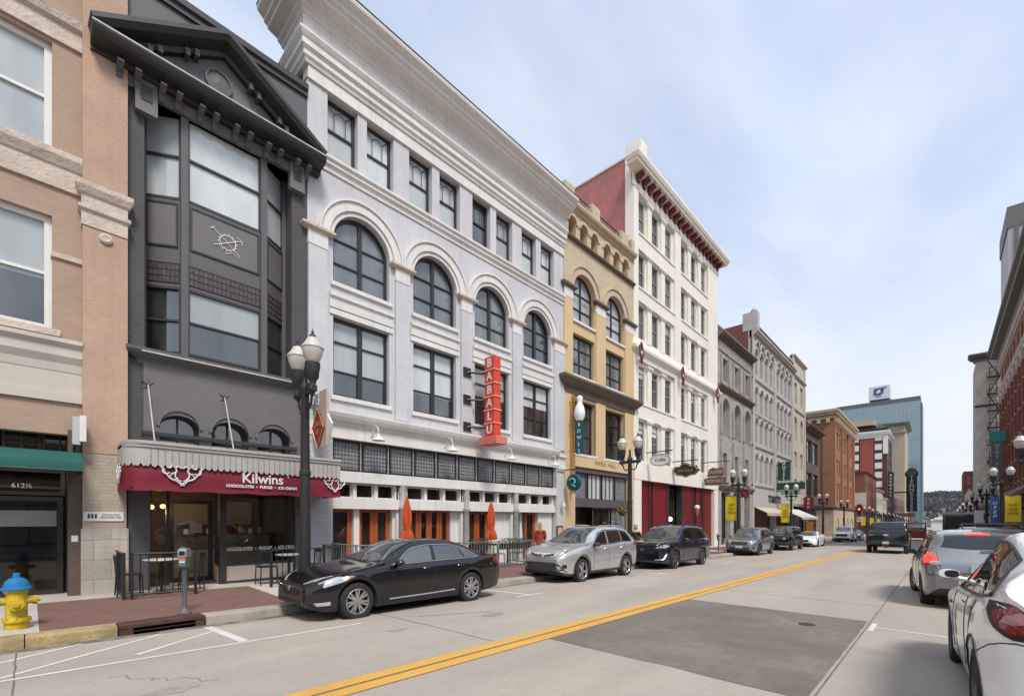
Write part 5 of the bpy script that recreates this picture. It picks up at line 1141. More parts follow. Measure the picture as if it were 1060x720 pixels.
for k in range(4): a = s0 + 1.5 + k * 5.6; MB(LF).archring(a + 1.6, .6, 1.5, 1.8, .14, .25, 12, leg=2.6).build('arch_trim', M_buff, b); win(b, LF, a + .1, -2, 3.0, 4.1, .16, M_chard, arch=1, nh=(.6,), nv=(.5,), var=0, glass=M_shop, name='shop_window')
# ---- low shops beyond
def block(name, label, y0, y1, zt, m, rows, ncol, ww, fm, dep=18, x=-13.2, sidecols=0, **k):
    f = Fr(x, 0, 0, 1); b = thing(name, label, 'building', (x, y0, 0)); L = (y1 - y0)
    it = [(y0 + L * (i + .5) / ncol - ww / 2, z, ww, h, 0) for i in range(ncol) for z, h in rows]
    facade(b, f, y0, y1, zt, m, holes_of(it), 3.5, dep=dep, **k); rowwin(b, f, it, fm, fw=.12)
    sd = Fr(x - dep, y0, 1, 0); MB(sd).box(0, dep, .0, .02, -5, zt).build('side_wall', m, b)
    for i in range(sidecols):
        for z, h in rows: win(b, sd, dep * (i + .5) / sidecols - ww / 2, z, ww, h, .04, fm, fw=.12, var=1)
    MB(f).box(y0, y1, -.8, -.4, -6, 3.5).build('shop_front', M_chard, b); return b, f, sd
M_redb2 = brickmat('deep_red_brick', (.24, .085, .055), (.21, .075, .05), (.17, .07, .05), bump=.2)
b, f, sd = block('red_brick_shop', 'low red brick shop past the orange corner block', 137, 163, 13.2, M_redb2, ((9, 2.2), (5, 2.4)), 6, 1.6, M_cst, sidecols=0)
cornice(b, f, 137, 163, 12.9, .4, .5, M_redb2); cornice(b, sd, 0, 18, 12.9, .4, .5, M_redb2, 'side_cornice', r1=.1); MB(sd).box(0, 18.2, .02, .6, 5.0, 8.2).build('cream_panel', M_cst, b)
b, f, sd = block('cream_shop', 'low cream shop front beyond the red brick shop', 163.5, 182, 10.2, M_cst, ((6, 2.2),), 4, 2, M_chard); cornice(b, f, 163.5, 182, 9.9, .5, .5, M_cst)
b, f, sd = block('white_shop', 'small white shop front before the tall red hotel', 182.5, 196, 8.4, M_palest, ((5, 2),), 3, 2, M_chard); cornice(b, f, 182.5, 196, 8.2, .4, .5, M_gwht)
# ---- tall red hotel with white quoins
b = thing('red_tower', 'tall red brick building with white framed end bays and a flat tan rooftop box', 'building', (-13.2, 197, 0))
f = Fr(-13.2, 0, 0, 1); sd = Fr(-33.2, 197, 1, 0)
M_darkrb = brickmat('maroon_brick', (.105, .038, .028), (.095, .035, .026), (.08, .04, .03), bump=.2); M_brred = mat('red_painted_wall', (.27, .065, .04), .7, .12, .3, .1)
MB(sd).box(0, 20, -22, 0, -6, 32).build('wall', M_darkrb, b)
MB(sd).box(12.9, 16.5, .0, .12, 8, 29.4).build('red_panel', M_brred, b)
for z in [6.5 + 3.15 * k for k in range(8)]:
    for a in (10.6, 16.85): MB(sd).box(a, a + 1.9, 0, .14, z, z + 2.0).build('white_surround', M_gwht, b); win(b, sd, a + .25, z + .25, 1.4, 1.5, .16, M_gwht, var=1, fw=.1)
MB(sd).box(19.0, 20.2, 0, .25, 24, 30.6).build('quoin', M_gwht, b); MB(f).box(196.8, 199, 0, .2, 24, 30.6).build('quoin', M_gwht, b)
cornice(b, sd, -.2, 20, 29.6, .8, 2.2, M_gwht, 'cornice', r1=.2); cornice(b, f, 197, 219, 29.6, .8, 2.2, M_gwht, 'cornice')
for i in range(6):
    for z in [6.5 + 3.15 * k for k in range(8)]: win(b, f, 199.5 + 3.2 * i, z, 1.5, 2, .02, M_gwht, var=0, fw=.12)
cornice(b, sd, -.4, 20, 32.0, .5, .7, M_chard, 'roof_edge', r1=.3); MB(sd).box(1, 17, -18, -.5, 32.6, 34).build('roof_deck', M_dark, b); MB(sd).box(9.5, 16.5, -12, 0.4, 34, 36.0).build('roof_box', mat('tan_metal', (.42, .34, .22), .6, .08), b)
mb = MB(sd); A = [mb.v(a, d, z) for d in (0, -6) for a, z in ((17.2, 32.65), (20.0, 32.65), (18.0, 34.6))]; mb.f(*A[:3]); mb.f(*A[3:]); [mb.f(A[k], A[(k + 1) % 3], A[(k + 1) % 3 + 3], A[k + 3]) for k in range(3)]; mb.build('gable', mat('mossy_copper', (.16, .19, .11), .7, .2), b)
t = thing('vertical_sign', 'narrow black vertical sign with pale letters on the tall red building', 'blade sign', (-12, 195, 12)); y = 195.5; zt, zb_ = FZ(923, 487, -12.0), FZ(923, 515, -12.0)
MB().box(-12.9, -11.3, y - .2, y + .2, 9, 17.5).build('sign_box', M_black, t)
for k in range(7): text('BURWELL'[k], .95, Fr(0, y, 1, 0), -12.1, .22, 17 - 1.1 * (k + .45), M_lett, t, .01)
MB().tube([(-13.2, y, 16.5), (-12.9, y, 16.5)], .1, 5).build('bracket', M_black, t)
# ---- tan tower with green roof edge
b = thing('tan_tower', 'tall tan stone tower with a green copper roof edge behind the red tower', 'building', (-13.2, 300, 0)); sd = Fr(-36.2, 300, 1, 0); f = Fr(-13.2, 0, 0, 1); M_tst = mat('tan_tower_stone', (.40, .325, .245), .8, .08, .2, .1, 3)
MB(sd).box(0, 23, -30, 0, -8, 49).build('wall', M_tst, b); M_tw = glassmat('tower_glass', (.09, .09, .09))
for i in range(5):
    for k in range(13): win(b, sd, 1.2 + 4.4 * i, 4 + 3.4 * k, 1.6, 2, .03, M_tst, fw=.15, var=0, glass=M_tw)
cornice(b, sd, 0, 23, 44.8, .8, 1.2, M_tst, 'belt_cornice', r1=.5); cornice(b, sd, 0, 23, 49, 1.8, 1.8, mat('green_copper', (.17, .27, .15), .6, .25, .5), 'cornice', r1=1); cornice(b, f, 300, 330, 49, 1.8, 1.8, MATS['green_copper'], 'cornice')
# ---- blue glass tower
b = thing('glass_tower', 'broad blue glass office tower with a white emblem box on the roof', 'building', (-40, 420, 0))
def glasstower():
    m, t, bs = base_mat('curtain_wall'); wv, ov = wallvec(t); br = N(t, 'ShaderNodeTexBrick'); br.offset = 0
    for k, v in (('Scale', 1), ('Brick Width', 2.3), ('Row Height', 1.9), ('Mortar Size', .14)): br.inputs[k].default_value = v
    br.inputs['Color1'].default_value = (.15, .24, .28, 1); br.inputs['Color2'].default_value = (.19, .29, .33, 1); br.inputs['Mortar'].default_value = (.10, .16, .19, 1); t.links.new(wv, br.inputs['Vector'])
    c = mixnode(t, noise(t, wv, .03, 3), br.outputs['Color'], mixnode(t, .5, br.outputs['Color'], (.14, .22, .27))); t.links.new(c, bs.inputs['Base Color']); bs.inputs['Roughness'].default_value = .15; bs.inputs['Specular IOR Level'].default_value = 1; bs.inputs['IOR'].default_value = 1.7; return m
M_cw = glasstower(); gx0, gx1, gzt = -57.5, -10.4, 84.5
MB().box(gx0, gx1, 420, 448, -10, gzt).build('curtain_wall', M_cw, b); MB().box(gx0 - .2, gx1 + .2, 419.7, 448.3, gzt, gzt + 2.6).build('parapet', mat('slate_band', (.10, .115, .13), .5, .1), b)
MB().box(gx1, gx1 + 1.1, 422, 447, -10, gzt - 2).build('corner_bay', mat('blue_steel', (.12, .17, .21), .4, .1), b)
ex0, ex1 = -38.6, -26.6
MB().box(ex0 + .5, ex1 - 1, 424, 440, gzt + 2.6, gzt + 5).build('sign_plinth', MATS['slate_band'], b); MB().bbox(ex0, ex1, 422, 438, gzt + 4.6, gzt + 14.2, .3).build('emblem_box', mat('white_sign_box', (.62, .64, .67), .5, .04), b)
e = MB(); cx, cz = -32.8, gzt + 10.2
e.prism([(cx - 2.9, cz - 2.3), (cx + .6, cz - 2.8), (cx + 2.6, cz - 1.4), (cx + 2.9, cz + 2.6), (cx - 2.6, cz + 2.4)], 421.7, 421.99); e.build('emblem', mat('emblem_blue', (.03, .09, .24), .5, .1), b)
e = MB(); e.prism([(cx - 1.5, cz - .8), (cx - .2, cz - 1.6), (cx + 1.4, cz - .3), (cx + .5, cz + .4), (cx + .9, cz + 1.5), (cx - .9, cz + .7)], 421.55, 421.69); e.build('emblem', M_gwht, b)
e = MB(); e.prism([(cx + 3.2, cz + 2.0), (cx + 4.6, cz + 2.1), (cx + 4.4, cz + 2.8), (cx + 3.2, cz + 2.8)], 421.7, 421.99); e.build('emblem', mat('emblem_red', (.40, .04, .04), .5, .1), b)
text('FIRST', 1.5, Fr(0, 422, 1, 0), cx, .05, cz - 3.9, MATS['emblem_blue'], b, .05)
# ---- theatre blade sign
t = thing('theatre_sign', 'tall black TENNESSEE theatre blade sign with a rounded top', 'blade sign', (-8, 228, 10)); y = 228
zt, zb_ = 19.6, 4.9; xa, xb = -9.6, -6.5
MB().prism([(xa, zb_), (xb, zb_), (xb, zt - 1.5), (xb + .4, zt - 1.2), (xb + .3, zt), (xb - .6, zt + 1.3), ((xa + xb) / 2, zt + 1.7), (xa + .6, zt + 1.3), (xa - .3, zt), (xa - .4, zt - 1.2), (xa, zt - 1.5)], y - .4, y + .4).build('sign_box', M_black, t)
MB().prism([(xa + .3, zt - .9), (xb - .3, zt - .9), (xb - .1, zt), (xb - .9, zt + .9), (xa + .9, zt + .9), (xa + .1, zt)], y - .5, y - .41).build('crest', mat('verdigris', (.10, .13, .11), .6, .2), t)
for k in range(9): text('TENNESSEE'[k], 1.85, Fr(0, y, 1, 0), (xa + xb) / 2, .42, zt - 1.9 - 1.55 * k, M_lett, t, .02, bold=.03)
MB().box(-13.2, xa, y - .2, y + .2, 12, 12.5).build('bracket', M_black, t)
MB().box(-13.2, xb - .5, y + 1, y + 8, 2.9, 4.4).build('marquee', mat('marquee_pale', (.45, .36, .33), .6, .15), t)
b, f, sd = block('dark_shop_row', 'dark row of low shops far down the left side', 220, 296, 10.5, M_dkbr, ((5.5, 2.4),), 14, 2.6, M_cst)
b, f, sd = block('grey_far_block', 'narrow dark grey far block right of the theatre sign', 340, 400, 21, MATS['slate_band'], ((6, 2.5), (11, 2.5), (15, 2.5)), 8, 2.4, M_chard)
# far awnings and terraces on the left pavement beyond the side street
random.seed(21)
for k in range(16):
    y = 136 + k * 9.2; mm, lab = random.choice(((M_black, 'black'), (M_chard, 'charcoal'), (M_oxred, 'dark red'), (M_dkbr, 'brown')))
    o = MB(LF); o.mould(y, y + 7, [(.05, 3.2), (.05, 3.1), (1.9, 2.5), (1.9, 2.2), (1.95, 2.2), (1.95, 2.55)])
    for v in range(len(o.V)): o.V[v] = (o.V[v][0], o.V[v][1], o.V[v][2] - SL * y)
    o.build('far_awning', mm, None, label=lab + ' shop awning far down the left pavement among several like it', cat='awning', group=lab + ' awnings far down the left pavement')
# ================================================================== RIGHT side of the street
M_rred = brickmat('right_red_brick', (.27, .085, .05), (.235, .075, .045), (.19, .09, .07), bump=.25)
b = thing('red_arcade_building', 'red brick building on the right with cream dotted piers under a dark overhanging cornice', 'building', (5.5, 58, 0))
f = Fr(5.5, 0, 0, -1); s0, s1 = -84, -46; cols = [s0 + 1.2 + 3.1 * k for k in range(12)]
it = [(a, 5.5, 1.7, 11.5, 1) for a in cols] + [(a + .2, 18.0, 1.3, 2.2, 1) for a in cols]
facade(b, f, s0, s1, 21.6, M_rred, holes_of(it), 4.2, .5, dep=20); rowwin(b, f, it, M_rred, d=-.35, nh=(.25, .5, .75), nv=(.5,), fw=.14, var=0)
for a in cols:
    MB(f).archring(a + .85, 16.15, .87, 1.15, 0, .25, 12).build('arch_trim', M_cst, b); mb = MB(f)
    for z in [5.4 + 2.3 * k for k in range(6)]: MB(f).lathe([(0, 0), (.17, 0), (.14, .1), (0, .14)], (a - .7, .02, z), 8, 'y').build('stone_boss', M_cst, b)
    MB(f).tube([(a - .7, .06, 5), (a - .7, .06, 17)], .14, 6).build('colonnette', M_rred, b)
cornice(b, f, s0, s1, 21.4, 1.2, 1.6, mat('dark_cornice', (.085, .07, .06), .6, .15)); cornice(b, f, s0, s1, 17.3, .3, .5, M_cst, 'string_course'); cornice(b, f, s0, s1, 20.6, .35, .5, M_cst, 'string_course'); MB(Fr(5.5, -s1 + 38, 1, 0)).box(0, 1, 0, 1, 0, 1) if 0 else None
MB(f).box(s0, s1, -.8, -.3, -4, 4.2).build('shop_front', M_chard, b)
mb = MB(f); mb.mould(s0, s1, [(.02, 4.9), (.02, 4.3), (2.6, 2.9), (2.6, 2.6), (2.68, 2.6), (2.68, 3.0)]); mb.build('sloped_canopy', mat('brown_canopy', (.12, .075, .055), .7, .2), b)
for a in cols: MB(f).box(a - .3, a + .3, -.3, .2, -4, 4.2).build('shop_pier', M_gwht, b)
b = thing('fire_escape_building', 'tall pale building with a black fire escape and overhanging cornice on the right', 'building', (5.5, 141, 0))
sd = Fr(5.5, 141, 1, 0); M_pg = mat('grey_buff_brick', (.36, .32, .275), .85, .08, .3, .2, 5)
MB(sd).box(0, 16, -12, 0, -5, 36).build('wall', M_pg, b); cornice(b, sd, 0, 16, 36, 1.2, 1.5, mat('dark_cornice', (1, 1, 1)), r0=2.0); cornice(b, sd, 0, 16, 26, .2, .5, M_chard, 'string_course', r0=1)
fe = MB(sd)
for k in range(9):
    z = 3.2 + 3.6 * k; win(b, sd, 2.0, z + .3, 1.2, 2.1, .03, M_chard, var=0, fw=.14)
    fe.box(1.6, 3.6, .1, 1.5, z, z + .16)
    for zz_ in (.55, 1.05): fe.tube([(1.6, .1, z + zz_), (1.6, 1.5, z + zz_), (3.6, 1.5, z + zz_), (3.6, .1, z + zz_)], .06, 4)
    fe.tube([(1.7 if k % 2 else 3.5, 1.2, z), (3.5 if k % 2 else 1.7, 1.2, z + 3.6)], .12, 4)
    for j in range(7): fe.tube([(1.6 + .33 * j, 1.5, z), (1.6 + .33 * j, 1.5, z + 1.05)], .03, 4)
fe.build('fire_escape', M_black, b)
b = thing('grey_tower', 'very tall plain grey tower with a dark top band rising behind the right side', 'building', (14, 192, 0))
M_gt = mat('grey_concrete_panels', (.44, .43, .42), .7, .06, .1, .05, 3, brick=.3, bw=9, bh=4)
sd = Fr(14, 192, 1, 0); MB(sd).box(0, 40, -22, 0, -5, 85).build('wall', M_gt, b); MB(sd).box(-.3, 40, -22.3, .3, 85, 91).build('top_band', mat('dark_grey_band', (.14, .135, .13), .6, .1), b)
MB(sd).box(1.2, 2.0, 0, .3, 0, 85).build('pier', MATS['dark_grey_band'], b); MB(sd).box(4.8, 7, .0, .3, 0, 85).build('window_strip', MATS['slate_band'], b); MB(sd).box(4.2, 20, -14, -2, 91, 99).build('glass_penthouse', M_cw, b)
b = thing('far_brick_building', 'small far red brick building low on the right before the hill', 'building', (5.5, 215, 0)); sd = Fr(5.5, 215, 1, 0); MB(sd).box(0, 14, -20, 0, -5, 18).build('wall', M_rred, b)
for i in range(4):
    for k in range(4): win(b, sd, 1 + 3.2 * i, 3 + 3.6 * k, 1.4, 2, .03, M_cst, fw=.15)
b = thing('grey_low_block', 'low grey stucco block on the right below the fire escape building', 'building', (5.5, 160, 0)); sd = Fr(5.5, 160, 1, 0); MB(sd).box(-.2, 18, -40, 0, -5, 9.5).build('wall', M_gt, b); f = Fr(5.5, 0, 0, -1); cornice(b, f, -200, -160, 9, .3, .5, M_gt)
for i in range(5): win(b, sd, 1 + 3.2 * i, 3.6, 1.5, 2, .03, M_chard, fw=.12)
b = thing('unseen_brick_row', 'plain brick row added out of view on the near right for its reflections', 'building', (5.5, -20, 0)); f = Fr(5.5, 0, 0, -1)  # unseen row added for reflections, kept low to leave the street lit
it = [(-44 + 3.1 * k, z, 1.5, 2.2, 0) for k in range(22) for z in (5.0,)]
facade(b, f, -46, 26, 5.4, M_rred, [], 4.0, .35, dep=15); cornice(b, f, -46, 26, 5.2, .4, .5, M_cst); MB(f).box(-46, 26, -.8, -.3, -2, 4).build('shop_front', M_palest, b)
for k in range(12): win(b, f, -45 + 6 * k, .5, 4.6, 2.7, -.28, M_chard, nv=(.33, .66), nh=(.75,), var=0, glass=M_shop, name='shop_window')
# houses scattered at the hill foot
random.seed(31)
for k in range(16):
    x, y = random.uniform(-20, 40), random.uniform(560, 640); q = (y - 560) / 80; z = -5 + q * 9
    col = random.choice((M_gwht, M_gwht, M_palest, M_cst)); h = thing('hill_house', 'tiny pale house at the foot of the wooded hill', 'house', (x, y, z), 'houses at the foot of the hill')
    w_, d_, hh = random.uniform(5, 9), 7, random.uniform(2.6, 4); MB().box(x - w_ / 2, x + w_ / 2, y, y + d_, z - 4, z + hh).build('wall', col, h)
    mb = MB(); A = [mb.v(x + sx * (w_ / 2 + .3), y + yy, z + zz_) for sx in (-1, 1) for yy, zz_ in ((-.4, hh - .1), (d_ / 2, hh + 1.7), (d_ + .4, hh - .1))]; mb.f(A[0], A[1], A[4], A[3]); mb.f(A[1], A[2], A[5], A[4]); mb.f(A[0], A[1], A[2]); mb.f(A[3], A[4], A[5]); mb.build('roof', random.choice((M_palest, M_gt, M_brown)), h)
# ================================================================== STREET FURNITURE
M_globe = mat('milk_glass_globe', (.50, .475, .42), .3, .06, 3, .02, 20, spec=.6)
M_iron = mat('black_cast_iron', (.022, .022, .022), .5, .25, 6, .15, 40)
def make_lamp():
    t = thing('street_lamp', 'x', 'street lamp', (0, 0, 0), 'twin globe street lamps along the kerbs')
    MB().lathe([(.25, 0), (.25, .08), (.21, .12), (.20, .26), (.16, .32), (.135, .48), (.14, .52), (.14, .56), (.115, .62)], n=16).build('base', M_iron, t, 35)
    mb = MB(); mb.lathe([(.11, .6), (.10, 2.6), (.115, 2.62), (.115, 2.7), (.095, 2.72), (.082, 4.35), (.11, 4.4), (.11, 4.5), (.06, 4.58), (.035, 4.75), (.05, 4.8), (.0, 4.95)], n=12); mb.build('pole', M_iron, t, 35)
    mb = MB(); mb.box(-.5, .5, -.04, .04, 4.30, 4.42)
    mb.build('crossarm', M_iron, t)
    for s in (-1, 1):
        mb = MB(); mb.tube([(s * .08, 0, 4.05), (s * .2, 0, 4.0), (s * .3, 0, 4.1), (s * .34, 0, 4.26)], .028, 6); mb.build('scroll_bracket', M_iron, t, 50)
        h = MB().lathe([(0, 4.22), (.035, 4.24), (.05, 4.3), (.09, 4.36), (.06, 4.44), (.075, 4.54), (.12, 4.6), (.13, 4.72), (.15, 4.82), (.15, 4.9), (0, 4.9)], (s * .37, 0, 0), 14).build('globe_holder', M_iron, t, 40)
        g = MB().lathe([(.11, 4.9), (.15, 4.97), (.19, 5.08), (.205, 5.17), (.205, 5.19), (.222, 5.195), (.222, 5.22), (.185, 5.26), (.14, 5.33), (.105, 5.40), (.06, 5.43), (0, 5.43)], (s * .37, 0, 0), 20).build('globe', M_globe, t, 50)
        MB().lathe([(.065, 5.44), (.06, 5.47), (.02, 5.5), (.03, 5.53), (.012, 5.56), (0, 5.64)], (s * .37, 0, 0), 10).build('finial', M_iron, g, 40)
    return t
lamp = make_lamp()
LL = [4.0, 17.8, 32.3, 46.9, 62, 77.5, 104, 118, 132, 146, 160, 175, 190, 206, 224, 244]
RL = [28.0, 41.5, 54.5, 68, 82, 96, 112, 128, 146, 166, 190]
leftlab = ['in front of the shop with the crimson awning', 'in front of the tan building', 'in front of the weathered stone building', 'in front of the long pale arcaded building', 'in front of the slim cream building', 'in front of the dark brown building']
k_ = 0
for x, L in ((-9.78, LL), (2.75, RL)):
    for i, y in enumerate(L):
        o = lamp if k_ == 0 else copy_tree(lamp); k_ += 1
        o.location = (x, y, swz(x, y))
        if x < 0: o['label'] = 'black twin globe street lamp ' + leftlab[i] if i < len(leftlab) else 'far black twin globe street lamp on the left kerb past the side street'
        else: o['label'] = ['black twin globe street lamp nearest on the right kerb', 'right hand black street lamp carrying the yellow banner'][i] if i < 2 else 'far black twin globe street lamp on the right kerb'
M_yban = mat('yellow_banner_cloth', (.66, .49, .01), .75, .08, 3, .15, 10); M_ink = mat('banner_ink', (.10, .08, .02), .7, .05, bump=0)
def banner(x, y, sgn, m, label, words, z0=2.0, h=1.65, w_=.68, ink=M_ink, grp=None):
    z = swz(x, y); t = thing('banner', label, 'banner', (x + sgn * .5, y, z + z0), grp)
    mb = MB(); nx, nz = 6, 8; I = [[mb.v(x + sgn * (.13 + w_ * i / nx), y + .02 * math.sin(i * 1.3 + j * .6), z + z0 + h * j / nz) for i in range(nx + 1)] for j in range(nz + 1)]
    for a, b_ in zip(I, I[1:]):
        for i in range(nx): mb.f(a[i], a[i + 1], b_[i + 1], b_[i])
    mb.build('cloth', m, t, 60)
    for zz_ in (z0, z0 + h): MB().tube([(x, y, z + zz_), (x + sgn * (.18 + w_), y, z + zz_)], .018, 5).build('rod', M_iron, t)
    if words: text(words, .26 if len(words) > 6 else .32, Fr(0, y, 1, 0), x + sgn * (.13 + w_ / 2), .03, z + z0 + h / 2, ink, t, .003, .9, shear=.2)
ys_ = [32.3, 46.9, 104, 118, 132]
for y, l in zip(ys_, ('yellow banner on the lamp before the weathered stone building', 'yellow banner on the lamp before the long pale arcaded building', 'far yellow banner on a left kerb lamp', 'far yellow banner on a left kerb lamp', 'far yellow banner on a left kerb lamp')):
    banner(-9.78, y, -1, M_yban, l, 'visit\nstay\nshop' if y < 50 else '', grp='yellow banners on the street lamps')
banner(2.75, 41.5, 1, M_yban, 'yellow banner on the right hand lamp above the parked cars', 'visit\nstay\nshop', grp='yellow banners on the street lamps')
banner(2.75, 41.5, -1, mat('blue_banner_cloth', (.015, .07, .20), .75, .1, 3, .1), 'narrow blue banner on the right hand lamp', 'O\nP\nE\nN', 1.9, 1.75, .35, M_lett)
banner(-9.78, 32.35, 1, mat('maroon_banner', (.16, .01, .03), .7, .2, 3, .1), 'small maroon banner high on the lamp before the weathered stone building', '', 3.55, .5, .45)
# ---- hydrant
t = thing('fire_hydrant', 'yellow fire hydrant with a blue bonnet at the left kerb', 'fire hydrant', (-10.02, -.13, swz(-10, -.13)))
hx, hy, hz_ = t.location; M_hy = mat('hydrant_yellow', (.55, .40, .03), .75, .25, 6, .5, 14, streak=.6, spec=.3); M_hb = mat('hydrant_blue', (.02, .17, .40), .7, .2, 7, .4, 16, streak=.4, spec=.3)
q = .87
def hyd(prof, n=20, ax='z', c=(0, 0, 0)): return MB().lathe([(r * q, h * q) for r, h in prof], (hx + c[0] * q, hy + c[1] * q, hz_ + c[2] * q), n, ax)
hyd([(.15, -.02), (.15, .10), (.16, .12), (.18, .125), (.18, .165), (.15, .175), (.135, .2), (.13, .60), (.15, .62), (.16, .66), (0, .66)]).build('barrel', M_hy, t, 35)
hyd([(0, .6), (.19, .665), (.19, .70), (.165, .715), (.155, .76), (.13, .82), (.085, .86), (.05, .87), (.045, .94), (.03, .95), (0, .95)]).build('bonnet', M_hb, t, 35)
for k in range(8): a = k * .785; hyd([(0, .155), (.018, .155), (.018, .195), (0, .195)], 6, 'z', (.163 * math.cos(a), .163 * math.sin(a), 0)).build('bolt', M_hy, t)
for s in (-1, 1): hyd([(.06, s * .1), (.06, s * .19), (.075, s * .19), (.075, s * .25), (.03, s * .25), (.03, s * .29), (0, s * .29)], 12, 'y', (0, 0, .47)).build('side_outlet', M_hy, t, 35)
hyd([(.085, .1), (.085, .17), (.10, .17), (.10, .23), (.04, .23), (.04, .27), (0, .27)], 14, 'x', (0, 0, .43)).build('pumper_outlet', M_hy, t, 35)
# ---- parking meters
M_mgrey = mat('meter_grey', (.10, .105, .11), .45, .1, 4, .1); M_chr = mat('dull_chrome', (.55, .56, .57), .25, .08, 4, .02, metal=.9)
def make_meter():
    t = thing('parking_meter', 'x', 'parking meter', (0, 0, 0), 'parking meters at the left kerb')
    MB().lathe([(.11, 0), (.11, .03), (.07, .07), (.045, .1), (.038, .12), (.038, .78), (.05, .8), (.05, .84), (0, .84)], n=14).build('post', M_mgrey, t, 35)
    MB().bbox(-.085, .085, -.06, .06, .82, 1.02, .02).build('housing', M_mgrey, t); mb = MB(); mb.prism([(-.095, 1.0), (.095, 1.0), (.095, 1.08)] + [(.095 * math.cos(k * .314), 1.08 + .08 * math.sin(k * .314)) for k in range(1, 10)] + [(-.095, 1.08)], -.065, .065); mb.build('dome', M_chr, t, 30)
    MB().box(.086, .09, -.045, .045, .84, .90).build('rate_plate', mat('green_plate', (.02, .20, .12), .5, .05), t); MB().box(.086, .09, -.045, .045, .905, .93).build('rate_plate', M_wtrim, t); MB().box(.086, .09, -.05, .05, .935, .985).build('rate_plate', mat('salmon_plate', (.55, .16, .09), .5, .05), t)
    MB().box(.096, .1, -.045, .045, 1.03, 1.11).build('display', M_dark, t); return t
mt = make_meter()
for i, (x, y, l) in enumerate(((-9.66, 1.87, 'grey parking meter with chrome dome above the kerb drain'), (-9.66, 28.2, 'grey parking meter between the navy car and the grey crossover'), (-9.66, 36.5, 'grey parking meter behind the grey crossover'), (-9.66, 45.5, 'grey parking meter beside the white coupe'))):
    o = mt if i == 0 else copy_tree(mt); o.location = (x, y, swz(x, y)); o['label'] = l; o.rotation_euler.z = R(-35)
# ---- kerb drain
t = thing('kerb_drain', 'rusty steel kerb inlet with a dark slot in the left kerb', 'drain', (-9.3, 1.5, 0)); M_rust = mat('rusty_steel', (.085, .04, .028), .8, .4, 6, .5, 20)
z1 = swz(-9.5, 1.5) + .008; z0 = gz(-9.2, 1.5)
MB().box(-9.56, -9.19, .95, 2.06, z1 - .05, z1 + .004).build('cover', M_rust, t); MB().box(-9.6, -9.2, .95, 1.12, z0 - .1, z1 - .05).build('cheek', M_rust, t); MB().box(-9.6, -9.2, 1.94, 2.06, z0 - .1, z1 - .05).build('cheek', M_rust, t)
MB().box(-9.62, -9.5, 1.1, 1.95, z0 - .2, z1 - .05).build('slot', M_dark, t); MB().tube([(-9.24, 1.1, z0 + .05), (-9.24, 1.95, z0 + .05)], .012, 6).build('bar', M_rust, t)
x, y = G(835, 646); t = thing('utility_cover', 'small dark oval utility cover set in the dark road patch', 'manhole cover', (x, y, gz(x, y)))
MB().lathe([(.13, .003), (.13, .010), (.115, .013), (.105, .008), (0, .008)], (x, y, gz(x, y) + .002), 24).build('rim', M_rust, t); MB().lathe([(.10, .0), (.10, .012), (0, .012)], (x, y, gz(x, y) + .002), 20).build('lid', M_iron, t)
# ---- fences
def fence(name, label, pts, h=.92, m=M_black, step=.125, low=.1, grp=None, r=.011):
    x0, y0 = pts[0]; t = thing(name, label, 'fence', (x0, y0, swz(x0, y0)), grp)
    bars = MB()
    for (xa, ya), (xb, yb) in zip(pts, pts[1:]):
        L = math.hypot(xb - xa, yb - ya); n = max(1, int(L / step))
        for z in (h, low): MB().tube([(xa, ya, swz(xa, ya) + z), (xb, yb, swz(xb, yb) + z)], .02, 6).build('rail', m, t)
        for k in range(1, n): q = k / n; x, y = xa + (xb - xa) * q, ya + (yb - ya) * q; bars.tube([(x, y, swz(x, y) + low), (x, y, swz(x, y) + h)], r, 4, cap=False)
    bars.build('bars', m, t)
    posts = []
    for (xa, ya), (xb, yb) in zip(pts, pts[1:]):
        L = math.hypot(xb - xa, yb - ya); n = max(1, round(L / 2.0))
        for k in range(n + 1): posts.append((xa + (xb - xa) * k / n, ya + (yb - ya) * k / n))
    for x, y in dict.fromkeys([(round(a, 3), round(b_, 3)) for a, b_ in posts]): z = swz(x, y); MB().box(x - .025, x + .025, y - .025, y + .025, z, z + h + .03).build('post', m, t)
    return t
fence('iron_fence', 'black iron terrace fence left of the parking meter by the sweet shop', [(-13.05, 1.3), (-11.9, 1.3)] , .92, step=.07, grp=None)
fence('iron_fence', 'short black iron fence panel facing the street behind the parking meter', [(-11.88, 1.42), (-11.88, 2.5)])
fence('iron_fence', 'black iron fence panel at the right end of the sweet shop terrace', [(-11.9, 4.05), (-11.9, 5.75), (-12.9, 5.8)])
M_gpipe = mat('grey_fence_paint', (.20, .20, .205), .5, .1)
fence('railing', 'long dark grey railing of the restaurant terrace with planter boxes', [(-13.1, 6.15), (-11.75, 6.2), (-11.75, 13.6), (-13.0, 13.65)], .96, M_gpipe, .13)
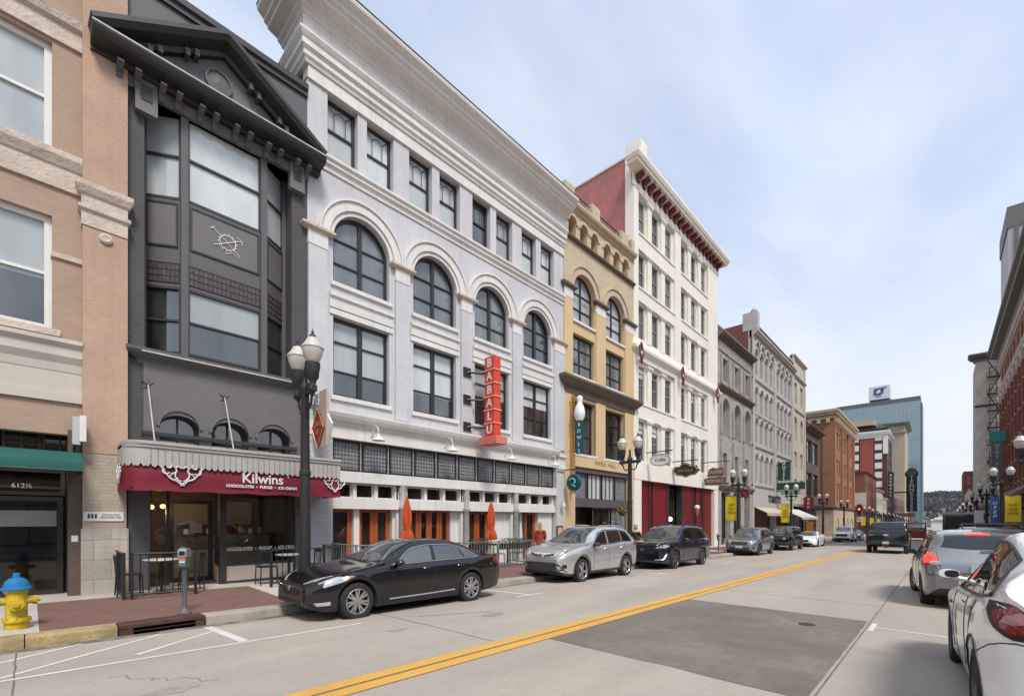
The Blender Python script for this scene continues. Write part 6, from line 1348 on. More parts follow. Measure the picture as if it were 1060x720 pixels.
# planter boxes on the railing
M_leaf = mat('bright_leaf', (.055, .13, .025), .6, .35, 8, .1); M_leafd = mat('deep_leaf', (.03, .065, .02), .6, .35, 8, .1)
random.seed(17)
for i, (y, l) in enumerate(((8.9, 'first'), (10.9, 'second'), (12.4, 'third'), (13.25, 'fourth'))):
    x = -11.9; z = swz(x, y) + .78; t = thing('planter_box', 'dark planter box of green herbs on the grey railing, ' + l + ' from the left', 'planter', (x, y, z), 'planter boxes on the restaurant railing')
    MB().box(x - .1, x + .1, y - .4, y + .4, z - .12, z + .1).build('box', M_chard, t); mb = MB()
    for k in range(260):
        px, py, pz = x + random.uniform(-.16, .18), y + random.uniform(-.46, .46), z + .06 + random.random() ** .7 * .22; e = random.uniform(.02, .04); a = random.uniform(0, 6.3); b_ = random.uniform(-.7, .7)
        ca, sa = math.cos(a) * e, math.sin(a) * e; mb.mi = int(random.random() < .5)
        mb.poly([(px - ca, py - sa, pz), (px + sa * .5, py - ca * .5, pz + e * b_), (px + ca, py + sa, pz + e), (px - sa * .5, py + ca * .5, pz + e * b_)])
    mb.build('foliage', [M_leaf, M_leafd], t)
# terrace tables and chairs
M_wal = mat('pale_table_top', (.45, .44, .43), .4, .1)
def make_table():
    t = thing('cafe_table', 'x', 'table', (0, 0, 0)); MB().lathe([(0, .72), (.33, .72), (.34, .735), (.33, .75), (0, .75)], n=20).build('tabletop', M_wal, t, 40)
    MB().lathe([(.03, .03), (.03, .72)], n=8).build('stem', M_black, t); MB().lathe([(.2, 0), (.2, .02), (.04, .05), (0, .05)], n=14).build('foot', M_black, t); return t
def make_chair():
    t = thing('cafe_chair', 'x', 'chair', (0, 0, 0)); MB().box(-.2, .2, -.2, .2, .44, .465).build('seat', M_black, t)
    for sx in (-.19, .19):
        for sy, top in ((-.19, .44), (.19, .86)): MB().tube([(sx, sy * 1.1, 0), (sx, sy, .44)] + ([(sx, sy * 1.2, top)] if top > .5 else []), .014, 6).build('leg', M_black, t)
    mb = MB(); mb.box(-.19, .19, .21, .225, .78, .86); [mb.tube([(-.12 + .08 * k, .21, .46), (-.12 + .08 * k, .22, .8)], .008, 4) for k in range(4)]; mb.build('backrest', M_black, t); return t
tb, ch = make_table(), make_chair(); n_ = 0
for i, (x, y, w_) in enumerate(((-12.5, 2.0, 'behind the short iron fence panel'), (-12.5, 4.7, 'behind the right sweet shop fence'), (-12.4, 9.6, 'left of the second umbrella'), (-12.4, 11.2, 'just before the second umbrella'), (-12.4, 12.9, 'at the far end of the restaurant railing'))):
    o = tb if i == 0 else copy_tree(tb); o.location = (x, y, swz(x, y)); o['label'] = 'round cafe table ' + w_; o['group'] = 'cafe tables on the terraces'
    for j, (dy, rz) in enumerate(((-.55, 3.14), (.55, 0))):
        c_ = ch if n_ == 0 else copy_tree(ch); n_ += 1; c_.location = (x, y + dy, swz(x, y + dy)); c_.rotation_euler.z = rz; c_['label'] = 'black cafe chair ' + ('left' if j == 0 else 'right') + ' of the table ' + w_; c_['group'] = 'cafe chairs on the terraces'
# closed orange umbrellas
M_umb = mat('orange_canvas', (.48, .075, .018), .8, .15, 2, .3, 10)
for x, y, l in ((-12.3, 8.2, 'folded orange patio umbrella between the two nearest door bays'), (-12.3, 11.9, 'folded orange patio umbrella beside the white blank panel')):
    z = swz(x, y); t = thing('patio_umbrella', l, 'umbrella', (x, y, z), 'folded orange umbrellas')
    MB().tube([(x, y, z), (x, y, z + 2.46)], .022, 8).build('pole', mat('umbrella_pole', (.25, .17, .10), .5, .1), t); MB().lathe([(.25, 0), (.25, .05), (.06, .09), (0, .09)], (x, y, z), 14).build('foot', M_chard, t)
    mb = MB(); rings = []
    for k, (r, h) in enumerate(((.16, 1.0), (.19, 1.06), (.17, 1.2), (.12, 1.36), (.10, 1.42), (.125, 1.55), (.135, 1.75), (.12, 1.95), (.09, 2.15), (.05, 2.32), (.02, 2.4))):
        rings.append([mb.v(x + r * (1 + .28 * math.cos(8 * a + k * .15)) * math.cos(a), y + r * (1 + .28 * math.cos(8 * a + k * .15)) * math.sin(a), z + h) for a in [6.2832 * j / 32 for j in range(32)]])
    for A, b_ in zip(rings, rings[1:]):
        for j in range(32): mb.f(A[j], A[(j + 1) % 32], b_[(j + 1) % 32], b_[j])
    mb.f(*rings[0]); mb.f(*rings[-1]); mb.build('folded_canopy', M_umb, t, 60)
    MB().lathe([(.105, 1.39), (.115, 1.40), (.115, 1.43), (.105, 1.44)], (x, y, z), 12).build('tie', M_umb, t)
# projecting garden sign at the seam of charcoal and grey buildings
X_ = -12.75; y = FY(333, X_); zt, zb_ = FZ(333, 405, X_), FZ(333, 463, X_)
t = thing('market_sign', 'projecting sign with a maroon diamond on a beige board and green leaves', 'blade sign', (X_, y, zb_))
MB().box(X_ - .06, X_ + .38, y - .04, y + .04, zb_, zt).build('board', mat('beige_board', (.46, .36, .29), .7, .1), t)
zc_ = FZ(326, 442, X_); MB().prism([(X_ - .42, zc_), (X_ - .05, zc_ + .55), (X_ + .30, zc_), (X_ - .08, zc_ - .58)], y - .09, y - .05).build('diamond', mat('banner_red', (.30, .018, .025), .6, .15), t)
MB().tube([(X_ - .42, y - .095, zc_), (X_ - .05, y - .095, zc_ + .55), (X_ + .30, y - .095, zc_), (X_ - .08, y - .095, zc_ - .58), (X_ - .42, y - .095, zc_)], .015, 5).build('rim', M_gold, t)
text('CAFE', .22, Fr(0, y, 1, 0), X_ - .06, .10, zc_ + .1, M_gold, t, .003); text('4', .30, Fr(0, y, 1, 0), X_ - .07, .10, zc_ - .14, M_gold, t, .003)
mb = MB(); random.seed(4)
for k in range(90):
    px, pz = X_ - .28 + random.uniform(-.13, .16), zt - .3 + random.uniform(-.3, .3); e = random.uniform(.03, .06); a = random.uniform(0, 6.3); mb.mi = int(random.random() < .4)
    mb.poly([(px, y - .05, pz), (px + e * math.cos(a), y - .07, pz + e * math.sin(a)), (px + 1.6 * e * math.cos(a + .5), y - .04, pz + 1.6 * e * math.sin(a + .5)), (px + e * math.cos(a + 1), y - .08, pz + e * math.sin(a + 1))])
mb.build('painted_leaves', [mat('pale_sage', (.30, .36, .27), .7, .2), M_leaf], t)
MB().prism([(X_ + .39, zc_ + .35), (X_ + .66, zc_ + .05), (X_ + .55, zc_ - .2), (X_ + .39, zc_ - .5)], y - .03, y + .03).build('shell', M_gwht, t)
MB().tube([(-13.2, y, zt - .05), (X_ + .3, y, zt - .02)], .022, 6).build('bracket', M_wtrim, t)
# traffic signal at the side street
x, y = -9.9, 95; z = swz(x, y); t = thing('traffic_signal', 'traffic signal showing red on a post at the side street', 'traffic light', (x, y, z))
MB().lathe([(.2, 0), (.2, .3), (.09, .4), (.08, 5.2), (0, 5.25)], (x, y, z), 10).build('post', M_iron, t, 40); MB().bbox(x - .22, x + .22, y - .42, y - .1, z + 3.7, z + 4.9, .05).build('housing', M_black, t)
M_redl = emit('red_signal', (1, .05, .03), 6)
for k, mm in enumerate((M_redl, M_dark, M_dark)): MB().lathe([(0, -.02), (.13, 0), (.13, .03), (0, .03)], (x, y - .44, z + 4.68 - .38 * k), 14, 'y').build('lens', mm, t)
MB().box(x - .35, x + .35, y - .2, y - .15, z + 2.6, z + 3.4).build('sign_plate', M_wtrim, t); text('NO\nTURN', .24, Fr(0, y - .2, 1, 0), x, .01, z + 3.0, M_black, t, .004); MB().box(x - .35, x + .35, y - .22, y - .15, z + 4.95, z + 5.5).build('sign_plate', M_crim, t)
x, y = -9.5, 60.5; z = swz(x, y)
t = thing('pavement_flag', 'small orange flag beside the white awning', 'flag', (-11.3, 61, z)); MB().tube([(-11.3, 61, z), (-11.3, 61, z + 2.3)], .03, 6).build('pole', M_black, t); mb = MB(); mb.prism([(-11.25, z + .8), (-10.6, z + .75), (-10.55, z + 2.2), (-11.25, z + 2.2)], 60.98, 61.02); mb.build('cloth', mat('orange_flag_cloth', (.60, .22, .02), .7, .1), t)
# right pavement clutter
x, y = 2.9, 58; z = swz(x, y); t = thing('parking_sign', 'white parking sign on a post at the right kerb', 'street sign', (x, y, z)); MB().tube([(x, y, z), (x, y, z + 3.2)], .035, 6).build('post', M_iron, t); MB().bbox(x - .75, x + .75, y - .06, y - .02, z + 2.1, z + 3.2, .06).build('plate', M_wtrim, t); text('P', .85, Fr(0, y - .06, 1, 0), x, .01, z + 2.65, M_black, t, .005)
RF = Fr(5.5, 0, 0, -1)
for i, (ya, yb, mm, l) in enumerate(((47, 55, mat('red_blue_canvas', (.42, .06, .03), .7, .3, 1), 'red shop awning on the right under the cream dotted piers'), (88, 100, M_black, 'black canopy on the right past the red arcade'), (104, 120, M_black, 'long black canopy on the right before the fire escape building'), (124, 138, M_chard, 'charcoal canopy beside the fire escape building'))):
    o = MB(RF); o.mould(-yb, -ya, [(.05, 3.6), (.05, 3.5), (2.0, 2.7), (2.0, 2.35), (2.06, 2.35), (2.06, 2.75)]); o.V = [(a, b_, c_ - SL * ya) for a, b_, c_ in o.V]
    if i: 
        o2 = MB(RF); o2.box(-yb, -ya, -4, 0, -3, 4.5); 
    o.build('shop_awning', mm, None, label=l, cat='awning')
b = thing('dark_shop', 'low dark shop pavilion on the right past the red arcade building', 'building', (5.5, 88, 0)); MB(RF).box(-139, -87, -8, -.05, -4, 3.9).build('wall', M_chard, b); cornice(b, RF, -139, -87, 3.8, .3, .4, M_black)
for k in range(9): win(b, RF, -137 + 5.6 * k, -1, 3.6, 3.4, .02, M_black, nv=(.33, .66), var=0, glass=M_shop, name='shop_window')
t = thing('vertical_sign', 'tall grey vertical blade sign with a teal cap on the right side', 'blade sign', (4.6, 70, 8)); X_ = 4.6; y = 46.6
y = X_ * ray(1032.5)[1] / ray(1032.5)[0]; zt, zb_ = FZ(1032.5, 446, X_), FZ(1032.5, 494, X_); MB().box(X_ - .5, X_ + .42, y - .15, y + .15, zb_, zt - 1.2).build('sign_box', mat('slate_sign', (.13, .14, .16), .5, .1), t); MB().box(X_ - .65, X_ + .6, y - .2, y + .2, zt - 1.15, zt).build('cap', mat('teal_sign_cap', (.03, .30, .28), .5, .1), t)
for k, s_ in enumerate('HYATT PLACE'): text(s_, .5, Fr(0, y, 1, 0), X_ - .04, .16, zt - 1.6 - (zt - 1.2 - zb_ - .3) * k / 10.5, M_lett, t, .01) if s_ != ' ' else None
MB().tube([(5.5, y, zt - .5), (X_, y, zt - .5)], .08, 5).build('bracket', M_black, t)
# ================================================================== PEOPLE
def skinmesh(name, joints, edges, mt, parent, sub=2, root=0):
    me = bpy.data.meshes.new(name); me.from_pydata([j[0] for j in joints], edges, []); o = bpy.data.objects.new(name, me); COL.objects.link(o)
    md = o.modifiers.new('s', 'SKIN'); md.use_smooth_shade = True
    if not me.skin_vertices: 
        bpy.context.view_layer.objects.active = o
    for i, j in enumerate(joints):
        r = j[1] if isinstance(j[1], tuple) else (j[1], j[1]); me.skin_vertices[0].data[i].radius = r; me.skin_vertices[0].data[i].use_root = (i == root)
    o.modifiers.new('u', 'SUBSURF').levels = sub
    dg = bpy.context.evaluated_depsgraph_get(); nm = bpy.data.meshes.new_from_object(o.evaluated_get(dg)); bpy.data.objects.remove(o)
    nm.name = name; nm.materials.clear(); nm.materials.append(mt); nm.polygons.foreach_set('use_smooth', [True] * len(nm.polygons))
    o = bpy.data.objects.new(name, nm); COL.objects.link(o); o.parent = parent; return o
M_skin = mat('skin', (.50, .30, .22), .55, .06, 6, .05)
def person(label, loc, rz, top_m, leg_m, hair_m, long_coat=False, hair='long', h=1.66):
    t = thing('person', label, 'person', loc, None, rz); k = h / 1.70
    def P(*a): return tuple(v * k for v in a)
    W = .175
    J = [(P(0, 0, .95), (.15 * k, .11 * k)), (P(0, .01, 1.12), (.125 * k, .095 * k)), (P(0, 0, 1.32), (.16 * k, .10 * k)), (P(0, -.01, 1.42), (.12 * k, .075 * k)), (P(0, .0, 1.49), .052 * k), (P(0, .015, 1.56), (.068 * k, .08 * k)), (P(0, .02, 1.64), (.074 * k, .09 * k)), (P(0, .01, 1.70), (.045 * k, .055 * k))]
    E = [(i, i + 1) for i in range(7)]
    def add(p, r, par): J.append((P(*p), r * k)); E.append((par, len(J) - 1)); return len(J) - 1
    limbs = {}
    for s in (-1, 1):
        a = add((s * .17, 0, 1.39), .06, 3); b_ = add((s * .225, -.01, 1.15), .045, a); c_ = add((s * .21, .10, .95), .034, b_); d_ = add((s * .20, .13, .90), .028, c_)
        for f_ in range(4): fa = add((s * (.20 + .012 * (f_ - 1.5)), .15 + .004 * f_, .855), .0095, d_); add((s * (.195 + .012 * (f_ - 1.5)), .165, .82 + .004 * abs(f_ - 1.5)), .008, fa)
        add((s * .165, .17, .875), .010, d_)
        l = add((s * .085, 0, .88), .085, 0); kn = add((s * .09, .03 * s + .01, .50), .056, l); an = add((s * .095, -.05 * s - .02, .09), .038, kn); toe = add((s * .10, -.05 * s + .10, .03), .034, an)
    b_ = skinmesh('body', J, E, M_skin, t)
    # clothes: a second skin over the same joints
    C = [(p, tuple(x + .018 * k for x in (r if isinstance(r, tuple) else (r, r)))) for p, r in J[:4]]; CE = [(0, 1), (1, 2), (2, 3)]
    C.append((P(0, 0, .86), (.165 * k, .125 * k))); CE.append((0, 4))
    if long_coat: C.append((P(0, 0, .62), (.17 * k, .13 * k))); CE.append((4, 5))
    n0 = len(C)
    for s in (-1, 1):
        for p, r, q in (((s * .165, 0, 1.385), .085, 3), ((s * .215, -.01, 1.15), .075, None), ((s * .195, .09, .97), .058, None)):
            C.append((P(*p), (r * k, r * k))); CE.append((3 if q else len(C) - 2, len(C) - 1))
    skinmesh('sweater' if not long_coat else 'coat', C, CE, top_m, t)
    T = [(P(0, 0, .93), (.16 * k, .118 * k))]; TE = []
    for s in (-1, 1):
        for i, (p, r) in enumerate((((s * .088, 0, .84), .098), ((s * .09, .03 * s + .01, .50), .07), ((s * .095, -.05 * s - .02, .12), .056))): T.append((P(*p), (r * k, r * k))); TE.append((0 if i == 0 else len(T) - 2, len(T) - 1))
    skinmesh('trousers', T, TE, leg_m, t)
    for s in (-1, 1): skinmesh('shoe', [(P(s * .095, -.05 * s - .04, .05), (.05 * k, .05 * k)), (P(s * .098, -.05 * s + .05, .04), (.046 * k, .04 * k)), (P(s * .10, -.05 * s + .13, .03), (.036 * k, .03 * k))], [(0, 1), (1, 2)], M_black, t, 1)
    hx = [(P(0, -.005, 1.735), (.05 * k, .06 * k)), (P(0, -.03, 1.68), (.088 * k, .085 * k)), (P(0, -.05, 1.58), (.09 * k, .065 * k)), (P(0, -.06, 1.46), (.085 * k, .045 * k)), (P(0, -.085, 1.34), (.07 * k, .03 * k))]
    skinmesh('hair', hx, [(i, i + 1) for i in range(4)], hair_m, t)
    for s in (-1, 1): MB().lathe([(0, -.006), (.012, -.004), (.014, 0), (.012, .004), (0, .006)], P(s * .032, .098, 1.635), 8, 'y').build('eye', M_dark, t)
    mb = MB(); mb.tube([P(0, .095, 1.645), P(0, .118, 1.605), P(0, .10, 1.597)], [.008, .013, .008], 6); mb.build('nose', M_skin, t, 60); MB().box(-.024 * k, .024 * k, .092 * k, .100 * k, 1.568 * k, 1.576 * k).build('mouth', mat('lips', (.35, .10, .09), .5, .05), t)
    return t
x, y = -12.15, 14.6
pw_ = person('woman with blond hair in a rust red sweater seen from behind at the restaurant door', (x, y, swz(x, y)), R(38), mat('rust_sweater', (.30, .04, .025), .9, .12, 6, .3, 40), mat('teal_trousers', (.12, .26, .27), .8, .15, 5, .2), mat('blond_hair', (.42, .27, .13), .6, .3, 14, .4, 60))
x, y = -10.15, 19.0
person('dark haired person in a black coat standing between the silver and navy cars', (x, y, swz(x, y)), R(205), mat('black_coat', (.015, .015, .018), .8, .1, 6, .2), M_black, mat('dark_hair', (.025, .018, .014), .5, .2, 14, .3), True, h=1.62)
# ================================================================== VEHICLES
def paint(name, col, metal=.0, rough=.3, coat=1.0):
    m, t, b = base_mat(name); ov = N(t, 'ShaderNodeTexCoord').outputs['Object']
    c = mixnode(t, noise(t, ov, 1.2, 5), mul(col, .93), mul(col, 1.05)); c = mixnode(t, noise(t, ov, 3, 7, .7, .55, .8), c, mixnode(t, .10, c, mul(col, .8))); b.inputs['Specular IOR Level'].default_value = .25 if max(col) < .1 else .5
    t.links.new(c, b.inputs['Base Color']); b.inputs['Metallic'].default_value = metal; b.inputs['Roughness'].default_value = rough; b.inputs['Coat Weight'].default_value = coat; b.inputs['Coat Roughness'].default_value = .035; return m
M_tyre = mat('tyre_rubber', (.022, .021, .020), .85, .2, 5, .3, 60); M_rim = mat('alloy', (.50, .50, .51), .3, .08, 4, .02, metal=.85); M_rimd = mat('dark_alloy', (.12, .12, .125), .35, .1, 4, .02, metal=.7)
M_cglass = glassmat('car_glass', (.012, .014, .015), .02, .85, 0, .2, 1.55); M_cglass2 = glassmat('car_glass_pale', (.06, .07, .075), .02, 1.0, 0, .3, 1.7); M_btrim = mat('black_trim', (.014, .014, .015), .5, .15, 6, .06, 60); M_plast = mat('grey_black_plastic', (.035, .035, .037), .65, .15, 5, .15, 60)
M_lens = mat('clear_lens', (.42, .43, .44), .08, .25, 9, .02, spec=.9, coat=1); M_amber = mat('amber_lens', (.5, .13, .02), .15, .1, coat=1, bump=0); M_redlens = mat('red_lens', (.28, .012, .014), .12, .2, 9, .02, coat=1); M_brake = emit('lit_brake_lamp', (1, .035, .02), 1.1); M_plate = mat('number_plate', (.55, .57, .6), .5, .15, 12, 0)
def pchip(P):
    X = [p[0] for p in P]; Y = [p[1] for p in P]; n = len(P); d = [(Y[i + 1] - Y[i]) / (X[i + 1] - X[i]) for i in range(n - 1)]; m = [0] * n; m[0], m[-1] = d[0], d[-1]
    for i in range(1, n - 1): m[i] = 0 if d[i - 1] * d[i] <= 0 else 2 * d[i - 1] * d[i] / (d[i - 1] + d[i])
    def f(x):
        if x <= X[0]: return Y[0]
        if x >= X[-1]: return Y[-1]
        i = max(k for k in range(n - 1) if X[k] <= x); h = X[i + 1] - X[i]; t = (x - X[i]) / h
        return (2 * t ** 3 - 3 * t * t + 1) * Y[i] + (t ** 3 - 2 * t * t + t) * h * m[i] + (-2 * t ** 3 + 3 * t * t) * Y[i + 1] + (t ** 3 - t * t) * h * m[i + 1]
    return f
def sst(a, b, x): t = max(0, min(1, (x - a) / (b - a))); return t * t * (3 - 2 * t)
class Car:
    def __init__(s, name, label, cat, sp, paint_m, group=None):
        s.sp = sp; s.L, s.hw = sp['L'], sp['W'] / 2; s.top, s.belt, s.zb, s.w = [pchip(sp[k]) for k in ('top', 'belt', 'zb', 'w')]; s.lf = sp['fo']; s.lr = sp['fo'] + sp['wb']; s.tr = sp['tr']; s.Ra = s.tr + sp.get('gap', .05)
        s.tum = sp.get('tum', .2); s.nose = sp.get('nose', .22); s.tail = sp.get('tail', .14); s.pm = paint_m
        s.t = thing(name, label, cat, (0, 0, 0), group); s.make_body()
    def sec(s, l):
        zt, zl, w_, zb = s.top(l), s.belt(l), s.w(l), s.zb(l); zt = max(zt, zl + .004); g = zt - zl; k = sst(.04, .36, g); wr = w_ * (.93 - s.tum * k); za = zb
        for lc in (s.lf, s.lr):
            if abs(l - lc) < s.Ra: za = max(za, s.tr + math.sqrt(max(0, s.Ra ** 2 - (l - lc) ** 2)))
        H = zl - zb; fl = s.sp.get('flare', .0); ff = max([fl * sst(s.Ra + .22, s.Ra * .6, abs(l - lc)) for lc in (s.lf, s.lr)])
        def zc(f, e): return min(max(zb + f * H, za + e), zl - .03 + e * .1)
        P = [(0, zb), (w_ * .60, zb), (w_ * .62, za), (w_ * .955 + ff * .6, za + .0), (w_ * .978 + ff, max(zb + .10 * H, za + .012)), (w_ * .988 + ff, zc(.30, .03)), (w_ + ff, zc(.52, .06)), (w_ * .998 + ff * .8, zc(.70, .09)), (w_ * .985 + ff * .5, zc(.86, .12)), (w_ * .955, max(zl - .015, za + .15)), (w_ * .925, zl + .006)]
        x0 = w_ * .925; 
        for f in (.33, .66): P.append((x0 + (wr - x0) * f + .012 * k, zl + .006 + (g * .88 - .006) * f if k > .05 else zl + .006 + g * .3 * f))
        P += [(wr, zt - .10 * k - .012 * (1 - k)), (wr * .95, zt - .045 * k - .008), (wr * .82, zt - .016 * k - .004), (wr * .45, zt - .004), (0, zt)]
        return s.shrink(l, P)
    def shrink(s, l, P):
        for q, n, a, b in ((l, s.nose, s.sp.get('nv', .62), s.sp.get('nh', .80)), (s.L - l, s.tail, s.sp.get('tv', .7), s.sp.get('th', .86))):
            if q < n:
                r = math.sqrt(max(0, 1 - (1 - q / n) ** 2)); zs = [z for x, z in P]; zm = min(zs) * .45 + max(zs) * .55
                P = [(x * (b + (1 - b) * r), zm + (z - zm) * (a + (1 - a) * r)) for x, z in P]
        return P
    def make_body(s):
        ls = set(round(i * .07, 3) for i in range(int(s.L / .07) + 1)); ls |= {s.L}
        for e in (.01, .025, .045, .10): ls |= {e, s.L - e}
        for lc in (s.lf, s.lr):
            ls = {l for l in ls if abs(abs(l - lc) - s.Ra) > .02}; ls |= {lc + s.Ra * math.cos(math.pi * k / 14) for k in range(15)} | {lc - s.Ra - .002, lc + s.Ra + .002}
        ls = sorted(ls); mb = MB(); rows = []
        for l in ls:
            P = s.sec(l); y = s.L / 2 - l; rows.append([mb.v(x, y, z) for x, z in P] + [mb.v(-x, y, z) for x, z in P[-2:0:-1]])
        n = len(rows[0]); m = 18; cl = s.sp.get('clad', 0)
        for (A, b_), l in zip(zip(rows, rows[1:]), ls):
            for k in range(n):
                kk = k if k < m else n - 1 - k
                mb.mi = 1 if kk <= 2 or (cl and kk <= 2 + cl) else 0
                mb.f(A[k], A[(k + 1) % n], b_[(k + 1) % n], b_[k])
        mb.mi = 0; mb.f(*rows[0]); mb.f(*rows[-1]); s.body = mb.build('body', [s.pm, M_plast], s.t, 50); s.bvh = BVHTree.FromPolygons([Vector(v) for v in mb.V], mb.F)
    def snap(s, p, off):
        q, n, i, d = s.bvh.find_nearest(Vector(p))
        dv = Vector(p) - q
        if n.dot(Vector((q.x, (q.y) * .25, q.z - .6))) < 0: n = -n
        return q + n * off
    def decal(s, name, pts, m, off=.006, rings=4, parent=None, dens=.06, skirt=.012):   # pts: (x, l, z) close to the surface
        Q = [Vector((x, s.L / 2 - l, z)) for x, l, z in pts]; D = []
        for a, b_ in zip(Q, Q[1:] + Q[:1]):
            n = max(1, int((b_ - a).length / dens)); D += [a.lerp(b_, k / n) for k in range(n)]
        c = sum(D, Vector()) / len(D); mb = MB(); R_ = []
        R_.append([mb.v(*s.snap(p, -skirt)) for p in D])
        for k in range(rings): f = 1 - k / rings; R_.append([mb.v(*s.snap(c.lerp(p, f), off)) for p in D])
        ce = mb.v(*s.snap(c, off)); n = len(D)
        for A, b_ in zip(R_, R_[1:]):
            for i in range(n): mb.f(A[i], A[(i + 1) % n], b_[(i + 1) % n], b_[i])
        for i in range(n): mb.f(R_[-1][i], R_[-1][(i + 1) % n], ce)
        return mb.build(name, m, parent or s.t, 45)
    def both(s, name, pts, m, **k): return [s.decal(name, [(x * sg, l, z) for x, l, z in pts], m, **k) for sg in (-1, 1)]
    def line(s, name, pts, m, r=.005, off=.001, parent=None, n=8, both=True):
        for sg in ((-1, 1) if both else (1,)):
            P = []
            for a, b_ in zip(pts, pts[1:]): P += [(a[0] + (b_[0] - a[0]) * k / n, a[1] + (b_[1] - a[1]) * k / n, a[2] + (b_[2] - a[2]) * k / n) for k in range(n)]
            P.append(pts[-1]); mb = MB(); mb.tube([s.snap((x * sg, s.L / 2 - l, z), off) for x, l, z in P], r, 5); mb.build(name, m, parent or s.t, 60)
    def gh(s, l, f, sg):     # point on the greenhouse side: f 0 belt .. 1 roof edge
        P = s.sec(l)[10:14]; q = f * 3; i = min(2, int(q)); u = q - i; x = P[i][0] + (P[i + 1][0] - P[i][0]) * u; z = P[i][1] + (P[i + 1][1] - P[i][1]) * u; return Vector((x * sg, s.L / 2 - l, z))
    def pane(s, lo0, lo1, up0, up1, f0=.08, f1=.90, m=None, name='side_window', trim=None):
        n, k = 10, 5
        for sg in (-1, 1):
            mb = MB(); I = []
            for j in range(k + 1):
                u = j / k; f = f0 + (f1 - f0) * u; row = []
                for i in range(n + 1):
                    l = (lo0 + (lo1 - lo0) * i / n) * (1 - u) + (up0 + (up1 - up0) * i / n) * u; p = s.gh(l, f, sg); row.append(mb.v(p.x + sg * .007, p.y, p.z + .002))
                I.append(row)
            for a, b_ in zip(I, I[1:]):
                for i in range(n): mb.f(a[i], a[i + 1], b_[i + 1], b_[i])
            o = mb.build(name, m or M_cglass, s.t, 60)
    def sidetrim(s, lo0, lo1, up0, up1, f0, f1, m, r=.012, bottom=True):
        for sg in (-1, 1):
            P = [s.gh(lo0 + (up0 - lo0) * k / 8, f0 + (f1 - f0) * k / 8, sg) for k in range(9)] + [s.gh(up0 + (up1 - up0) * k / 14, f1, sg) for k in range(1, 15)] + [s.gh(up1 + (lo1 - up1) * k / 8, f1 + (f0 - f1) * k / 8, sg) for k in range(1, 9)]
            if bottom: P += [s.gh(lo1 + (lo0 - lo1) * k / 14, f0, sg) for k in range(1, 15)]
            mb = MB(); mb.tube([(p.x + sg * .006, p.y, p.z) for p in P], r, 5); mb.build('window_trim', m, s.t, 60)
    def roofpt(s, l, f):
        P = s.sec(l)[13:18]; x = abs(f) * P[1][0]
        for a, b_ in zip(P, P[1:]):
            if b_[0] <= x <= a[0] + 1e-6: u = (a[0] - x) / max(1e-6, a[0] - b_[0]); return Vector((math.copysign(x, f), s.L / 2 - l, a[1] + (b_[1] - a[1]) * u))
        return Vector((0, s.L / 2 - l, P[-1][1]))
    def topglass(s, l0, l1, f0, f1, name, m=None, off=.008, back=False):
        mb = MB(); I = []; n, k = 14, 8
        for j in range(k + 1):
            u = j / k; l = l0 + (l1 - l0) * u; ff = f0 + (f1 - f0) * u; p0 = s.roofpt(l - .02, 0); p1 = s.roofpt(l + .02, 0); nrm = Vector((0, -(p1.z - p0.z), p1.y - p0.y)); nrm = nrm if nrm.z > 0 else -nrm; nrm.normalize()
            I.append([mb.v(*(s.roofpt(l + (.10 * ((i / n * 2 - 1) ** 2) if not back else -.05 * ((i / n * 2 - 1) ** 2)) * (1), ff * (i / n * 2 - 1)) + nrm * off)) for i in range(n + 1)])
        for a, b_ in zip(I, I[1:]):
            for i in range(n): mb.f(a[i], a[i + 1], b_[i + 1], b_[i])
        return mb.build(name, m or M_cglass, s.t, 60)
    def wheels(s, spokes=10, m=None, rr=.70, steer=0, wide=.22, split=True):
        m = m or M_rim; tr = s.tr
        tm = MB().lathe([(tr * .66, -wide / 2), (tr * .92, -wide / 2), (tr * .985, -wide * .40), (tr, -wide * .25), (tr, wide * .25), (tr * .985, wide * .40), (tr * .92, wide / 2), (tr * .74, wide / 2 + .002), (tr * .70, wide / 2 - .012), (tr * .66, wide / 2 - .02)], n=32, axis='x'); del tm.F[-1], tm.M[-1]; tm = tm.mesh('wheel', M_tyre, smooth=35)
        r = MB(); R0 = tr * .70; e = wide / 2 - .012
        r.mi = 1; r.lathe([(R0 * .90, e - .02), (R0 * .88, e - .09), (.0, e - .10)], n=32, axis='x'); del r.F[-2], r.M[-2]; r.mi = 0; r.lathe([(R0, e), (R0 * .95, e + .006), (R0 * .90, e - .012), (R0 * .89, e - .03)], n=32, axis='x'); del r.F[-2:], r.M[-2:]; r.lathe([(.03, e - .02), (.055, e - .015), (.06, e - .03), (.06, e - .09)], n=12, axis='x')
        for k in range(spokes):
            a = 2 * math.pi * (k + (.16 * (k % 2 * 2 - 1) if split else 0)) / spokes; ca, sa = math.cos(a), math.sin(a); w0, w1 = tr * .10 * 8 / max(spokes, 7), tr * .085 * 8 / max(spokes, 7); ra, rb = .04, R0 * .93
            V = []
            for rad, ww, xx in ((ra, w0, e - .022), (rb, w1, e - .006)):
                for sx in (-1, 1): V.append((xx, rad * ca - sx * ww * sa, rad * sa + sx * ww * ca)); V.append((xx - .04, rad * ca - sx * ww * 1.1 * sa, rad * sa + sx * ww * 1.1 * ca))
            i = [r.v(*q) for q in V]; r.f(i[0], i[2], i[6], i[4]); r.f(i[0], i[4], i[5], i[1]); r.f(i[2], i[3], i[7], i[6]); r.f(i[1], i[5], i[7], i[3])
        rm = r.mesh('rim', [m, M_btrim], smooth=40)
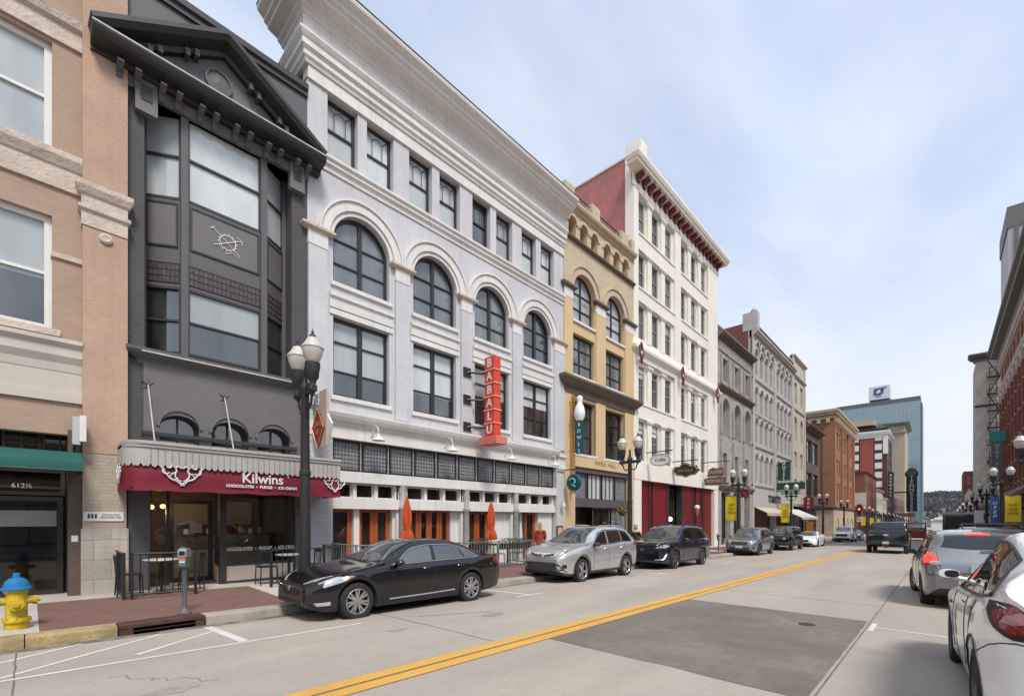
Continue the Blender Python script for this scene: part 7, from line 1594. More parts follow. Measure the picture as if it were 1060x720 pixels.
        for lc in (s.lf, s.lr):
            for sg in (-1, 1):
                o = bpy.data.objects.new('wheel', tm); COL.objects.link(o); o.parent = s.t; o.location = (sg * (s.w(lc) + s.sp.get('flare', 0) - wide / 2 - .015), s.L / 2 - lc, tr - .006); o.rotation_euler.z = (0 if sg > 0 else math.pi) + (steer if lc == s.lf else 0)
                q = bpy.data.objects.new('rim', rm); COL.objects.link(q); q.parent = o
    def archtrim(s, m=None, wd=.055):
        for lc in (s.lf, s.lr):
            for sg in (-1, 1):
                mb = MB(); pr = None
                for k in range(25):
                    a = -.12 + (math.pi + .24) * k / 24; c = []
                    for rad in (s.Ra - .005, s.Ra + wd): l, z = lc + rad * math.cos(a), s.tr + rad * math.sin(a); q = s.snap((sg * (s.w(lc) + .1), s.L / 2 - l, max(z, s.zb(l) + .03)), .012); c.append(mb.v(*q))
                    c.append(mb.v(c and mb.V[c[1]][0] - sg * .02, mb.V[c[1]][1], mb.V[c[1]][2]))
                    if pr: mb.f(pr[0], pr[1], c[1], c[0]); mb.f(pr[1], pr[2], c[2], c[1])
                    pr = c
                mb.build('wheel_arch', m or M_plast, s.t, 60)
    def mirrors(s, l, z, m=None, x=None, sc=1):
        x = x or s.w(l) * .95
        for sg in (-1, 1):
            mb = MB(); y = s.L / 2 - l; a, b_ = .19 * sc, .10 * sc
            def ring(yy, k): return [mb.v(sg * (x + .10 + a * .62 * k * math.cos(t) * (1.0)), yy, z + .03 + b_ * .62 * k * math.copysign(abs(math.sin(t)) ** .7, math.sin(t))) for t in [6.2832 * i / 14 for i in range(14)]]
            R_ = [ring(y - .055, .94), ring(y - .03, 1), ring(y + .03, .92), ring(y + .075, .6), ring(y + .09, .25)]
            for A, B_ in zip(R_, R_[1:]):
                for i in range(14): mb.f(A[i], A[(i + 1) % 14], B_[(i + 1) % 14], B_[i])
            mb.f(*R_[-1]); mb.f(*R_[0]); mb.tube([(sg * (x - .06), y, z - .03), (sg * (x + .06), y, z - .01)], .028, 6)
            o = mb.build('mirror', m or s.pm, s.t, 50)
            g = MB(); g.prism([(sg * (x + .075 + a * .42 * math.cos(t)), z + .03 + b_ * .50 * math.copysign(abs(math.sin(t)) ** .7, math.sin(t))) for t in [6.2832 * i / 14 for i in range(14)]], y - .058, y - .052); g.build('mirror_glass', M_btrim, o)
    def doors(s, ls, z1=None, gap=True):
        for l in ls: s.line('door_gap', [(s.w(l), l, s.zb(l) + .12), (s.w(l) + .05, l, (s.zb(l) + s.belt(l)) / 2), (s.w(l), l - .0, s.belt(l) - .02)], M_btrim, .0055, .0, n=5)
    def handles(s, ls, z, m=None):
        for l in ls:
            for sg in (-1, 1): p = s.snap((sg * (s.w(l) + .05), s.L / 2 - l, z), .0); mb = MB(); mb.tube([(p.x - sg * .01, p.y + .10, p.z), (p.x + sg * .028, p.y + .07, p.z), (p.x + sg * .028, p.y - .07, p.z), (p.x - sg * .01, p.y - .10, p.z)], .013, 6); mb.build('door_handle', m or s.pm, s.t, 50)
    def plate(s, l, z, w_=.31, h=.155, back=True):
        y = s.L / 2 - l; mb = MB(); mb.bbox(-w_ / 2, w_ / 2, y - .012, y + .012, z - h / 2, z + h / 2, .012); return mb.build('number_plate', M_plate, s.t)
    def rails(s, l0, l1, m, x=.62, h=.05):
        for sg in (-1, 1):
            mb = MB(); P = []
            for k in range(13): l = l0 + (l1 - l0) * k / 12; p = s.roofpt(l, sg * .93); P.append((p.x, p.y, p.z + h * min(1, min(k, 12 - k) / 1.2)))
            mb.tube(P, .018, 6); mb.build('roof_rail', m, s.t, 50)
    def place(s, x, y, rz): s.t.location = (x, y, gz(x, y) + .004); s.t.rotation_euler = (math.atan(-SL) * (1 if abs(rz) < 1.6 else -1), 0, rz); return s
W_ = lambda hw, L, n=.80, r=.86: [(0, hw * n), (.25, hw * .915), (.6, hw * .975), (1.1, hw), (L - 1.2, hw), (L - .5, hw * .965), (L - .15, hw * .92), (L, hw * r)]
SEDAN = dict(L=4.83, W=1.82, H=1.43, wb=2.85, fo=.88, tr=.335, tum=.24, nose=.34, tail=.24, nv=.55, nh=.70, tv=.62, th=.80, flare=.012,
    top=[(0, .66), (.15, .735), (.5, .83), (1.0, .925), (1.36, .985), (1.75, 1.17), (2.2, 1.355), (2.6, 1.42), (3.0, 1.425), (3.5, 1.35), (3.95, 1.18), (4.2, 1.08), (4.4, 1.055), (4.68, 1.045), (4.83, .95)],
    belt=[(0, .63), (.4, .76), (1.0, .875), (1.4, .925), (2.5, .955), (3.6, .985), (4.3, 1.02), (4.83, .92)], zb=[(0, .22), (.4, .19), (1.4, .19), (3.4, .20), (4.4, .25), (4.83, .32)], w=W_(.91, 4.83, .86, .90))
def sedan_common(c, glass=None, chrome=None, rim=None, spokes=14):
    c.topglass(1.40, 2.26, .93, .86, 'windshield', M_cglass2); c.topglass(3.42, 4.22, .86, .90, 'rear_window', back=True)
    c.pane(1.66, 2.62, 2.18, 2.66, .07, .86, glass); c.pane(2.72, 3.52, 2.74, 3.44, .07, .86, glass); c.pane(3.56, 3.92, 3.48, 3.56, .10, .84, glass)
    c.sidetrim(1.62, 3.98, 2.16, 3.60, .035, .93, chrome or M_btrim, .011)
    c.doors([1.62, 2.68, 3.62]); c.line('panel_gap', [(c.w(1.5), 1.5, .88), (c.w(.9) * .93, .8, .86), (.66, .32, .78)], M_btrim, .004, 0); c.handles([2.45, 3.38], .86)
    c.wheels(spokes, rim); c.mirrors(1.72, .96)
# ---- black sedan
M_pblack = paint('black_paint', (.006, .006, .007)); M_psilver = paint('silver_paint', (.58, .59, .60), .7, .33); M_pnavy = paint('navy_paint', (.010, .014, .028), .3); M_pgrey = paint('blue_grey_paint', (.30, .32, .35), .7, .33); M_pwhite = paint('white_car_paint', (.90, .90, .90), 0, .4); M_pgun = paint('warm_grey_paint_metallic', (.25, .255, .26), .7, .34); M_pdark = paint('graphite_paint', (.035, .036, .038), .4)
def front_sedan(c, amber=True):
    w_ = c.hw
    c.both('headlight', [(w_ * .55, .16, .60), (w_ * .50, .14, .655), (w_ * .72, .30, .715), (w_ * .95, .66, .79), (w_ * .99, .82, .79), (w_ * .96, .60, .70), (w_ * .80, .30, .61)], M_lens, off=.008)
    if amber: c.both('indicator', [(w_ * .955, .62, .765), (w_ * .985, .80, .785), (w_ * .985, .74, .755), (w_ * .96, .60, .725)], M_amber, off=.014)
    c.decal('grille', [(-.30, 0, .45), (.30, 0, .45), (.40, .05, .66), (-.40, .05, .66)], M_btrim, off=.008); c.decal('lower_intake', [(-.55, .0, .27), (.55, .0, .27), (.62, .05, .38), (-.62, .05, .38)], M_btrim, off=.006)
    c.both('fog_lamp', [(w_ * .72, .18, .31), (w_ * .88, .38, .32), (w_ * .88, .38, .38), (w_ * .72, .18, .37)], M_lens, off=.006)
c = Car('parked_car', 'glossy black sedan with chrome window trim parked before the sweet shop', 'car', SEDAN, M_pblack, 'cars parked along the left kerb')
sedan_common(c, M_cglass2, M_chr, None, 14); front_sedan(c)
for k in range(6): c.line('grille_bar', [(-.33 - .014 * k, -.02, .475 + .03 * k), (0, -.05, .475 + .03 * k), (.33 + .014 * k, -.02, .475 + .03 * k)], M_chr if k == 5 else M_plast, .006, .012, both=False)
c.both('headlight', [(.42, .1, .62), (.40, .09, .665), (.50, .14, .70), (.57, .18, .69), (.54, .15, .63)], M_lens, off=.01)
p = c.snap((0, c.L / 2 + .1, .60), .02); MB().lathe([(.042, 0), (.055, .0), (.055, .012), (.042, .012)], (0, p.y, p.z), 20, 'y').build('badge', M_chr, c.t, 40); MB().tube([(-.03, p.y + .01, p.z + .025), (-.02, p.y + .01, p.z - .025), (.03, p.y + .01, p.z - .025)], .007, 5).build('badge', M_chr, c.t)
c.both('tail_light', [(.66, 4.80, .80), (.64, 4.78, .93), (.86, 4.52, .97), (.905, 4.45, .90), (.88, 4.62, .80)], M_redlens, off=.008)
c.line('sill_strip', [(c.w(1.6), 1.55, .305), (c.w(2.5) + .02, 2.5, .315), (c.w(3.3), 3.22, .335)], M_chr, .014, .004); c.plate(4.86, .62)
c.place(-8.58, 5.56, math.pi); c.t.scale = (1, .962, 1.0)
# ---- crossovers
def suv(name, label, sp, pm, grp, rim=None, spokes=10, clad=None, glass=None):
    s = Car(name, label, 'car', sp, pm, grp); a, b_, r0, r1 = sp['ws']; s.topglass(a, b_, .94, .88, 'windshield', M_cglass2 if glass is None else glass); s.topglass(r0, r1, .84, .88, 'rear_window', M_cglass, back=True)
    for q in sp['panes']: s.pane(*q, .07, .86, None)
    q0, q1 = sp['panes'][0], sp['panes'][-1]; s.sidetrim(q0[0] - .05, q1[1] + .06, q0[2] - .04, q1[3] + .05, .03, .93, M_btrim, .011)
    s.doors(sp['doors']); s.handles([d - .2 for d in sp['doors'][1:3]], sp['hz'], pm); s.wheels(spokes, rim); s.mirrors(sp['ml'], sp['mz'], sp.get('mm')); return s
RAV = dict(L=4.57, W=1.845, wb=2.66, fo=.93, tr=.35, tum=.19, nose=.30, tail=.16, nv=.62, nh=.74, tv=.72, th=.86, flare=.03, clad=1, gap=.055,
    top=[(0, .80), (.1, .90), (.45, 1.00), (1.12, 1.10), (1.5, 1.30), (2.0, 1.55), (2.4, 1.645), (3.0, 1.66), (3.8, 1.61), (4.12, 1.54), (4.4, 1.16), (4.57, .98)], belt=[(0, .76), (.5, .94), (1.15, 1.045), (2.5, 1.07), (3.6, 1.14), (4.3, 1.14), (4.57, .94)],
    zb=[(0, .26), (.4, .22), (1.4, .24), (3.4, .25), (4.2, .29), (4.57, .38)], w=W_(.90, 4.57, .86, .88), ws=(1.16, 2.06, 4.12, 4.38), panes=[(1.62, 2.42, 2.06, 2.44), (2.52, 3.34, 2.52, 3.32), (3.40, 4.02, 3.38, 3.78)], doors=[1.55, 2.47, 3.48], hz=.98, ml=1.62, mz=1.07, mm=M_plast)
s = suv('parked_car', 'silver crossover with black lower bumper parked behind the black sedan', RAV, M_psilver, 'cars parked along the left kerb', None, 5)
s.archtrim(); w_ = s.hw
s.decal('bumper_guard', [(-.62, .0, .36), (.62, .0, .36), (.80, .14, .40), (.84, .28, .30), (.55, .02, .60), (-.55, .02, .60), (-.84, .28, .30), (-.80, .14, .40)], M_plast, off=.010); s.decal('lower_guard', [(-.7, .02, .28), (.7, .02, .28), (.82, .2, .36), (.66, .02, .56), (-.66, .02, .56), (-.82, .2, .36)], M_plast, off=.014)
s.both('headlight', [(.46, .10, .76), (.44, .10, .83), (.66, .25, .92), (.86, .60, .98), (.895, .70, .95), (.84, .40, .82), (.66, .18, .74)], M_lens, off=.008)
for sg in (-1, 1): s.decal('grille', [(sg * .10, .02, .74), (sg * .12, .02, .80), (sg * .46, .10, .845), (sg * .46, .10, .79)], M_btrim, off=.010)
s.line('grille_bar', [(.10, .0, .735), (.3, .03, .755), (.50, .10, .76)], M_chr, .012, .01); MB().lathe([(.045, 0), (.06, 0), (.06, .012), (.045, .012)], (0, s.snap((0, 3, .79), .015).y, .79), 16, 'y').build('badge', M_chr, s.t)
s.both('fog_lamp', [(.66, .16, .45), (.76, .24, .45), (.76, .24, .55), (.66, .16, .55)], M_btrim, off=.012); s.line('side_moulding', [(w_, 1.6, .60), (w_ + .02, 2.4, .63), (w_, 3.3, .67)], M_chr, .010, .004); s.rails(2.1, 3.85, M_psilver)
s.both('tail_light', [(.62, 4.50, 1.0), (.62, 4.44, 1.10), (.82, 4.25, 1.16), (.86, 4.15, 1.05), (.80, 4.44, .98)], M_redlens, off=.008); s.place(-8.88, 12.98, math.pi); s.t.scale = (1, 1, 1.05)
PIL = dict(L=5.08, W=1.98, wb=2.89, fo=.99, tr=.385, tum=.16, nose=.20, tail=.14, nv=.72, nh=.80, tv=.75, th=.88, flare=.03, clad=1, gap=.055,
    top=[(0, 1.0), (.08, 1.07), (.6, 1.14), (1.32, 1.20), (1.7, 1.42), (2.2, 1.70), (2.6, 1.78), (3.2, 1.80), (4.3, 1.75), (4.62, 1.66), (4.92, 1.24), (5.08, 1.04)], belt=[(0, .96), (.5, 1.08), (1.35, 1.14), (2.8, 1.16), (4.2, 1.22), (4.8, 1.2), (5.08, 1.0)],
    zb=[(0, .28), (.4, .24), (1.4, .25), (3.8, .27), (4.7, .32), (5.08, .42)], w=W_(.96, 5.08, .90, .90), ws=(1.36, 2.22, 4.62, 4.88), panes=[(1.86, 2.74, 2.26, 2.76), (2.84, 3.70, 2.84, 3.68), (3.78, 4.52, 3.76, 4.28)], doors=[1.78, 2.79, 3.80], hz=1.06, ml=1.88, mz=1.17, mm=None)
s = suv('parked_car', 'dark navy three row car parked behind the silver crossover', PIL, M_pnavy, 'cars parked along the left kerb', M_rimd, 10)
s.archtrim(s.pm, .03)
s.decal('grille', [(-.52, .0, .66), (.52, .0, .66), (.56, .04, .92), (-.56, .04, .92)], M_btrim, off=.010); s.both('headlight', [(.58, .06, .86), (.58, .06, .96), (.82, .22, .99), (.95, .50, .99), (.95, .46, .93), (.84, .20, .86)], M_lens, off=.008); s.line('chrome_bar', [(-.6, .03, .965), (0, -.02, .965), (.6, .03, .965)], M_btrim, .02, .006, both=False)
s.line('bumper_chrome', [(.55, .02, .40), (.76, .14, .43), (.86, .30, .62)], M_chr, .018, .006); s.decal('skid_plate', [(-.6, .02, .33), (.6, .02, .33), (.7, .1, .40), (-.7, .1, .40)], M_chr, off=.008); s.line('sill_strip', [(s.hw, 1.7, .36), (s.hw + .02, 2.6, .36), (s.hw, 3.4, .38)], M_chr, .014, .004); s.rails(2.3, 4.3, M_btrim); text('H', .16, WID, 0, 0, 0, M_chr, s.t, .01) if 0 else None
p = s.snap((0, 4, .80), .014); MB().box(-.06, -.035, p.y - .01, p.y + .012, .74, .86).box(.035, .06, p.y - .01, p.y + .012, .74, .86).box(-.035, .035, p.y - .01, p.y + .012, .785, .815).build('badge', M_chr, s.t); s.place(-8.78, 19.5, math.pi)
FOR = dict(RAV, L=4.63, wb=2.67, fo=.95, tum=.17, top=[(0, .84), (.1, .93), (.45, 1.0), (1.15, 1.09), (1.55, 1.34), (2.0, 1.60), (2.4, 1.70), (3.0, 1.715), (3.9, 1.67), (4.2, 1.58), (4.45, 1.18), (4.63, 1.0)], w=W_(.895, 4.63, .88, .88), ws=(1.2, 2.06, 4.2, 4.43))
s = suv('parked_car', 'blue grey crossover with a dark bumper insert parked behind the navy car', FOR, M_pgrey, 'cars parked along the left kerb', M_rimd, 5); s.archtrim()
s.decal('grille', [(-.42, .0, .68), (.42, .0, .68), (.46, .04, .84), (-.46, .04, .84)], M_btrim, off=.01); s.both('headlight', [(.50, .08, .77), (.50, .09, .88), (.76, .25, .92), (.88, .56, .95), (.86, .44, .84), (.72, .18, .77)], M_lens, off=.008); s.decal('bumper_guard', [(-.7, .02, .34), (.7, .02, .34), (.72, .08, .52), (-.72, .08, .52)], M_plast, off=.01); s.both('fog_lamp', [(.62, .1, .44), (.80, .25, .46), (.80, .25, .60), (.68, .14, .56)], M_plast, off=.014); s.line('grille_bar', [(-.42, .0, .77), (0, -.02, .77), (.42, .0, .77)], M_chr, .012, .012, both=False)
MB().bbox(-.2, .2, s.L / 2 + .0, s.L / 2 + .03, .47, .60, .01).build('number_plate', M_plate, s.t); s.rails(2.1, 3.9, M_btrim); s.place(-8.85, 31.6, math.pi)
BOX = dict(L=4.75, W=1.9, wb=2.9, fo=.82, tr=.40, tum=.12, nose=.12, tail=.10, nv=.82, nh=.88, tv=.85, th=.92, flare=.05, clad=2, gap=.08,
    top=[(0, 1.02), (.06, 1.10), (.6, 1.15), (1.42, 1.18), (1.62, 1.42), (1.9, 1.74), (2.1, 1.82), (2.8, 1.84), (4.2, 1.82), (4.55, 1.78), (4.66, 1.3), (4.75, 1.1)], belt=[(0, 1.0), (.6, 1.10), (1.45, 1.14), (3, 1.16), (4.6, 1.16), (4.75, 1.06)],
    zb=[(0, .42), (.4, .36), (1.4, .34), (3.6, .34), (4.4, .40), (4.75, .48)], w=W_(.90, 4.75, .95, .96), ws=(1.46, 1.98, 4.56, 4.65), panes=[(1.72, 2.55, 1.96, 2.56), (2.65, 3.45, 2.65, 3.43), (3.52, 4.40, 3.52, 4.34)], doors=[1.62, 2.6, 3.48], hz=1.04, ml=1.66, mz=1.16, mm=M_btrim)
s = suv('parked_car', 'boxy black off road car with a tall windscreen parked behind the blue grey crossover', BOX, M_pblack, 'cars parked along the left kerb', M_rimd, 5); s.archtrim(None, .09)
s.decal('grille', [(-.6, .0, .80), (.6, .0, .80), (.6, .03, 1.0), (-.6, .03, 1.0)], M_plast, off=.01); s.both('headlight', [(.46, .02, .84), (.64, .03, .84), (.64, .03, .98), (.46, .02, .98)], M_lens, off=.014); s.decal('winch_bumper', [(-.8, .0, .5), (.8, .0, .5), (.8, .02, .66), (-.8, .02, .66)], M_plast, off=.05); s.place(-8.9, 40.3, math.pi)
CPE = dict(SEDAN, L=4.62, wb=2.72, fo=.90, W=1.84, top=[(0, .64), (.15, .72), (.5, .82), (1.0, .91), (1.36, .965), (1.75, 1.14), (2.2, 1.30), (2.6, 1.36), (3.0, 1.355), (3.5, 1.27), (3.95, 1.13), (4.2, 1.05), (4.45, 1.03), (4.62, .93)], w=W_(.92, 4.62, .86, .9))
c = Car('parked_car', 'low white coupe parked between the black off road car and the big white car', 'car', CPE, M_pwhite, 'cars parked along the left kerb'); sedan_common(c, None, M_btrim, M_rimd, 10); front_sedan(c, False); c.place(-8.75, 49.0, math.pi)
QX = dict(PIL, L=5.33, wb=3.07, fo=1.0, top=[(0, 1.02), (.08, 1.10), (.6, 1.2), (1.35, 1.27), (1.75, 1.52), (2.2, 1.80), (2.6, 1.90), (3.2, 1.92), (4.6, 1.86), (4.9, 1.76), (5.15, 1.3), (5.33, 1.06)], ws=(1.38, 2.22, 4.9, 5.12), w=W_(1.0, 5.33, .92, .9), panes=[(1.86, 2.74, 2.26, 2.76), (2.84, 3.80, 2.84, 3.78), (3.9, 4.8, 3.88, 4.55)])
s = suv('parked_car', 'large white full size car with a broad dark grille parked past the white awning', QX, M_pwhite, 'cars parked along the left kerb', M_rim, 10); s.decal('grille', [(-.5, .0, .70), (.5, .0, .70), (.6, .05, .96), (-.6, .05, .96)], M_btrim, off=.012); s.both('headlight', [(.62, .08, .86), (.62, .08, .98), (.85, .25, 1.02), (.96, .5, 1.02), (.9, .28, .90)], M_lens, off=.01); s.line('grille_bar', [(-.62, .03, .66), (0, -.02, .62), (.62, .03, .66)], M_chr, .025, .008, both=False); s.decal('lower_intake', [(-.7, .02, .36), (.7, .02, .36), (.76, .1, .5), (-.76, .1, .5)], M_btrim, off=.008); s.place(-8.55, 68.5, math.pi)
c = Car('parked_car', 'grey sedan parked behind the large white car, mostly hidden', 'car', dict(SEDAN), M_pgun, 'cars parked along the left kerb'); sedan_common(c); front_sedan(c, False); c.place(-8.5, 76, math.pi)
# ---- grey hatchback pulling out on the right, brake lamps on
HAT = dict(L=4.30, W=1.70, wb=2.60, fo=.86, tr=.315, tum=.20, nose=.28, tail=.26, nv=.6, nh=.72, tv=.66, th=.80, flare=.012,
    top=[(0, .68), (.12, .78), (.5, .90), (.95, 1.02), (1.3, 1.20), (1.8, 1.43), (2.2, 1.52), (2.8, 1.535), (3.4, 1.49), (3.72, 1.42), (3.98, 1.20), (4.16, 1.01), (4.24, .95), (4.30, .80)], belt=[(0, .65), (.5, .84), (1.0, .93), (2.5, .985), (3.6, 1.03), (4.1, .99), (4.3, .78)],
    zb=[(0, .22), (.4, .19), (1.4, .19), (3.4, .21), (4.1, .25), (4.30, .32)], w=[(0, .68), (.25, .78), (.6, .83), (1.1, .85), (3.1, .85), (3.7, .84), (4.05, .815), (4.3, .78)], ws=(.99, 1.84, 3.70, 4.02), panes=[(1.32, 2.28, 1.78, 2.32), (2.38, 3.10, 2.40, 3.06), (3.16, 3.62, 3.12, 3.40)], doors=[1.3, 2.33, 3.2], hz=.92, ml=1.36, mz=.98, mm=M_btrim)
s = suv('moving_car', 'warm grey hatchback with lit brake lights pulling out ahead of the white electric car', HAT, M_pgun, None, M_rimd, 7)
s.wheels_steer = 0
for o in s.t.children:
    if o.name.startswith('wheel') and 'arch' not in o.name and o.location.y > 0: o.rotation_euler.z += R(9)
s.both('tail_light', [(.58, 4.22, .84), (.64, 4.16, .98), (.74, 3.98, 1.14), (.80, 3.90, 1.12), (.83, 3.86, .93), (.80, 4.05, .84)], M_redlens, off=.010)
s.both('brake_lamp', [(.62, 4.20, .885), (.64, 4.15, .97), (.72, 4.02, 1.08), (.79, 3.92, 1.09), (.82, 3.89, .96), (.79, 4.06, .87)], M_brake, off=.018); s.both('reverse_lamp', [(.58, 4.23, .85), (.60, 4.21, .90), (.69, 4.15, .89), (.69, 4.15, .85)], M_lens, off=.026)
s.decal('high_brake_lamp', [(-.17, 3.66, 1.475), (.17, 3.66, 1.475), (.17, 3.72, 1.44), (-.17, 3.72, 1.44)], M_brake, off=.02)
s.line('bumper_crease', [(-.78, 4.2, .66), (-.5, 4.34, .66), (0, 4.4, .66), (.5, 4.34, .66), (.78, 4.2, .66)], M_plast, .006, .0, both=False); s.line('bumper_crease', [(-.8, 4.1, .40), (0, 4.4, .36), (.8, 4.1, .40)], M_plast, .006, 0, both=False); s.line('tailgate_gap', [(.64, 4.05, 1.1), (.60, 4.26, .84), (.56, 4.32, .72), (0, 4.40, .71)], M_btrim, .005, 0); s.line('wiper', [(.0, 4.06, 1.10), (.4, 4.03, 1.12)], M_btrim, .012, .03, both=False); s.plate(4.31, .80)
s.t.location = (.42, 15.4, gz(.42, 15.4) + .004); s.t.rotation_euler = (math.atan(-SL), 0, R(5)); s.t.scale = (1.05, 1.02, 1.10)
# ---- graphite car with roof rack, ahead of the hatchback
s = suv('parked_car', 'dark graphite car with black roof rack half hidden ahead of the grey hatchback', PIL, M_pdark, 'cars parked along the right kerb', M_rimd, 10); s.rails(2.3, 4.35, M_btrim, h=.11)
for l in (2.7, 3.3, 3.9): a, b_ = s.roofpt(l, -.93), s.roofpt(l, .93); MB().tube([(a.x, a.y, a.z + .12), (b_.x, b_.y, b_.z + .12)], .022, 6).build('rack_bar', M_btrim, s.t)
s.both('tail_light', [(.80, 5.02, 1.0), (.80, 4.95, 1.14), (.93, 4.72, 1.2), (.95, 4.66, 1.06), (.9, 4.95, .98)], M_redlens, off=.01); s.place(1.15, 22.6, 0)
# ---- white electric car in the right foreground
TES = dict(L=4.75, W=1.92, wb=2.89, fo=.87, tr=.36, tum=.235, nose=.30, tail=.22, nv=.6, nh=.74, tv=.70, th=.84, flare=.03, gap=.045,
    top=[(0, .64), (.12, .74), (.5, .88), (.95, .99), (1.4, 1.24), (1.9, 1.49), (2.3, 1.605), (2.7, 1.63), (3.1, 1.60), (3.6, 1.49), (4.1, 1.32), (4.4, 1.20), (4.58, 1.165), (4.75, 1.08)], belt=[(0, .61), (.5, .84), (1.0, .945), (2.0, .985), (3.0, 1.035), (3.6, 1.09), (4.1, 1.135), (4.5, 1.12), (4.75, 1.02)],
    zb=[(0, .20), (.4, .17), (1.4, .17), (3.4, .18), (4.4, .24), (4.75, .36)], w=[(0, .74), (.25, .86), (.6, .92), (1.1, .945), (2.6, .93), (3.5, .95), (4.1, .945), (4.45, .90), (4.75, .80)])
c = Car('parked_car', 'white electric car with dark arched side windows filling the lower right corner', 'car', TES, M_pwhite, 'cars parked along the right kerb')
c.topglass(.99, 1.95, .94, .86, 'windshield', M_cglass); c.topglass(2.0, 3.2, .86, .86, 'glass_roof', M_cglass); c.topglass(3.32, 4.34, .84, .90, 'rear_window', M_cglass, back=True)
c.pane(1.42, 2.40, 1.86, 2.42, .03, .93, M_cglass); c.pane(2.46, 3.30, 2.48, 3.22, .03, .93, M_cglass); c.pane(3.34, 3.90, 3.26, 3.52, .04, .92, M_cglass); c.sidetrim(1.36, 3.98, 1.84, 3.58, .0, .97, M_btrim, .016)
c.doors([1.36, 2.43, 3.36]); c.line('door_gap', [(c.hw, 3.36, .62), (c.hw, 3.22, .42), (c.hw, 3.10, .30)], M_btrim, .005, 0); c.wheels(5, M_rimd, wide=.25); c.mirrors(1.50, 1.09, None, None, .82); c.archtrim(M_btrim, .012)
for l in (2.20, 3.10): p = c.snap((-c.hw - .1, c.L / 2 - l, .90), .003); MB().bbox(0, .01, p.y - .12, p.y + .12, p.z - .012, p.z + .012, .004).build('door_handle', M_btrim, c.t) if 0 else None
c.line('flush_handle', [(c.hw + .03, 2.08, .905), (c.hw + .03, 2.30, .91)], M_btrim, .010, -.002, n=3); c.line('flush_handle', [(c.hw + .03, 2.98, .945), (c.hw + .03, 3.2, .955)], M_btrim, .010, -.002, n=3)
p = c.snap((-c.hw - .1, c.L / 2 - 1.25, .74), .004); [c.both('side_camera', [(c.hw, 1.14, .79), (c.hw, 1.24, .785), (c.hw, 1.24, .76), (c.hw, 1.16, .76)], M_btrim, off=.01)]
c.both('tail_light', [(.50, 4.72, .94), (.50, 4.70, 1.07), (.70, 4.62, 1.10), (.86, 4.36, 1.135), (.93, 4.13, 1.15), (.925, 4.16, 1.06), (.88, 4.36, .96), (.78, 4.58, .915)], M_btrim, off=.008)
c.both('tail_light_lens', [(.52, 4.72, .97), (.52, 4.70, 1.05), (.70, 4.62, 1.07), (.86, 4.37, 1.085), (.90, 4.28, 1.075), (.87, 4.38, 1.0), (.78, 4.58, .95)], M_redlens, off=.014)
for sg in (-1, 1): c.decal('lamp_blade', [(sg * .66, 4.66, .985), (sg * .67, 4.65, 1.03), (sg * .80, 4.50, 1.045), (sg * .82, 4.47, 1.0)], mat('pale_red_lens', (.45, .22, .22), .2, .1, coat=1), off=.02)
c.line('bumper_gap', [(.945, 4.0, .70), (.90, 4.3, .83), (.80, 4.6, .90), (.5, 4.75, .90), (0, 4.8, .90)], M_btrim, .005, 0); c.decal('lower_valance', [(-.7, 4.7, .40), (.7, 4.7, .40), (.74, 4.66, .56), (-.74, 4.66, .56)], M_plast, off=.01); c.plate(4.77, .72)
c.t.location = (1.10, 6.80, gz(1.1, 6.8) + .004); c.t.rotation_euler = (math.atan(-SL), 0, R(2.4)); c.t.scale = (1, 1, 1.055)
# ---- black pickup
PK = dict(L=5.89, W=2.03, wb=3.68, fo=.95, tr=.41, tum=.07, nose=.14, tail=.06, nv=.8, nh=.86, tv=.92, th=.97, flare=.03, gap=.07,
    top=[(0, 1.10), (.08, 1.18), (.6, 1.24), (1.35, 1.28), (1.75, 1.56), (2.15, 1.84), (2.5, 1.92), (3.2, 1.945), (3.85, 1.93), (4.02, 1.88), (4.22, 1.40), (4.3, 1.345), (5.0, 1.345), (5.89, 1.345)], belt=[(0, 1.06), (.6, 1.20), (1.4, 1.24), (3, 1.26), (4.2, 1.30), (5.89, 1.30)],
    zb=[(0, .40), (.4, .36), (1.4, .36), (4.6, .38), (5.4, .50), (5.89, .56)], w=W_(.99, 5.89, .93, .985), ws=(1.4, 2.18, 3.98, 4.17), panes=[(1.86, 2.74, 2.22, 2.76), (2.84, 3.66, 2.84, 3.62), (3.70, 3.86, 3.68, 3.80)], doors=[1.78, 2.79, 3.72], hz=1.12, ml=1.86, mz=1.28, mm=M_btrim)
s = suv('pickup_truck', 'black pickup truck driving away in the right lane', PK, M_pblack, None, M_rim, 6); s.both('tail_light', [(.90, 5.88, .92), (.90, 5.88, 1.24), (.985, 5.80, 1.24), (.99, 5.78, .92)], M_redlens, off=.01)
s.decal('rear_bumper', [(-.95, 5.9, .56), (.95, 5.9, .56), (.95, 5.9, .74), (-.95, 5.9, .74)], M_plast, off=.05); s.line('tailgate_gap', [(-.88, 5.9, 1.32), (-.88, 5.9, .80), (.88, 5.9, .80), (.88, 5.9, 1.32)], M_plast, .009, .002, both=False); s.line('tailgate_band', [(-.86, 5.9, 1.14), (.86, 5.9, 1.14)], M_pdark, .03, -.01, both=False); s.plate(5.97, .66)
o = MB(); P = [(.14 * math.cos(k * .4189), 1.12 + .055 * math.sin(k * .4189)) for k in range(15)]; o.prism(P, -s.L / 2 - .02, -s.L / 2 + .02); o.build('badge', M_chr, s.t); MB().box(-.82, -.58, -s.L / 2 - .012, -s.L / 2 + .02, 1.10, 1.15).build('badge', M_chr, s.t)
MB().prism([(-.2, .52), (.2, .52), (.12, .40), (0, .34), (-.12, .40)], -s.L / 2 - .08, -s.L / 2 - .03).build('hitch_cover', M_crim, s.t)
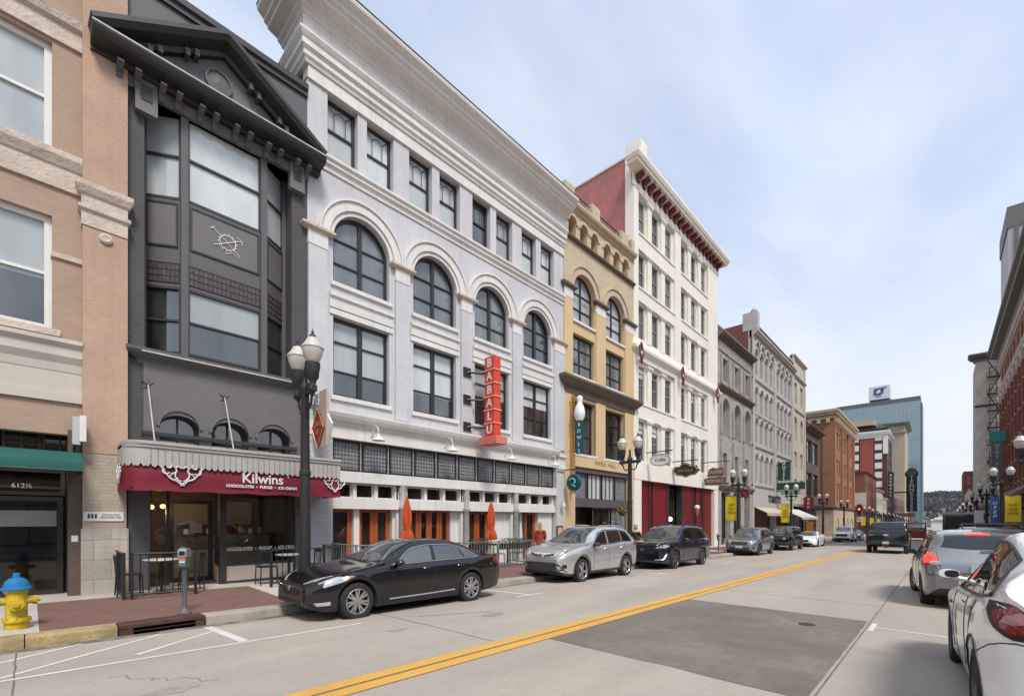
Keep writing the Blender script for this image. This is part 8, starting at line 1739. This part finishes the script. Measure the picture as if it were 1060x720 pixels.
for sg in (-1, 1): MB().box(sg * .33 - .02, sg * .33 + .02, s.L / 2 - 4.2, s.L / 2 - 4.0, 1.4, 1.86).build('window_bar', M_btrim, s.t) if 0 else None
s.place(-2.62, 41.2, 0); s.t.scale = (1.07, 1, 1.08)
# ---- red open sightseeing tram beyond the pickup
x, y = -2.6, 83; z = gz(x, y); t = thing('sightseeing_tram', 'red open sided sightseeing tram with a pale red canopy beyond the black pickup', 'tram', (x, y, z)); M_tr = mat('tram_red', (.36, .03, .02), .4, .12, 2, .03)
MB().bbox(x - 1.1, x + 1.1, y, y + 5.5, z + .45, z + 1.25, .06).build('body', M_tr, t); MB().box(x - .95, x + .95, y + .1, y + 5.2, z + .3, z + .46).build('chassis', M_btrim, t); MB().bbox(x - 1.15, x + 1.15, y - .1, y + 5.6, z + 2.3, z + 2.45, .05).build('canopy', mat('pale_red_canopy', (.50, .16, .13), .7, .2, 2), t)
for sx in (-1.02, 1.02):
    for yy in (.1, 1.9, 3.7, 5.4): MB().tube([(x + sx, y + yy, z + 1.2), (x + sx, y + yy, z + 2.35)], .04, 6).build('post', M_btrim, t)
    for yy in (1.0, 4.4): w0 = MB().lathe([(0, -.12), (.36, -.12), (.38, 0), (.36, .12), (0, .12)], (x + sx * .95, y + yy, z + .38), 18, 'x').build('wheel', M_tyre, t, 40)
for k in range(3): MB().box(x - .95, x + .95, y + .9 + 1.5 * k, y + 1.1 + 1.5 * k, z + 1.2, z + 1.7).build('seat_back', mat('cream_seat', (.5, .44, .36), .7, .1), t)
MB().tube([(x - 1.15, y - .1, z + 2.24), (x + 1.15, y - .1, z + 2.24)], .05, 6).build('fringe', mat('rose_fringe', (.55, .33, .33), .8, .2), t); MB().lathe([(0, 0), (.18, .02), (.22, .2), (.1, .3), (0, .3)], (x + .1, y + 1, z + 2.45), 12).build('beacon', mat('peach_beacon', (.6, .35, .25), .5, .1), t)
# ---- dark box truck parked far on the right
x, y = 1.2, 60; z = gz(x, y); t = thing('box_truck', 'dark box truck with a pale roof edge parked far ahead at the right kerb', 'truck', (x, y, z))
MB().bbox(x - 1.1, x + 1.1, y, y + 4.2, z + .7, z + 3.05, .05).build('cargo_box', M_pdark, t); MB().bbox(x - 1.13, x + 1.13, y - .03, y + 4.25, z + 3.05, z + 3.25, .04).build('roof', M_gt, t); MB().bbox(x - .95, x + .95, y + 4.3, y + 6, z + .5, z + 2.2, .15).build('cab', M_pdark, t); MB().box(x - .9, x + .9, y - .02, y + .02, z + .85, z + 2.9).build('roller_door', M_btrim, t)
for sx in (-.95, .95):
    for yy in (1, 5): MB().lathe([(0, -.13), (.40, -.13), (.43, 0), (.40, .13), (0, .13)], (x + sx, y + yy, z + .43), 18, 'x').build('wheel', M_tyre, t, 40)
    MB().box(x + sx - .07, x + sx + .07, y - .04, y, z + .6, z + .75).build('tail_light', M_redlens, t)
# ---- far traffic
far = [(-2.4, 112, 0, 'far silver car driving away beyond the red tram', M_psilver), (-6.2, 128, math.pi, 'far white car coming towards us past the side street', M_pwhite), (-8.4, 112, math.pi, 'far dark car parked at the left kerb past the traffic signal', M_pdark), (-8.4, 121, math.pi, 'far pale car parked at the left kerb past the traffic signal', M_psilver), (-2.2, 150, 0, 'far dark red car well down the right lane', paint('dark_red_paint', (.20, .02, .02))), (-6.0, 175, math.pi, 'tiny far white car in the left lane near the hill', M_pwhite)]
first = None
for x, y, rz, l, pm in far:
    c = Car('parked_car' if abs(x + 4.5) > 3 else 'moving_car', l, 'car', SEDAN, pm); c.topglass(1.40, 2.26, .93, .86, 'windshield', M_cglass2); c.topglass(3.42, 4.22, .86, .90, 'rear_window', back=True); c.pane(1.66, 2.62, 2.18, 2.66, .07, .86); c.pane(2.72, 3.6, 2.74, 3.5, .07, .86); c.wheels(7); front_sedan(c, False); c.both('tail_light', [(.60, 4.80, .80), (.60, 4.78, .93), (.86, 4.52, .97), (.88, 4.62, .80)], M_redlens, off=.01); c.place(x, y, rz)
